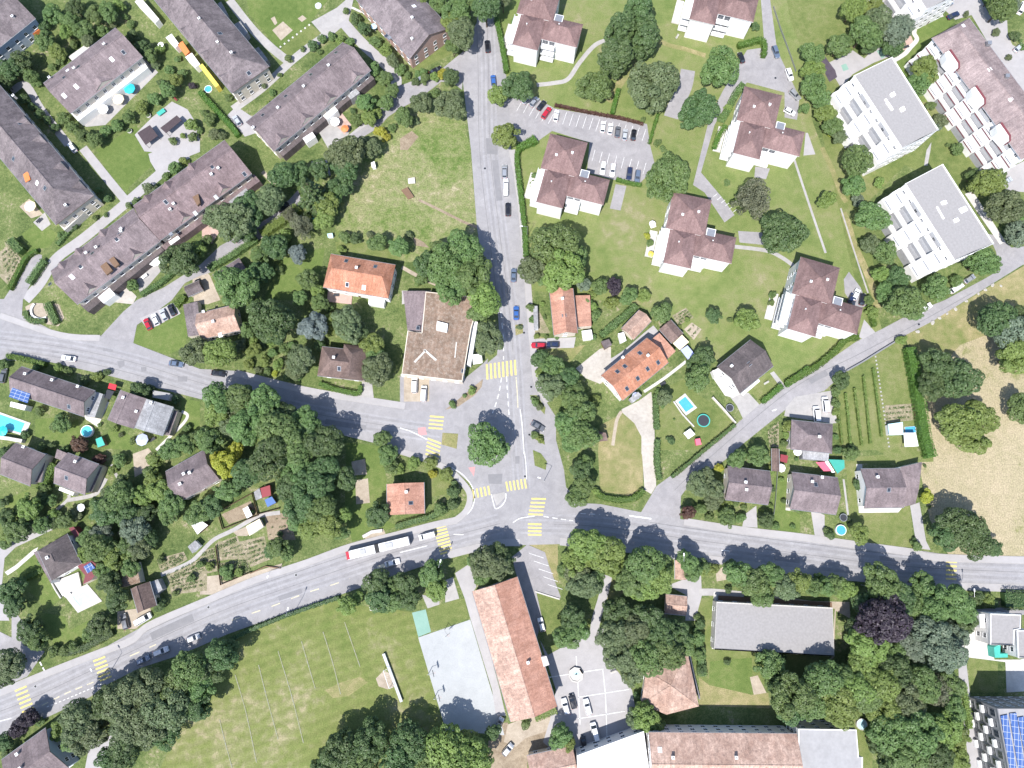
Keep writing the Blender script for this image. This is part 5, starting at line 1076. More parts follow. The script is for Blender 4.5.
# ---- six villas of one design
def villa(x, y, deg, label, extra_y=0):
    c = P(x, y, 11.5); r = thing('villa', label, 'apartment villa', (c.x, c.y, 0), R(-deg), 'white villas with hipped reddish roofs')
    B3 = ((0, 0, 12.2, 12.2, 10.0, 13.2), (-.35, -11, 8.6, 12.0, 9.4, 12.0), (9.7, -8.2, 12.2, 8.7, 9.2, 11.7))
    m = MB()
    for cx, cy, w, h, he, hr in B3: m.box(cx - w / 2 + .4, cx + w / 2 - .4, cy - h / 2 + .4, cy + h / 2 - .4, 0, he - .02)
    m.obj('wall', W_['white'], r)
    for cx, cy, w, h, he, hr in B3:
        l, b = w / 2, h / 2; m = MB(); k = min(l, b) * .96
        rp = [(cx - (l - k), cy, hr), (cx + (l - k), cy, hr)] if w >= h else [(cx, cy - (b - k), hr), (cx, cy + (b - k), hr)]
        E = [(cx - l, cy - b, he), (cx + l, cy - b, he), (cx + l, cy + b, he), (cx - l, cy + b, he)]
        F = [(0, 1, 5, 4), (1, 2, 5), (2, 3, 4, 5), (3, 0, 4)] if w >= h else [(0, 1, 4), (1, 2, 5, 4), (2, 3, 5), (3, 0, 4, 5)]
        m.add(E + rp, F, 0); lo = [(a, bb, z - .2) for a, bb, z in E]
        m.add(E + lo, [(i, 4 + i, 4 + (i + 1) % 4, (i + 1) % 4) for i in range(4)], 1); m.add(lo, [(3, 2, 1, 0)], 1)
        for i in range(4):
            e = E[i]; t = rp[0] if (F[i][-1] == 4) else rp[1]
            t = min(rp, key=lambda q: (q[0] - e[0]) ** 2 + (q[1] - e[1]) ** 2); m.tube((e[0], e[1], e[2] + .02), (t[0], t[1], t[2] + .03), .1, n=5)
        o = m.obj('roof', [RF['villa'], W_['white']], r)
        if cx == 0:
            for a in ((-2.2, -1.8), (2.4, .2)): inst('chimney', CHIM, o, (a[0], a[1], 11.8), 0, (.9, .9, 1))
        else: inst('roof_vent', CHIM, o, (cx - 1.2, cy + .7, hr - .75), 0, (.45, .45, .8))
    # loggia bays and side balconies
    for k in range(3):
        z = .5 + 3.0 * k
        m = MB(); m.box(4.2, 8.6, -14.0, -12.1, z, z + .18, 0); m.box(4.2, 8.6, -14.0, -13.9, z + .18, z + 1.1, 0); m.box(8.5, 8.6, -13.9, -12.1, z + .18, z + 1.1, 0); m.box(4.2, 4.3, -13.9, -12.1, z + .18, z + 1.1, 0); b_ = m.obj('balcony', W_['whitemetal'], r)
        for q in range(2): inst('glazed_door', BIGWINDOW, b_, (5.3 + 2.2 * q, -12.13, z + 1.25), math.pi)
        m = MB(); m.box(-7.0, -4.2, -15.0, -4.8, z, z + .18, 0); m.box(-7.0, -6.9, -15.0, -4.8, z + .18, z + 1.05, 0); m.box(-6.9, -4.2, -15.0, -14.9, z + .18, z + 1.05, 0); b_ = m.obj('balcony', W_['whitemetal'], r)
        for q in range(3): inst('glazed_door', BIGWINDOW, b_, (-4.27, -7.3 - 3.0 * q, z + 1.25), math.pi / 2)
        for q in range(2): inst('window', WINDOW, r, (-5.72, -2.2 + 4.4 * q, z + 1.4), math.pi / 2)
        for q in range(2): inst('window', WINDOW, r, (-2.6 + 4.4 * q, 5.72, z + 1.4), 0)
        inst('window', WINDOW, r, (5.72, 1.5, z + 1.4), -math.pi / 2)
    m = MB(); m.box(6.3, 9.1, -6.4, -3.2, 0, 10.2, 0); m.box(6.5, 8.9, -6.2, -3.4, 10.2, 10.26, 1); m.obj('stair_tower', [W_['white'], W_['metal']], r)
    m = MB(); m.box(-9.6, -7.1, -12.5, -3.5, 0, .35, 0); m.obj('terrace', G['slab'], r)
    inst('door', DOOR, r, (1.5, 5.72, .02), 0)
    return r
villa(539.5, -2, 15, 'white villa with hipped reddish roof beside the small blue trampoline'); villa(716, -27, 15, 'white villa cut by the top edge, roof wings and two white facades showing')
villa(564.5, 153, 15, 'white villa with reddish roof just below the row of parking bays'); villa(761, 105, 15.5, 'white villa with reddish roof between three round trees and the grass track')
villa(690, 212, 13, 'white villa in the middle of the estate, yellow table on its left terrace'); villa(818, 279, 17, 'white villa nearest the east road, dark cars parked at its right side')
# ---- sheds and garden buildings
G2 = W_['wood']
box_thing('garden_shed', 'white roofed shed inside the fenced garden plot', 'shed', 'B3', "218,302 245,288 268,335 240,350", 2.3, W_['whitemetal'], G2); box_thing('garden_shed', 'shed with maroon roof at the top corner of the garden plots', 'shed', 'B3', "308,195 358,180 364,232 318,245", 2.3, K['maroon'], G2)
box_thing('garden_shed', 'pale grey roofed shed beside the maroon roofed one', 'shed', 'B3', "275,215 305,195 318,245 285,258", 2.1, RF['lightgrey'], G2); box_thing('garden_shed', 'blue tarpaulin covered shed below the maroon roofed one', 'shed', 'B3', "330,255 368,238 390,270 345,292", 1.9, K['blue'], G2)
box_thing('greenhouse', 'pale tan roofed greenhouse hut on the garden path', 'shed', 'B3', "235,390 305,352 325,392 252,440", 2.3, K['cream'], W_['whitemetal']); box_thing('garden_shed', 'white roofed shed at the left end of the garden path', 'shed', 'A3', "980,385 1024,358 1065,385 1010,432", 2.4, W_['whitemetal'], G2)
box_thing('greenhouse', 'pale grey low greenhouse beside the lettuce beds', 'shed', 'A3', "960,495 1000,462 1028,490 985,530", 1.9, RF['lightgrey'], W_['whitemetal']); box_thing('garden_shed', 'weathered grey shed at the top of the bean rows', 'shed', 'A3', "735,280 770,270 795,315 745,355", 2.2, RF['grey'], G2)
open_roof('pergola', 'dark slatted square pergola on the paved court', 'pergola', 'A0', "703,680 768,640 808,695 745,742", 2.5, W_['darkwood'], W_['darkwood']); open_roof('pergola', 'dark slatted long pergola on the paved court', 'pergola', 'A0', "820,655 905,590 930,615 850,682", 2.5, W_['darkwood'], W_['darkwood'])
open_roof('shade_sail', 'red shade sail between the grey hipped house and its neighbour', 'shade sail', 'X3', "482,528 545,525 598,592 540,594", 2.7, K['pink']); open_roof('shade_sail', 'green shade sail beside the red one', 'shade sail', 'X3', "575,508 690,512 692,570 640,612", 2.7, K['green']); open_roof('shade_sail', 'narrow white shade sail between the red and green ones', 'shade sail', 'X3', "548,524 572,520 622,602 600,605", 2.6, K['white'])
house('garden_shed', 'brown roofed shed left of the small red pergola', 'X3', "155,425 210,432 218,600 165,590", 2.6, 3.4, 'brown', 'wood', storeys=0, cat='shed', wins=False); open_roof('pergola', 'small red roofed pergola beside the brown shed', 'pergola', 'X3', "225,470 280,480 270,535 220,520", 2.3, K['maroon'], W_['wood'])
t = open_roof('garden_pavilion', 'white and blue poolside pavilion between the vegetable bed and tall hedge', 'pavilion', 'F2', "408,680 470,680 484,748 414,752", 2.6, K['white']); 
box_thing('pool_hut', 'hut with pale blue roof beside the vegetable bed', 'hut', 'F2', "328,635 402,625 406,690 335,692", 2.4, K['paleblue'], W_['white']); rect_pool('F2', "410,650 470,645 472,680 412,682", 'small blue garden pool beside the white pavilion', POOLB)
box_thing('garden_shed', 'dark shed beside the dirt path on the corner lawn', 'shed', 'D2', "-10,672 30,680 40,720 -5,725", 2.2, RF['brown'], G2); box_thing('garden_shed', 'small white shed by the pink farmhouse outbuilding', 'shed', 'D2', "92,172 122,165 135,208 105,222", 2.1, W_['whitemetal'], W_['white']); box_thing('garden_shed', 'small slate roofed hut at the left of the farmhouse yard', 'shed', 'D2', "5,212 45,200 62,230 25,252", 2.3, RF['slate'], G2)
box_thing('garden_shed', 'square white roofed hut under the pale orange house', 'shed', 'C2', "930,158 980,152 988,200 938,206", 2.3, W_['whitemetal'], W_['white']); box_thing('garden_shed', 'green roofed garden hut between the brown houses', 'shed', 'A2', "488,712 520,700 538,742 500,755", 2.1, K['teal'], G2)
box_thing('garage', 'long pale roofed garage by the left road above the grey roofed pair', 'garage', 'A2', "782,462 872,478 862,515 780,498", 2.5, RF['paleroof'], W_['white']); open_roof('carport', 'carport with red roof over the white drive', 'carport', 'A2', "560,425 598,435 590,462 552,452", 2.5, K['red']); open_roof('carport', 'dark blue roofed carport below the red one', 'carport', 'A2', "548,458 585,468 562,510 532,498", 2.4, K['dark'])
box_thing('pallet_stack', 'stack of grey pallets lying on the meadow', 'pallets', 'C1', "5,205 38,190 72,240 42,252", .7, W_['wood'], W_['wood'], roofname='top_layer', base='stack'); box_thing('stone_table', 'broken white slabs lying on the meadow above the pallets', 'slabs', 'C1', "40,145 75,140 78,170 42,172", .5, W_['stone'], W_['stone'], roofname='top_slab', base='base')
box_thing('utility_box', 'white roofed hut at the top edge of the meadow', 'hut', 'B1', "875,65 893,58 900,85 880,90", 1.9, W_['whitemetal'], W_['white']); box_thing('garden_box', 'pale blue garden box below the green water trough', 'box', 'B1', "650,428 678,425 682,446 655,448", 1.1, K['paleblue'], W_['white'])
box_thing('glasshouse', 'narrow pale glasshouse left of the pale orange house', 'glasshouse', 'C2', "682,30 704,30 708,155 686,155", 2.2, RF['lightgrey'], W_['whitemetal'])
open_roof('garden_tent', 'white garden tent on the lawn beside the trampoline', 'tent', 'D2', "428,682 462,658 488,688 452,712", 2.2, K['white']); box_thing('playhouse', 'bright pink playhouse by the roadside hedge', 'playhouse', 'D2', "488,712 512,708 520,740 494,745", 1.7, K['pink'], K['pink'])
open_roof('gazebo', 'blue and white gazebo at the end of the farmhouse', 'gazebo', 'D2', "412,255 448,232 484,275 450,305", 2.4, K['lilac'])
# ================================================================== VEGETATION
random.seed(23)
g = grove
# ---- upper left gardens
g('behind the blue walled corner house', 'trees in the upper left gardens', 'Q1', "20,140,24,d 45,122,22,d 62,152,15,g 10,166,14,d 92,84,20,g 115,104,17,l")
g('at the top edge right of the corner house', 'trees in the upper left gardens', 'Q1', "108,30,21,g 140,42,18,g 168,60,20,g 150,16,19,d 190,30,19,g 216,24,20,g 238,12,13,l 88,52,13,d")
g('above the canopied terraced row', 'trees in the upper left gardens', 'Q1', "176,82,14,o 132,64,14,l 205,62,13,g 78,78,9,l 72,162,13,g 120,122,9,g 106,135,8,g 148,88,9,g 228,48,9,o")
g('right of the canopied terraced row', 'trees in the upper left gardens', 'Q1', "268,74,13,d 285,96,15,d 302,112,14,g 322,98,9,l 262,50,9,g 340,140,10,g 312,132,9,o 356,118,7,g 250,34,7,g")
g('in the thick hedge below the canopied row', 'hedge trees round the terraced gardens', 'Q1', "130,236,13,g 146,256,13,g 166,272,15,g 190,280,15,g 212,263,12,g 234,251,13,g 258,236,13,g 285,215,14,l 310,199,14,g")
g('at the right end of the terraced hedge', 'hedge trees round the terraced gardens', 'Q1', "336,180,16,g 352,160,14,l 366,148,10,g 326,168,10,d")
g('along the shady lane of the left terraced row', 'bushes along the left lane', 'Q1', "50,198,11,d 66,214,9,d 80,230,11,d 96,242,9,d 110,256,9,d 124,240,7,d 216,396,9,d 198,380,7,g")
g('around the paved court with pergolas', 'shrubs round the paved court', 'Q1', "384,250,13,l 386,275,10,g 346,282,9,g 420,240,13,g 430,268,12,o 386,172,8,p 442,272,10,o 400,262,7,g 408,226,8,g 366,272,6,l")
g('beside the lane junction of the terraces', 'shrubs along the terraced lanes', 'Q1', "350,336,13,g 368,322,9,l 300,378,13,o 272,404,8,g 258,412,7,g 332,352,8,g 190,436,6,g 212,430,5,g 148,452,8,d 122,470,7,g")
g('along the footpath of the four dormer row', 'shrubs along the footpath', 'Q1', "545,186,7,g 510,150,9,g 490,134,6,l 578,118,8,g 606,98,6,g 528,172,6,o 560,150,5,g 458,196,8,g 536,206,5,l 492,170,5,g")
g('at the bend of the curving footpath', 'trees beside the curving footpath', 'Q1', "626,92,11,d 645,78,9,g 664,74,9,g 682,82,10,l 700,84,9,g 640,104,6,g")
g('in the garden right of the four dormer row', 'trees in the garden at the lane bend', 'Q1', "748,138,14,g 770,158,16,g 784,182,16,g 772,206,16,g 732,206,20,g 738,238,17,l 716,240,13,g 754,226,12,l 706,222,7,d")
g('on the bank right of the curving footpath', 'trees beside the curving footpath', 'Q1', "712,40,12,d 728,58,14,d 752,84,12,g 772,102,14,l 786,122,14,o 800,140,12,g 692,22,7,g 816,150,8,g 836,148,8,g")
g('beside the lane below the brick gabled house', 'shrubs by the access lane', 'Q1', "760,264,12,y 772,276,9,y 784,256,9,g 806,234,18,g 886,148,11,y 870,154,10,l 850,158,11,g 832,164,9,d")
g('at the top junction left of the road', 'trees at the top junction', 'C0', "290,55,72,g 352,22,50,g 440,45,76,d 318,172,80,o 270,236,38,g 262,120,55,l 528,5,38,o 200,20,50,g 100,0,40,l")
g('on the meadow tip below the access lane', 'trees on the meadow tip', 'C0', "262,395,44,d 110,528,56,o 258,536,84,o 20,600,48,g 180,480,26,g 80,620,22,o")
g('right of the top road by the parking', 'trees by the parking lot', 'C0', "500,492,58,l 605,440,84,d 540,698,72,l 120,372,24,g 596,110,26,g")
# ---- villa estate
g('between the upper villas', 'tall trees of the villa estate', 'Q2', "218,62,30,q 208,118,30,q 254,30,30,q 268,78,30,q")
g('among the upper villas', 'round trees of the villa estate', 'Q2', "165,172,35,g 280,172,54,o 418,136,41,g 372,220,41,d 310,356,50,g 480,400,42,n 543,466,46,d 630,400,18,l")
g('on the lawn corner right of the road', 'trees on the villa lawn corner', 'Q2', "84,488,48,g 102,540,46,l 40,540,29,o 144,570,15,b 128,520,26,g 62,560,14,g")
g('above the pale orange house', 'shrubs above the pale orange house', 'Q2', "204,572,17,p 176,574,17,g 234,592,18,g 264,592,14,l 160,590,9,l 150,604,12,g 200,606,14,l")
g('behind the orange farmhouse', 'trees round the farmhouse', 'Q2', "300,626,22,g 403,632,17,d 470,640,24,l 436,640,6,g 350,640,6,l 334,655,6,l")
g('beside the farmhouse and its pool', 'trees round the farmhouse', 'D2', "530,295,58,d 500,395,72,g 330,500,44,o 462,330,26,d 470,430,30,g 360,718,22,d 380,610,6,g 300,470,20,g 320,540,16,g 545,200,7,g 210,430,14,l")
g('around the terraced villas', 'shrubs round the villas', 'Q2', "270,472,7,y 276,486,8,g 520,590,8,g 518,606,7,g 430,366,7,g 452,392,7,g 420,236,10,g 432,216,8,l 486,54,9,d 30,152,8,g 46,352,7,g 44,368,8,l 290,286,8,g 302,298,7,g 262,240,6,g 704,246,7,y")
g('by the grass track behind the upper apartment block', 'trees along the grass track', 'Q2', "600,110,24,g 600,142,22,l 602,172,26,g 618,200,20,g 628,228,20,l 642,252,20,g 654,274,16,o 584,218,11,g")
g('around the play area', 'trees round the play area', 'Q2', "655,92,26,g 705,66,34,g 732,44,32,o 684,16,28,l 770,62,34,b 762,92,22,d 815,22,15,g 722,16,22,l 716,90,20,d")
g('between the two flat roofed blocks', 'trees round the apartment blocks', 'Q2', "826,140,28,l 812,170,26,g 838,212,10,g 858,242,14,o 890,298,13,g 872,290,5,g 734,366,11,l 852,252,10,b 640,268,8,y 648,200,9,y")
g('along the grass track beside the lower apartment block', 'trees along the grass track', 'Q2', "690,322,33,g 682,372,24,g 692,402,14,b 722,434,33,g 718,490,20,o 746,504,25,g 736,548,17,l 770,556,23,d 746,584,20,g")
g('by the east road below the flat roofed block', 'trees along the east road', 'Q2', "786,606,38,g 846,576,27,g 888,562,13,g 940,524,33,g 776,482,8,y 756,604,15,l 804,628,16,g 720,624,12,l 712,600,10,g")
g('at the right edge beside the apartment drive', 'trees at the right edge', 'Q2', "950,366,34,l 986,414,38,o 1012,466,28,b 924,352,16,g 972,340,16,d 1020,420,22,g")
g('by the paved yard in the upper right corner', 'trees in the upper right corner', 'X5', "860,60,105,g 935,30,55,b 790,-20,70,l 960,265,40,d 1015,345,28,g 818,240,30,o 910,420,24,o 600,105,22,o 1000,300,14,g")
# ---- central gardens
g('between the terraced lane and meadow', 'trees between lane and meadow', 'Q1', "566,352,30,d 600,346,22,d 622,386,38,c 655,412,27,l 648,440,22,l 690,335,30,d 682,372,25,d 694,306,40,o 738,296,24,o 640,340,22,d 672,392,18,g")
g('along the lower terraced gardens', 'trees along the lower terraces', 'Q1', "470,440,44,o 500,418,34,d 436,436,30,o 540,400,32,o 360,520,38,d 398,500,18,l 412,484,13,g 376,498,12,g 266,570,12,g 490,460,24,d")
g('in the wild garden above the orange house', 'trees in the wild garden', 'Q1', "550,494,27,d 520,512,20,g 524,545,24,d 596,508,20,s 604,452,26,n 580,430,16,n 572,470,13,l 616,560,22,g 640,606,18,g 600,596,16,g 634,580,15,l 560,540,10,g 660,616,9,g")
g('around the reddish brown house', 'trees round the reddish brown house', 'Q1', "474,572,46,g 540,642,48,d 512,612,20,g 440,704,34,l 394,704,30,o 494,662,16,g 480,690,14,o 508,700,15,l")
g('in the garden of the cross roofed brown house', 'trees round the cross roofed house', 'Q1', "628,654,31,s 696,650,36,o 670,638,17,l 600,718,32,o 745,690,24,l 755,740,34,o 722,664,20,d 640,690,13,d 590,744,17,o 662,660,13,l 752,716,22,g")
g('in the overgrown plot along the left road', 'shrubs on the overgrown plot', 'B2', "250,330,28,l 290,250,22,y 330,310,30,l 375,270,26,g 400,330,30,l 430,250,28,g 345,365,22,g 300,360,20,o 460,330,26,o")
g('second row of the overgrown plot', 'shrubs on the overgrown plot', 'B2', "270,210,26,l 320,230,18,o 365,215,24,l 410,200,22,g 450,390,24,g 480,290,22,l 505,395,20,g 240,260,16,g 385,375,18,y 470,230,22,g")
g('on the lower edge of the meadow', 'bushes on the meadow edge', 'Q1', "710,478,12,d 690,475,13,g 755,485,19,g 798,495,22,g 818,470,9,o 842,560,14,g 684,500,9,l 740,470,8,o")
g('above the mossy roofed commercial building', 'big trees above the commercial building', 'Q1', "892,530,44,g 930,500,40,g 946,552,42,g 905,572,38,g 855,530,27,d 970,598,36,l 978,678,33,o 958,626,22,g 876,500,20,g")
g('in the front garden of the pale orange house', 'shrubs round the pale orange house', 'C2', "670,40,24,g 680,100,20,g 985,35,28,l 1000,80,30,g 740,90,12,g 730,20,14,l 700,185,16,l 800,190,14,g 750,190,12,g 990,190,18,g")
g('in the row left of the farmhouse lawn', 'street trees of the north road', 'C2', "712,300,46,d 790,345,62,g 770,440,72,o 862,400,60,d 890,500,72,g 920,570,76,g 860,640,74,g 940,690,84,g 720,370,30,l 880,720,60,g 1000,510,28,l")
g('at the corner of the main road and farmhouse lawn', 'trees on the corner', 'C3', "925,105,56,d 940,180,56,g 905,240,56,g 950,60,40,g 1005,210,22,l")
g('by the pavement in front of the crossing', 'shrubs of the traffic islands', 'C2', "270,535,21,g 368,462,23,l 330,490,12,g 610,140,16,o 690,520,24,g 712,548,20,o 690,690,22,g 716,712,20,l 704,505,12,o")
plant(487.5, 444.5, 22.5, 'g', 'large green tree standing alone in the middle of the road junction', 'trees at the junction')
# ---- dry field
g('in the upper half of the dry field', 'trees on the dry field', 'F2', "885,105,105,d 975,170,110,b 985,290,105,l 590,340,95,d 690,410,110,d 560,440,80,d 690,620,110,l 790,600,95,l 740,700,100,l 1010,560,75,g 1000,90,70,d")
g('at the road edge of the dry field', 'trees on the dry field', 'F3', "700,390,115,d 640,430,90,d 770,460,95,d 860,500,50,d 525,235,36,y")
g('beside the vineyard', 'trees beside the vineyard', 'F2', "86,408,46,d 60,470,26,g 396,205,28,l 60,530,24,g 60,570,18,l 72,620,12,g 60,700,16,g 140,755,20,d")
g('around the grey hipped house', 'trees round the grey hipped house', 'X3', "60,480,82,g 280,262,46,l 265,330,30,l 250,390,28,g 640,440,32,d 755,465,44,g 625,345,18,g 615,20,26,g 620,170,20,l 340,505,16,g 790,690,40,d 150,560,16,l")
g('on the corner below the east road', 'trees on the corner of the east road', 'D3', "500,175,60,o 575,200,60,o 545,120,40,o 580,260,52,o 450,320,40,r 650,345,52,g 720,345,28,g 650,280,32,l 700,45,50,g 520,300,30,g 610,90,24,y 560,340,24,g")
g('beside the main road in the house gardens', 'shrubs along the main road gardens', 'D3', "850,360,42,d 735,290,18,g 870,290,18,l 880,340,16,g 1010,310,10,g 940,260,14,d 830,310,12,l")
g('in the gardens of the blue round pool', 'shrubs by the round pool', 'F3', "180,425,52,l 30,435,26,d 180,175,26,d 470,490,28,g 128,360,16,d 130,20,38,g 10,410,16,g 460,460,14,d 540,290,10,l 515,80,10,g")
# ---- lower left
g('at the top of the wood by the left road', 'trees of the lower left wood', 'Q3', "438,30,34,g 480,30,35,g 526,38,38,g 434,62,28,l 456,50,24,o 570,60,26,d")
g('in the upper middle of the wood', 'trees of the lower left wood', 'Q3', "498,80,42,g 560,90,45,g 606,74,32,g 650,116,38,d 592,128,38,g 470,84,26,o 626,100,28,d")
g('in the middle of the wood', 'trees of the lower left wood', 'Q3', "540,148,45,d 495,178,34,d 452,160,26,y 436,150,17,y 470,134,18,y 420,112,28,g 646,172,34,d 692,190,23,d 590,170,34,g")
g('at the lower end of the wood', 'trees of the lower left wood', 'Q3', "578,204,32,d 624,208,42,d 600,244,35,d 640,246,34,g 655,280,30,l 690,262,16,l 620,290,24,l 600,276,22,g 680,296,18,g")
g('around the house at the wood edge', 'trees round the lone mauve house', 'Q3', "455,214,25,g 424,244,23,d 396,256,25,g 345,236,27,g 322,214,27,l 335,262,21,g 308,190,20,l 392,108,16,g 370,120,20,g 342,130,22,g 312,150,18,l 300,176,14,g")
g('in the garden wood above the plots', 'trees of the garden wood', 'Q3', "236,226,33,g 214,256,31,d 202,244,20,g 272,292,30,b 256,258,26,d 286,224,21,l 246,196,18,g 294,258,21,d 222,222,20,o")
g('left of the rust roofed house', 'trees of the garden wood', 'Q3', "200,326,32,g 232,342,28,l 256,324,24,g 178,304,20,g 206,300,24,b 280,330,24,o 300,310,18,d 172,340,18,l 262,366,20,g")
g('by the two small brown houses', 'bushes round the small brown houses', 'Q3', "130,272,18,g 110,276,14,d 150,262,14,o 240,152,14,g 160,126,13,r 200,150,12,r 92,210,11,g 86,232,14,d 104,232,12,g 226,172,10,l 84,128,10,g 112,86,12,g")
g('on the lawn of the lower left gardens', 'trees on the lower left lawns', 'Q3', "60,246,26,l 36,290,28,g 16,268,20,d 10,140,13,d 8,236,11,d 84,282,18,g 62,288,16,o 20,302,16,l 108,262,13,l 12,320,12,g")
g('around the white pool terrace', 'trees round the white pool terrace', 'Q3', "220,396,26,d 236,430,25,d 24,414,26,d 30,440,24,d 60,490,27,d 76,512,22,g 200,482,25,d 180,498,15,g 130,532,11,g 110,534,11,g 150,526,11,g 90,350,14,g 320,440,13,d 210,372,20,g")
g('in the lower left corner', 'trees in the lower left corner', 'Q3', "20,560,33,o 10,585,22,d 58,668,20,p 36,690,17,p 10,716,19,d 120,690,20,l 140,676,20,g 80,674,10,g 18,740,14,d")
g('below the road, left half of the roadside clump', 'trees of the roadside clump', 'Q3', "160,672,42,o 178,700,38,o 210,640,34,d 250,634,46,o 255,690,40,o 150,710,26,g 250,730,38,d 225,752,30,d 196,668,28,n")
g('below the road, right half of the roadside clump', 'trees of the roadside clump', 'Q3', "292,606,44,o 336,648,46,o 300,680,42,o 380,570,40,g 402,602,32,g 440,544,33,d 460,528,18,d 395,645,30,d 352,600,36,g 420,570,30,d 330,700,30,d")
g('at the bottom edge of the playing field', 'trees below the playing field', 'Q3', "688,736,44,d 740,712,42,d 822,714,42,d 800,752,44,d 720,760,40,g 900,742,56,l 944,742,42,l 862,758,40,g 660,758,26,d 986,696,17,d 640,766,18,d 930,716,28,l")
g('between the playing field and the main road', 'street trees above the playing field', 'Y2', "88,335,54,l 240,215,72,d 250,300,74,d 330,320,56,g 390,220,64,d 400,300,60,d 520,170,72,g 545,245,66,l 310,240,46,g 140,300,34,l")
g('above the school hall', 'trees above the school hall', 'Y2', "800,120,90,o 860,140,70,o 860,70,60,d 900,110,50,d 740,110,40,g 780,180,50,g")
g('around the small orange house', 'trees round the small orange house', 'Q3', "756,262,27,d 775,140,22,g 782,166,15,g 800,170,10,l 862,158,14,l 892,182,15,l 906,216,13,d 828,158,14,l 764,110,18,g 905,240,12,d 880,250,14,g 866,180,9,y")
g('among the garden plots', 'shrubs among the garden plots', 'Q3', "556,326,22,g 540,334,14,d 574,338,16,g 454,372,13,g 402,360,9,g 384,388,9,g 322,352,8,g 458,384,10,g 478,376,9,l 420,364,9,l 352,418,7,g 502,256,7,g 560,300,6,d")
g('between the long stepped house and the road', 'shrubs by the solar panel house', 'A2', "300,352,26,l 345,362,24,g 500,390,28,l 545,372,22,d 715,462,50,d 430,412,26,d 185,350,20,g 690,440,20,g 770,455,24,d 900,510,22,d 15,330,30,g")
g('in the gardens below the stepped house', 'shrubs by the solar panel house', 'A2', "320,630,48,g 205,570,26,g 410,735,46,r 590,660,18,l 265,745,20,d 330,770,24,g 130,690,22,d 680,720,18,g 960,655,22,g 620,690,14,o 510,640,12,g")
g('in the house plots by the main road', 'shrubs of the roadside plots', 'D3', "690,270,22,g 880,200,16,d 930,150,14,l 900,390,20,g 985,390,14,g 730,265,12,y 640,255,20,o 880,110,18,l")
# ---- bottom centre and right
g('in front of the school drive', 'trees of the school grounds', 'X9', "450,130,105,l 540,170,100,l 390,210,80,l 590,230,62,l 430,330,84,o 400,270,70,o 480,300,62,g 340,250,50,g")
g('beside the covered walk', 'trees of the school grounds', 'X9', "740,230,105,g 800,290,90,l 680,300,95,g 730,350,76,l 820,220,60,g 650,240,50,g 960,215,56,g 990,270,46,g 1020,250,36,l")
g('on the schoolyard lawn', 'trees of the school grounds', 'X9', "370,500,70,d 350,590,72,g 410,560,56,g")
g('in the big clump above the pavilion', 'oaks above the pavilion', 'X9', "600,470,76,d 580,590,90,o 680,570,90,o 620,690,95,o 740,700,100,g 820,590,90,d 850,680,95,g 760,500,80,d 900,580,70,d 680,760,80,o 940,640,60,g")
g('on the school yard', 'trees on the school yard', 'X7', "740,290,72,l 790,330,52,l 690,300,50,o 310,390,64,g 350,430,44,l 130,320,30,g 690,110,22,l 700,180,18,d")
g('along the street above the sports hall', 'street trees above the sports hall', 'X4', "400,70,72,g 470,110,80,g 520,180,62,g 570,70,66,g 640,140,70,o 700,110,66,l 270,50,30,l 220,30,40,g 360,40,40,g")
g('right of the sports hall by the street', 'street trees above the sports hall', 'X4', "790,140,46,g 850,140,46,g 900,120,50,g 950,150,56,l 350,150,20,d 760,110,36,d 820,100,34,l")
g('on the lawn below the sports hall', 'trees on the lawn', 'X4', "556,530,80,g 590,600,56,g 345,522,18,d 205,330,28,d 200,400,32,g 205,480,34,g 210,560,28,d 190,290,18,g 630,490,18,d")
g('round the copper beech', 'trees of the lower right wood', 'Q4', "742,398,40,g 775,430,36,d 742,470,54,p 800,440,30,g 850,440,40,g 890,440,38,g 905,475,24,d 700,440,24,d 820,400,26,g")
g('in the pale grey green part of the wood', 'trees of the lower right wood', 'Q4', "838,504,44,b 868,540,40,b 800,522,32,b 712,524,40,l 890,500,24,b 690,490,24,d 760,540,28,g 700,565,34,l")
g('at the left end of the wood', 'trees of the lower right wood', 'Q4', "560,622,46,g 520,566,14,g 620,590,42,g 652,640,44,l 598,640,36,g 560,650,30,d 540,612,28,d 690,610,40,l")
g('in the centre of the wood', 'trees of the lower right wood', 'Q4', "700,620,40,g 735,600,40,l 765,570,36,d 790,630,40,o 820,600,38,g 740,650,36,l 850,610,34,n 670,590,34,g")
g('at the bottom right of the wood', 'trees of the lower right wood', 'Q4', "756,690,44,g 810,694,48,g 862,690,38,l 790,746,44,g 846,744,38,d 880,650,28,g 892,700,24,l 890,745,24,l 730,720,24,d 760,762,28,d 878,600,26,g")
g('behind the modern white block', 'shrubs by the modern block', 'X6', "720,240,56,l 640,220,56,d 770,280,40,d 455,500,48,r 560,250,40,g 100,170,40,g 60,280,50,d 900,40,1,g" .replace(' 900,40,1,g', ''))
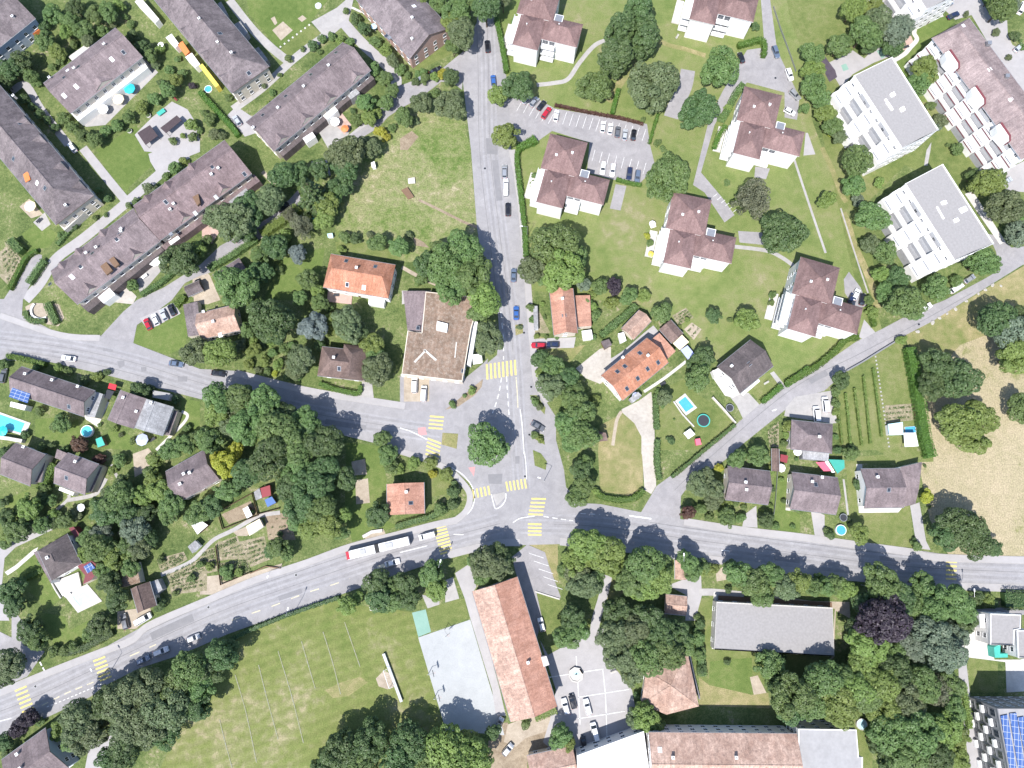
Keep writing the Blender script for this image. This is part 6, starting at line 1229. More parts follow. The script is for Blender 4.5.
# ---- hedges
H_ = 'clipped hedges'
hedge('tall bright green clipped hedge along the right side of the top road', 'C0', "492,105 510,180 528,270 545,380", 1.6, 2.2, group=H_)
hedge('long curved clipped hedge between road and villa lawn', 'N', "537,143 521,150 517,160 520,190 524,225 526,258", 1.6, 2.0, group=H_)
hedge('short clipped hedge round the parking lot corner', 'C0', "600,768 640,745 690,715", 1.8, 2.0, group=H_); hedge('brown green hedge above the parking bays', 'Q2', "85,212 150,226 215,238 262,250", .9, 1.2, 'r', group=H_)
hedge('yellow green hedge beside the oak at the bays', 'D0', "60,590 75,530 92,465", 1.5, 1.8, group=H_); hedge('low hedge at the bottom of the parking bays', 'D1', "80,155 150,175 210,185", 1.2, 1.4, group=H_); hedge('narrow hedge strip right of the parking bays', 'D0', "250,740 270,670 295,590", 1.0, 1.4, group=H_)
hedge('L shaped bright hedge beside the upper villa drive', 'D0', "700,245 760,230 810,215 835,235 832,300", 1.9, 1.9, group=H_); hedge('green hedge along the villa terraces near the drive', 'D0', "620,620 650,570 690,490 730,440", 2.2, 1.6, 'g', group=H_); hedge('hedge strip between drive and white villa', 'D0', "580,768 605,700 640,650", 1.8, 1.5, group=H_)
hedge('long bright hedge above the east road beside the villa', 'Q2', "545,768 600,738 640,706 665,680 690,676", 2.0, 1.8, group=H_); hedge('short hedge at the villa drive mouth', 'F2', "250,140 235,80 220,30", 1.6, 1.6, group=H_)
hedge('clipped hedge below the dark mauve house', 'D2', "825,525 880,480 925,440", 1.8, 1.6, group=H_); hedge('clipped hedge from the drive up the east road', 'D2', "945,440 1000,400 1060,350", 1.8, 1.6, group=H_); hedge('dark hedge between farmhouse lawn and east road', 'N', "671,477 685,466 700,453 716,440 734,425", 1.2, 1.5, 'g', group=H_)
hedge('bushy hedge along the right of the gravel drive', 'N', "657,440 656,455 657,470 659,480", 1.6, 1.8, 'g', group=H_); hedge('upper hedge along the right of the gravel drive', 'N', "655,395 655,412 656,430", 1.6, 1.8, 'g', group=H_); hedge('curved clipped hedge of the corner lawn at the main road', 'N', "596,494 605,498 620,500 634,498 643,490", 1.8, 1.6, group=H_)
hedge('tall column hedge beside the dry field', 'N', "906,349 912,380 917,410 922,440 927,458", 3.2, 3.0, group=H_); hedge('dark hedge along the farmhouse yard', 'D2', "0,190 60,140 120,90 180,35", 2.2, 2.2, 'g', group=H_)
hedge('bright strip hedge between the two brown houses', 'A3', "225,205 255,145 300,75", 2.6, 2.2, group=H_); hedge('clipped hedge by the left road above the solar panel house', 'A2', "50,290 110,300 180,318 245,335", 1.6, 2.0, group=H_)
hedge('hedge round the forecourt of the brown cross roofed house', 'B2', "615,430 680,455 750,472 815,480 825,440", 1.5, 1.5, group=H_); hedge('hedge row beside the low terraced gardens', 'A1', "730,745 790,710 850,670 905,620", 1.8, 1.8, 'g', group=H_); hedge('long hedge along the access lane', 'B1', "50,615 110,580 180,540 240,500 300,460", 2.2, 1.8, 'g', group=H_)
hedge('upper long hedge along the access lane', 'B1', "320,440 390,395 450,350 510,300", 3.2, 2.2, 'l', group=H_); hedge('bright hedge between garden and the paved court', 'B0', "5,480 60,540 110,595 170,660 200,705", 1.8, 1.8, group=H_)
hedge('low hedge along the grey terrace garden wall', 'A1', "300,490 370,410 400,385", 1.4, 1.2, 'g', group=H_); hedge('hedge along the garden plot and lane end', 'A1', "60,720 110,620 150,550 200,520", 1.6, 1.6, group=H_); hedge('hedge along the left lane mouth', 'A1', "160,690 200,630 240,570", 2.2, 1.8, 'g', group=H_)
hedge('dark hedge column beside the vegetable garden', 'A1', "75,470 100,500 130,530", 3.0, 2.8, 'g', group=H_); hedge('curved hedge round the gravel bed by the left road', 'A2', "140,60 150,95 190,112 240,108", 1.8, 1.3, 'g', group=H_); hedge('hedge between gravel bed and terraced garden', 'A2', "255,20 275,70 300,125", 2.4, 1.7, 'g', group=H_)
hedge('ivy hedge along the playing field fence', 'N', "230,640 255,628 285,616 310,607 340,597", 1.1, 1.5, 'd', group=H_); hedge('dark hedge by the road right of the modern block', 'X6', "830,240 920,242 1040,245", 5.5, 2.4, 'd', group=H_); hedge('clipped hedge round the corner house plot', 'C3', "-20,395 60,370 130,350 200,325 250,290 280,230 275,160", 1.8, 1.8, 'g', group=H_)
hedge('hedge left of the vineyard grass strip by the road', 'N', "26,578 40,572 52,566", 1.8, 1.5, group=H_); hedge('hedge above the corner lane lower left', 'N', "2,540 18,534 34,526", 2.0, 1.8, 'l', group=H_); hedge('hedge beside the lower right lane', 'F4', "700,330 720,450 735,560", 1.6, 1.6, 'l', group=H_)
hedge('hedge along the lower roadside of the white pool terrace', 'N', "52,648 68,652 84,648 100,640 115,632", 2.0, 1.6, 'd', group=H_); hedge('low bright hedge by the school hall end', 'C4', "690,508 740,490 800,465", 2.0, 1.2, 'l', group=H_); hedge('hedge left of the sports hall lawn', 'X4', "180,345 195,440 215,590", 2.4, 1.6, 'g', group=H_)
hedge('hedge behind the parked car row at the left road', 'A2', "905,30 935,10 950,-15", 2.2, 1.8, 'h', group=H_)
for i, q_ in enumerate(("104,478 118,600 130,740", "150,452 170,600 188,745", "196,390 215,560 232,735", "245,352 268,520 290,700", "60,500 75,620 88,740")):
    hedge('vine row on the grass vineyard, ' + ('second', 'third', 'fourth', 'rightmost', 'leftmost')[i] + (' from left' if 0 <= i < 3 else '') + ' of five', 'F2', q_, .75, 1.0, 'l', 'vine_row', 'vine row', 'vine rows')
# ---- kitchen garden plants: nobody could count them
random.seed(5); kg = MB()
def rows(tile, poly, n, r, dens):
    p = px(tile, poly)
    for i in range(n):
        t = (i + .5) / n
        a = (p[0][0] + (p[3][0] - p[0][0]) * t, p[0][1] + (p[3][1] - p[0][1]) * t); b = (p[1][0] + (p[2][0] - p[1][0]) * t, p[1][1] + (p[2][1] - p[1][1]) * t)
        A, B_ = P(*a), P(*b); L = (B_ - A).length
        for k in range(int(L * dens)):
            c = A + (B_ - A) * random.random()
            for _ in range(5): leaf(kg, c + Vector((random.uniform(-r, r), random.uniform(-r, r), random.uniform(.05, .5))), Vector((0, 0, 1)) + rdir() * .7, .28, random.random())
for tile, poly, n, r, dens in (('B3', "90,585 240,565 255,625 115,670", 6, .5, 5), ('B3', "85,490 180,450 195,470 95,510", 2, .35, 4), ('B3', "100,520 200,480 235,545 120,550", 3, .25, 2), ('B3', "340,340 440,330 480,450 360,455", 3, .25, 1.0), ('B3', "215,480 320,450 345,550 265,590", 5, .3, 3), ('B3', "5,525 65,505 85,610 5,630", 4, .5, 5),
                              ('A3', "860,650 1010,580 1050,700 890,730", 6, .3, 3), ('A3', "805,570 930,530 950,560 835,630", 3, .4, 4), ('A1', "5,525 60,485 100,560 45,680", 5, .3, 3), ('F2', "315,545 448,535 455,610 320,622", 3, .3, 3), ('X3', "140,310 205,250 205,410 145,410", 5, .3, 3), ('D2', "375,85 440,45 475,90 405,125", 4, .3, 3), ('D2', "435,155 470,120 515,150 480,200", 2, .3, 3),
                              ('D2', "860,640 915,620 900,740 855,750", 5, .3, 3), ('A3', "830,640 1000,560 1020,600 850,690", 2, .3, 2)):
    rows(tile, poly, n, r, dens)
kg.t += [.5] * (len(kg.f) - len(kg.t)); o = kg.obj('vegetable_plants', LF['g']); tag(o, 'rows of vegetables growing in the kitchen garden plots', 'vegetables'); o['kind'] = 'stuff'
# ================================================================== VEHICLES AND SMALL THINGS
cg = 'cars parked along roads and in bays'
car('C0', 448, 237, 95, 'estate', 'black', 'black car driving up the top road beside the tall hedge', 'car', 'car'); car('C0', 478, 412, 95, 'hatch', 'blue', 'bright blue car on the top road above the side parking', 'car')
car('C0', 183, 362, 32, 'saloon', 'black', 'dark car parked in the lane below the brick gabled house', group=cg); car('C0', 115, 402, 32, 'estate', 'silver', 'silver car parked behind the dark one in the lane', group=cg)
for x, y, d, ty, cl, lb in ((648, 508, 52, 'hatch', 'palegrey', 'pale grey car half hidden under the round tree in the bays'), (688, 522, 52, 'hatch', 'silver', 'silver blue car in the angled bays, second from the round tree'), (725, 540, 54, 'hatch', 'black', 'black car in the angled bays left of the red one'),
                            (750, 578, 57, 'estate', 'red', 'dark red car in the angled bays'), (800, 592, 80, 'hatch', 'white', 'white car right of the dark red one in the bays')): car('C0', x, y, d, ty, cl, lb, group=cg)
for x, y, cl, lb in ((15, 650, 'white', 'white car, leftmost of the five in the right upper bays'), (53, 660, 'white', 'white car, second of the five in the right upper bays'), (90, 675, 'grey', 'grey car between white and pale cars in the right upper bays'), (127, 690, 'palegrey', 'pale blue grey car left of the black one in the right bays'), (172, 690, 'black', 'black car at the right end of the upper bays')):
    car('D0', x, y, 82, 'hatch', cl, lb, group=cg)
for x, y, cl, lb in ((15, 92, 'white', 'white car, leftmost in the lower bays behind the villa'), (65, 102, 'white', 'white car, second in the lower bays behind the villa'), (150, 122, 'navy', 'navy car, third in the lower bays behind the villa'), (192, 136, 'steel', 'dark steel car, rightmost in the lower bays behind the villa')):
    car('D1', x, y, 262, 'estate', cl, lb, group=cg)
car('D0', 722, 295, 105, 'hatch', 'black', 'black car half under the round tree by the upper villa drive', group=cg); car('D0', 900, 266, 285, 'estate', 'steel', 'blue grey car parked at the top of the villa drive', group=cg); car('D0', 970, 382, 285, 'estate', 'white', 'white car with dark roof parked by the grass track', group=cg)
car('D0', 998, 486, 310, 'estate', 'silver', 'silver car parked in the corner beside the grass track', group=cg); car('D0', 970, 572, 330, 'hatch', 'white', 'white car beside the stair tower of the upper villa', group=cg)
car('E0', 753, 24, 30, 'saloon', 'steel', 'steel blue car parked at the top by the paved yard', group=cg); car('E0', 785, 79, 25, 'saloon', 'navy', 'navy car parked beside the pale garden path end', group=cg)
car('C1', 535, 110, 90, 'estate', 'silver', 'silver car parked on the road beside the clipped hedge, upper of two pale ones', group=cg); car('C1', 542, 180, 90, 'estate', 'white', 'white car towing a trailer beside the clipped hedge', 'car')
box_thing('car_trailer', 'white box trailer behind the white car on the road', 'trailer', 'C1', "530,203 553,203 553,232 531,232", 1.4, W_['whitemetal'], W_['metal'], roofname='lid', base='box'); car('C1', 553, 304, 90, 'estate', 'black', 'black car driving on the road below two pale cars', 'car')
car('C1', 582, 641, 88, 'saloon', 'steel', 'grey blue car on the road beside the lawn corner trees', 'car'); car('C2', 595, 66, 90, 'saloon', 'blue', 'blue car driving past the pale orange house', 'car')
car('C2', 709, 233, 178, 'estate', 'red', 'red car parked in front of the pale orange house', group=cg); car('C2', 783, 228, 178, 'hatch', 'navy', 'navy car parked beside the red one at the orange house', group=cg); car('C2', 706, 646, 330, 'saloon', 'grey', 'dark grey car in the roadside bay near the junction', group=cg)
car('C2', 75, 437, 90, 'van', 'white', 'white van in the yard of the commercial building, left one', 'parked_van', 'van', cg); car('C2', 122, 480, 88, 'van', 'white', 'white van in the yard of the commercial building, right one', 'parked_van', 'van', cg)
car('A2', 352, 299, 172, 'saloon', 'white', 'white car driving on the left road', 'car'); car('A2', 903, 327, 352, 'saloon', 'steel', 'dark blue grey car driving on the left road', 'car'); car('B2', 97, 376, 352, 'saloon', 'black', 'dark car driving under the trees on the left road', 'car')
car('A2', 757, 123, 118, 'hatch', 'red', 'bright red car at the left end of a parked row of four', group=cg); car('A2', 797, 100, 118, 'hatch', 'white', 'white car next to the bright red one', group=cg); car('A2', 840, 76, 118, 'hatch', 'palegrey', 'pale grey car third in the row of four', group=cg); car('A2', 880, 51, 118, 'hatch', 'black', 'black car at the right end of the row of four', group=cg)
car('A2', 18, 388, 85, 'estate', 'grey', 'dark grey car at the left edge beside the long brown house', group=cg); car('B1', 210, 451, 35, 'hatch', 'silver', 'silver car parked in the access lane below the terraces', group=cg); car('B1', 428, 290, 40, 'hatch', 'black', 'black car parked further up the access lane', group=cg)
car('B1', -5, 690, 118, 'hatch', 'black', 'black car on the sandy forecourt of the reddish house', group=cg)
car('B0', 190, 618, 125, 'hatch', 'palegrey', 'pale car on the small grey forecourt of the terraces', group=cg); car('A0', 370, 755, 130, 'hatch', 'white', 'white car on the lane beside the left terraced row', group=cg)
car('A4', 990, 102, 22, 'hatch', 'silver', 'silver car, rightmost of three parked under the roadside clump', group=cg); car('A4', 825, 170, 22, 'estate', 'palegrey', 'pale car, middle of three parked under the roadside clump', group=cg); car('A4', 733, 214, 25, 'hatch', 'steel', 'dark steel car, leftmost of three parked under the roadside clump', group=cg)
car('A4', 640, 18, 110, 'estate', 'grey', 'dark grey car by the rust roofed house drive', group=cg); car('A4', 735, 5, 30, 'van', 'white', 'white van on the drive below the rust roofed house', 'parked_van', 'van', cg)
car('C3', 140, 439, 195, 'van', 'white', 'white van following the bus', 'van', 'van'); car('B3', 985, 577, 15, 'saloon', 'white', 'white car on the lower lane opposite the bus', 'car')
car('X9', 212, 535, 105, 'hatch', 'white', 'white car parked along the right wall of the school hall', group=cg); car('X7', 335, 237, 105, 'estate', 'white', 'white car in the tree shade of the school yard', group=cg); car('X7', 372, 212, 105, 'hatch', 'black', 'black car beside the white one in the yard shade', group=cg)
car('X7', 448, 240, 105, 'estate', 'white', 'white car in the sun of the school yard', group=cg); car('X7', 485, 365, 105, 'van', 'white', 'white van at the bottom of the school yard', 'parked_van', 'van', cg); car('X7', 428, 418, 100, 'hatch', 'black', 'small dark car beside the white van in shade', group=cg, sc=.85)
car('X7', 40, 458, 48, 'hatch', 'silver', 'silver car on the earth yard left of the pink roofed building', group=cg); car('X7', -5, 325, 60, 'hatch', 'silver', 'silver car hidden in the tree shade by the court', group=cg)
car('F1', 935, 160, 30, 'hatch', 'palegrey', 'pale blue grey car in the paved yard at the right edge', group=cg); car('F1', 678, 706, 32, 'van', 'white', 'white van parked by the east road under the trees', 'parked_van', 'van', cg); car('F1', 745, 660, 32, 'hatch', 'silver', 'silver car parked behind the white van by the east road', group=cg); car('F2', 520, 40, 32, 'saloon', 'white', 'white car on the east road beside the trees', 'car')
car('X2', 700, 690, 60, 'hatch', 'white', 'white car on the drive of the lowest villa', group=cg); car('X2', 748, 725, 75, 'hatch', 'black', 'black car on the drive of the lowest villa', group=cg); car('X2', 668, 715, 60, 'hatch', 'navy', 'navy car close to the lowest villa wall', group=cg, sc=.9)
car('X3', 485, 178, 92, 'van', 'white', 'white van parked against the grey hipped house', 'parked_van', 'van', cg); car('X3', 550, 108, 92, 'van', 'white', 'white van parked near the vineyard, upper one', 'parked_van', 'van', cg)
car('X6', 585, 405, 95, 'hatch', 'navy', 'navy car beside the modern white block', group=cg); car('X6', 632, 405, 95, 'hatch', 'steel', 'steel coloured car between the navy one and the modern block', group=cg)
car('X5', 1005, 60, 60, 'van', 'white', 'white van at the upper right edge', 'parked_van', 'van', cg); car('X5', 985, 350, 40, 'hatch', 'palegrey', 'pale grey car beside the round bush at the right edge', group=cg)
# ---- articulated bus
def bus():
    a, b = W('B3', [(757, 540)], 1.6)[0], W('C3', [(48, 463)], 1.6)[0]; d = (a - b); L = d.length; c = (a + b) / 2
    t = thing('articulated_bus', 'white articulated bus with red front on the main road', 'bus', (c.x, c.y, .06), math.atan2(d.y, d.x))
    W2 = 1.28; m0, m1 = -.02 * L, .05 * L
    for nm, x0, x1 in (('front_section', m1, L / 2), ('rear_section', -L / 2, m0)):
        m = MB(); pr = [(-W2, .35), (W2, .35), (W2, 2.5), (W2 - .12, 2.95), (0, 3.02), (-W2 + .12, 2.95), (-W2, 2.5)]; n = len(pr)
        m.add([(x0, y, z) for y, z in pr] + [(x1, y, z) for y, z in pr], [(i, (i + 1) % n, n + (i + 1) % n, n + i) for i in range(n)] + [tuple(reversed(range(n))), tuple(range(n, 2 * n))], 0)
        o = m.obj(nm, [PAINT['white']], t)
        for s in (-1, 1):
            k = int((x1 - x0) / 1.5)
            for i in range(k): MB().box(x0 + .3 + i * 1.5, x0 + 1.65 + i * 1.5, min(s * (W2 - .01), s * (W2 + .012)), max(s * (W2 - .01), s * (W2 + .012)), 1.25, 2.35).obj('side_window', GLASS, o)
            for wx in ((x0 + 1.8, x1 - 2.6) if nm[0] == 'f' else (x0 + 2.2,)):
                w = MB(); w.tube((wx, s * (W2 - .28), .48), (wx, s * (W2 + .01), .48), .48, n=16); w.obj('wheel', TYRE, t)
        for q in ((x0 + x1) / 2 - 2.2, (x0 + x1) / 2 + 1.2): MB().box(q, q + .8, -.4, .4, 3.0, 3.1).obj('roof_hatch', W_['metal'], o)
    MB().box(L / 2, L / 2 + .16, -W2 + .05, W2 - .05, .4, 2.92).obj('red_nose', PAINT['red'], t); MB().box(L / 2 - .9, L / 2 + .05, -W2 - .012, W2 + .012, .38, 1.2).obj('red_skirt', PAINT['red'], t)
    MB().box(L / 2 - .75, L / 2 + .1, -W2 + .14, W2 - .14, 2.9, 3.05).obj('red_roof_edge', PAINT['red'], t); MB().box(L / 2 + .155, L / 2 + .18, -W2 + .2, W2 - .2, 1.2, 2.6).obj('windscreen', GLASS, t)
    m = MB()
    for i in range(6): m.box(m0 + (m1 - m0) * i / 6 + .02, m0 + (m1 - m0) * (i + .7) / 6, -W2 + .06 - .04 * (i % 2), W2 - .06 + .04 * (i % 2), .4, 2.85 + .05 * (i % 2))
    m.box(m0 - .02, m1 + .02, -W2 + .12, W2 - .12, .45, 2.8); m.obj('bellows', W_['black'], t)
    for q0, q1 in ((L * .20, L * .29), (-L * .24, -L * .12)): MB().box(q0, q1, -.75, .75, 3.0, 3.28).obj('roof_unit', W_['grey'], t)
    for s in (-1, 1): inst('headlight', HL, t, (L / 2 + .14, s * .95, .75)); inst('tail_light', TL, t, (-L / 2 + .05, s * 1.0, .9))
bus()
# ---- pools, trampolines, parasols
rect_pool('A2', "-40,560 158,630 128,698 -60,640", 'turquoise swimming pool with wide white surround at the left edge', POOL, None, .26); parasol('A2', 8, 670, 1.6, K['turquoise'], 'turquoise parasol at the corner of the white edged pool')
round_pool('A2', 443, 672, 31, 'round turquoise pool on the lawn of the long brown house'); parasol('A2', 724, 715, 1.9, K['lilac'], 'pale blue parasol below the grey roofed house'); parasol('A0', 660, 450, 1.9, K['turquoise'], 'bright turquoise parasol in the terraced garden')
rect_pool('D2', "383,518 435,478 497,552 440,592", 'blue rectangular pool with pale deck on the farmhouse lawn', POOLB, None, .30); trampoline('D2', 530, 617, 34, 'round dark trampoline with teal edge beside the pool', K['teal'])
round_pool('F3', 88, 410, 27, 'round blue pool in the garden by the main road', POOLB); trampoline('F3', 100, 346, 20, 'small grey trampoline above the round blue pool', W_['metal'])
trampoline('C0', 597, 213, 22, 'small trampoline with bright blue edge by the villa', K['blue']); round_pool('B0', 605, 28, 16, 'small round paddling pool on the top lawn', POOLP, .4); parasol('B0', 890, 130, 1.1, K['paleblue'], 'pale green parasol in the garden at the top')
round_pool('B0', 42, 455, 20, 'small blue paddling pool in the terraced garden', POOLB, .4); round_pool('F4', 195, 545, 28, 'round grey concrete tank at the end of the pale flat block', POOLP, .8, W_['stone'], 'water_tank'); round_pool('B1', 593, 340, 20, 'green water tub under the light green tree', K['green'], .8, K['green'], 'water_tub')
trampoline('D2', 665, 552, 20, 'small greyish trampoline by the dark mauve house', W_['metal']); rect_pool('X8', "410,735 560,665 655,775 500,850", 'large white covered pool terrace on the lower left lawn', POOLP, None, .45)
for t_, x, y, r_, m_, lb in (('A0', 525, 556, 1.7, 'white', 'white parasol nearest the canopy strip of the terraced row'), ('A0', 603, 505, 1.9, 'cream', 'cream parasol left of the turquoise one'), ('X3', 232, 570, 1.3, 'white', 'white parasol beside the brown shed'), ('X3', 352, 450, 1.3, 'white', 'white parasol at the corner of the glass veranda'), ('A1', 150, 285, 1.9, 'cream', 'cream parasol behind the left terraced row'),
                             ('B0', 690, 620, 1.6, 'white', 'white parasol on the pink terrace'), ('B0', 740, 655, 1.3, 'orange', 'orange parasol on the pink terrace'), ('A1', 790, 560, 2.2, 'white', 'white parasol on the lower terraced garden'), ('A0', 820, 225, 1.0, 'white', 'small white parasol behind the top terraced row'),
                             ('D2', 185, 490, 1.2, 'lilac', 'lilac parasol on the farmhouse terrace'), ('B0', 900, 20, 1.4, 'white', 'white parasol by the top garden path'), ('D1', 262, 530, 1.0, 'yellow', 'yellow parasol on the villa terrace'), ('D1', 270, 375, 1.1, 'white', 'white parasol on the upper left villa terrace'),
                             ('C1', 690, 175, 1.4, 'white', 'white parasol left of the villa below the bays'), ('F2', 10, 140, 1.1, 'white', 'white parasol at the lowest villa'), ('A3', 410, 295, 1.2, 'white', 'white parasol by the lower left garden path'), ('D0', 500, 60, 1.2, 'white', 'white parasol beside the villa at the top edge')):
    parasol(t_, x, y, r_, K[m_], lb)
for t_, x, y, d_, lb in (('A0', 830, 580, 40, 'green table tennis table on the paved court'),): table_set(t_, x, y, lb, d_, K['teal']).scale = (1.5, 1.7, 1)
for t_, x, y, d_, m_, lb in (('A1', 745, 650, 40, 'white', 'white garden table on the lower terraced patio'), ('C1', 700, 235, 20, 'dark', 'dark garden table left of the villa below the bays'), ('D1', 270, 395, 20, 'white', 'white garden table on the upper left villa terrace'), ('D2', 320, 430, 30, 'dark', 'dark garden table in the farmhouse garden'), ('A3', 425, 290, 20, 'dark', 'dark garden table with chairs by the lower left path'),
                         ('A1', 205, 365, 50, 'dark', 'dark garden table behind the left terraced row'), ('B1', 700, 745, 0, 'dark', 'dark garden table on the orange house terrace'), ('A2', 785, 715, 30, 'dark', 'dark garden table beside the pale blue parasol'), ('X8', 440, 730, 30, 'white', 'white table on the dark hipped house terrace'), ('E0', 540, 245, 20, 'dark', 'dark table on the pink patio by the play area')):
    table_set(t_, x, y, lb, d_, K[m_])
bench('A0', 900, 510, 'dark red bench at the edge of the paved court', -45, K['maroon']); bench('D0', 395, 190, 'pale bench on the lawn between the upper villas', 60, W_['stone']); bench('X7', 580, 60, 'pale bench at the top of the school yard', 20, W_['stone']); bench('D2', 850, 425, 'pale bench on the lawn of the dark mauve house', 30, W_['stone'])
for x, y, lb in ((765, 596, 'white boulder planter left of the table tennis table'), (668, 675, 'white boulder planter at the corner of the square pergola')):
    p = W('A0', [(x, y)])[0]; t = thing('planter', lb, 'planter', (p.x, p.y, 0)); MB().cyl(0, 0, .7, 0, .7, 14, 0, .85).obj('pot', W_['stone'], t); inst('foliage', CROWN['S', 1], t, (0, 0, .9), 0, (.4, .4, .35), LF['g'])
# ---- boulders along the east road
_b = MB(); _n = 9; _r = random.Random(3)
for zz, rr in ((0, 1.0), (.35, 1.05), (.7, .7)): _b.v += [(rr * math.cos(6.2832 * i / _n) * _r.uniform(.85, 1.1), rr * math.sin(6.2832 * i / _n) * _r.uniform(.85, 1.1), zz * _r.uniform(.9, 1.1)) for i in range(_n)]
_b.f = [(k * _n + i, k * _n + (i + 1) % _n, (k + 1) * _n + (i + 1) % _n, (k + 1) * _n + i) for k in range(2) for i in range(_n)] + [tuple(range(2 * _n, 3 * _n))]; _b.m = [0] * len(_b.f)
BOULD = _b.mesh('boulder', plain('field_boulder_stone', (.36, .34, .31), .95, .25, 2))
bl = (('F2', 478, 162, 1.0), ('F2', 555, 116, 1.1), ('F2', 590, 92, .9), ('F2', 630, 70, .7), ('F2', 672, 46, 1.0), ('F2', 728, 6, .8), ('F1', 790, 736, .7), ('F1', 825, 716, .9), ('F1', 862, 692, 1.0), ('F1', 905, 696, .7))
for i, (t_, x, y, s_) in enumerate(bl):
    p = W(t_, [(x, y)])[0]; o = inst('boulder', BOULD, None, (p.x, p.y, -.05), i * 1.3, (s_ * .72, s_ * .5, s_ * .6)); tag(o, 'pale boulder beside the east road, ' + ORD[i + 1] + ' of ten', 'boulder', 'boulders lining the dry field')
# ---- sports things
W_['palemetal'] = plain('pale_galvanised_metal', (.42, .44, .46), .6, .1, 1.0)
def goal():
    p = W('B4', [(970, 300)])[0]; a, b = W('B4', [(945, 262), (975, 352)]); d = b - a; L = d.length
    t = thing('football_goal', 'white football goal on the playing field in front of the ball stop', 'goal', ((a.x + b.x) / 2, (a.y + b.y) / 2, 0), math.atan2(d.y, d.x)); h = 2.2; m = MB()
    for s in (-1, 1): m.tube((s * L / 2, 0, 0), (s * L / 2, 0, h), .07)
    m.tube((-L / 2 - .07, 0, h), (L / 2 + .07, 0, h), .07); m.obj('goal_frame', W_['whitemetal'], t); m = MB()
    for s in (-1, 1): m.tube((s * L / 2, 0, h), (s * L / 2, 1.2, h - .1), .04); m.tube((s * L / 2, 1.2, h - .1), (s * L / 2, 1.8, 0), .04)
    m.tube((-L / 2, 1.8, .03), (L / 2, 1.8, .03), .04); m.obj('net_support', W_['whitemetal'], t); m = MB()
    for i in range(13): x = -L / 2 + L * i / 12; m.tube((x, 1.2, h - .1), (x, 1.8, 0), .012, n=4); m.tube((x, 0, h), (x, 1.2, h - .1), .012, n=4)
    m.obj('net', W_['whitemetal'], t)
    a, b = W('B4', [(942, 180), (1080, 560)]); b = W('C4', [(10, 425)])[0]; d = b - a; L = d.length
    t = thing('ball_stop_fence', 'long pale ball stop barrier behind the football goal', 'fence', ((a.x + b.x) / 2, (a.y + b.y) / 2, 0), math.atan2(d.y, d.x)); m = MB(); m.box(-L / 2, L / 2, -.4, .4, .85, .95); m.box(-L / 2, L / 2, -.06, .06, .3, .84); m.obj('panel', W_['palemetal'], t)
    for i in range(7): x = -L / 2 + .2 + (L - .4) * i / 6; MB().box(x - .06, x + .06, -.45, .45, 0, .84).obj('post', W_['metal'], t)
goal()
for x, y, dx, dy, lb in ((150, 278, .95, .25, 'basketball hoop on the left side of the court, upper one'), (180, 402, .95, .25, 'basketball hoop on the left side of the court, lower one'), (232, 55, .5, -.6, 'basketball hoop at the top of the court')):
    p = W('C4', [(x, y)])[0]; d = Vector((dx, dy)).normalized(); t = thing('basketball_hoop', lb, 'basketball hoop', (p.x, p.y, 0), math.atan2(d.y, d.x)); m = MB(); m.tube((0, 0, 0), (0, 0, 3.2), .09); m.tube((0, 0, 3.1), (1.5, 0, 3.3), .06); m.obj('post', W_['metal'], t)
    MB().box(1.5, 1.56, -.9, .9, 2.85, 3.9).obj('backboard', W_['darkgrey'], t); m = MB()
    for i in range(14): a0, a1 = 6.2832 * i / 14, 6.2832 * (i + 1) / 14; m.tube((1.85 + .25 * math.cos(a0), .25 * math.sin(a0), 3.05), (1.85 + .25 * math.cos(a1), .25 * math.sin(a1), 3.05), .02, n=5)
    m.obj('ring', K['orange'], t)
p = W('X7', [(388, 74)])[0]; t = thing('fountain', 'white octagonal fountain in the school yard', 'fountain', (p.x, p.y, 0), .2); m = MB(); q8 = [(2.0 * math.cos(math.pi / 4 * i), 2.0 * math.sin(math.pi / 4 * i)) for i in range(8)]
m.prism(q8, 0, .55); m.ribbon([Vector(q) for q in q8 + [q8[0], q8[1]]], .4, .5, .75); m.obj('basin', G['slab'], t); MB().cyl(0, 0, 1.1, .3, .62, 8).obj('water', POOLP, t); MB().cyl(0, 0, .35, .5, 1.3, 8, 0, .22).obj('spout_column', W_['stone'], t)
# curved bench wall by the left road
t0 = W('A2', [(180, 60)])[0]; cw = smooth_line(W('A2', "180,22 165,50 172,82 205,98 242,92"), 5); t = thing('curved_wall', 'curved white garden wall on the gravel bed by the left road', 'wall', (t0.x, t0.y, 0))
m = MB(); m.ribbon([q - Vector((t0.x, t0.y)) for q in cw], .55, 0, .55); m.obj('wall', W_['stone'], t); m = MB(); m.ribbon([q - Vector((t0.x, t0.y)) for q in cw], .65, .55, .62); m.obj('coping', W_['white'], t)
def low_wall(label, tile, pts, w, h, mat, name='garden_wall', cap=None, cat='wall'):
    c = W(tile, pts); o0 = c[0]; t = thing(name, label, cat, (o0.x, o0.y, 0)); q = [Vector((p.x - o0.x, p.y - o0.y)) for p in c]
    MB().ribbon(q, w, 0, h).obj('wall', mat, t); MB().ribbon(q, w + .08, h, h + .05).obj('coping', cap or W_['stone'], t)
low_wall('tan garden wall right of the farmhouse lawn', 'D2', "572,500 632,565 690,632", .35, 1.2, W_['cream']); low_wall('pale border wall on the left of the farmhouse lawn', 'D2', "375,520 420,585 480,650", .3, .5, W_['stone']); low_wall('white wall left of the sports hall', 'X4', "283,175 278,300 272,450", .4, 1.0, W_['white'])
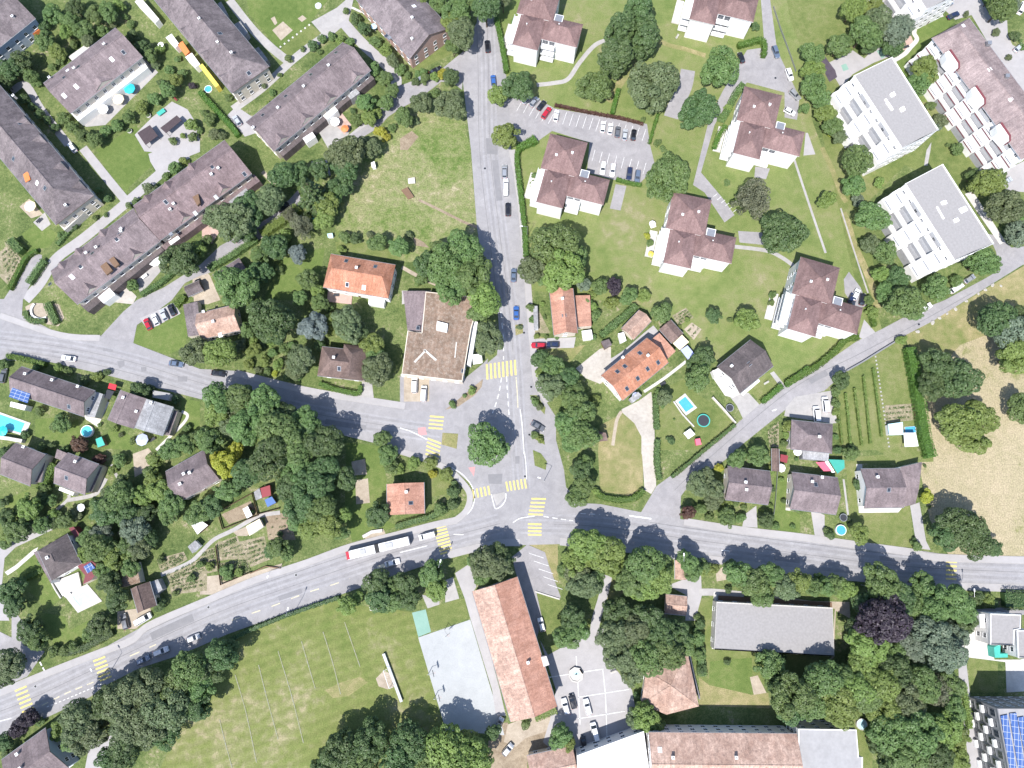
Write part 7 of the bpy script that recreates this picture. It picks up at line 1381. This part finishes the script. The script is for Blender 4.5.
low_wall('dark retaining wall along the vineyard by the east road', 'N', "846,371 862,362 878,352 896,341", .35, .8, W_['darkgrey'], cap=W_['darkgrey']); low_wall('pale kerb wall along the parking of the school drive', 'X9', "180,366 240,385 305,405", .3, .3, W_['white']); low_wall('white wall beside the white terrace of the covered pool', 'X8', "330,645 360,700 395,755", .25, .6, W_['white'])
low_wall('dark wall between the school pavilion and the hedge', 'D4', "450,170 478,300 505,410", .3, 1.2, W_['darkgrey'], cap=W_['darkgrey']); low_wall('timber edged wall of the vegetable plots along the road', 'B3', "260,632 340,595 415,605", .2, .5, W_['wood'], cap=W_['wood']); low_wall('stone wall pile at the road above the bus', 'B3', "835,445 880,420 935,412", .9, .5, W_['stone'])
low_wall('grey garden wall below the solar panel house garden', 'A2', "0,705 60,712 130,725", 1.0, 1.6, W_['stone']); low_wall('tall white wall beside the mossy commercial building', 'C2', "10,390 120,400 230,412 300,420", .4, 2.6, W_['white'])
def fence(label, tile, pts, h=1.1, mat=None, name='garden_fence'):
    c = W(tile, pts); o0 = c[0]; t = thing(name, label, 'fence', (o0.x, o0.y, 0)); q = [Vector((p.x - o0.x, p.y - o0.y)) for p in c]; mt = mat or W_['wood']
    MB().ribbon(q, .05, .15, h).obj('panel', mt, t)
    for a, b in zip(q[:-1], q[1:]):
        n = max(1, int((b - a).length / 2.5))
        for i in range(n): p_ = a + (b - a) * (i / n); MB().box(p_.x - .05, p_.x + .05, p_.y - .05, p_.y + .05, 0, h + .08).obj('post', mt, t)
fence('wooden fence round the upper left garden plot', 'B3', "95,318 270,222 300,335 120,405 95,318"); fence('wooden fence along the white and maroon sheds', 'B3', "280,260 300,330 410,300"); fence('wooden fence between the lower garden plots', 'B3', "85,490 110,690 265,625"); fence('wooden fence along the vineyard hedge', 'F2', "430,300 445,450 462,620", 1.2)
fence('thin fence between house lawns by the main road', 'D3', "905,100 895,250 882,360", 1.0, W_['metal']); fence('thin grey fence along the grass track', 'D0', "885,40 920,150 965,270 1000,370", 1.0, W_['metal'])
# ---- street lamps
lamp('C3', 738, 158, -1, .3, 'street lamp on the traffic island by the main road'); lamp('B3', 412, 602, -.4, -1, 'street lamp at the garden plots beside the main road'); lamp('Y1', 742, 262, .3, 1, 'street lamp at the edge of the playing field'); lamp('F3', 676, 735, 0, 1, 'street lamp beside the right hand zebra crossing')
lamp('F3', 190, 690, 0, 1, 'street lamp in the shade left of the copper beech'); lamp('A4', 575, 260, -.6, .8, 'street lamp by the middle zebra crossing lower left'); lamp('C1', 650, 445, -1, 0, 'street lamp beside the clipped hedge of the villa lawn'); lamp('C3', 212, 590, .3, 1, 'street lamp beside the zebra crossing above the school')
lamp('D3', 395, 560, 0, 1, 'street lamp at the covered walk by the main road')
# bus shelter roof and drain covers
open_roof('bus_shelter', 'small bus shelter with pale pink roof by the lower lane opposite the bus', 'shelter', 'B3', "905,595 940,582 948,602 912,615", 2.4, K['cream'])
def cover(tile, x, y, label):
    p = W(tile, [(x, y)])[0]; t = thing('drain_cover', label, 'drain cover', (p.x, p.y, .088), 0, 'drain covers in the roads'); MB().cyl(0, 0, .42, 0, .012, 16).obj('frame', W_['metal'], t); MB().cyl(0, 0, .34, .012, .02, 16).obj('lid', W_['black'], t)
for tl, x, y, lb in (('A4', 182, 350, 'dark drain cover near the lower left zebra crossing'), ('A4', 620, 130, 'dark drain cover at the upper kerb lower left'), ('B3', 492, 640, 'dark drain cover on the road below the garden plots'), ('Y1', 300, 242, 'dark drain cover by the drive of the rust roofed house'), ('C3', 640, 135, 'dark drain cover beside the junction island'), ('C2', 635, 168, 'dark drain cover below the blue car'),
                     ('C2', 672, 445, 'dark drain cover at the roadside bay'), ('C2', 662, 690, 'dark drain cover below the roadside bay'), ('C1', 435, 95, 'dark drain cover on the road beside the meadow'), ('D0', 898, 400, 'dark drain cover on the upper villa drive'), ('F2', 485, 125, 'dark drain cover on the east road')): cover(tl, x, y, lb)
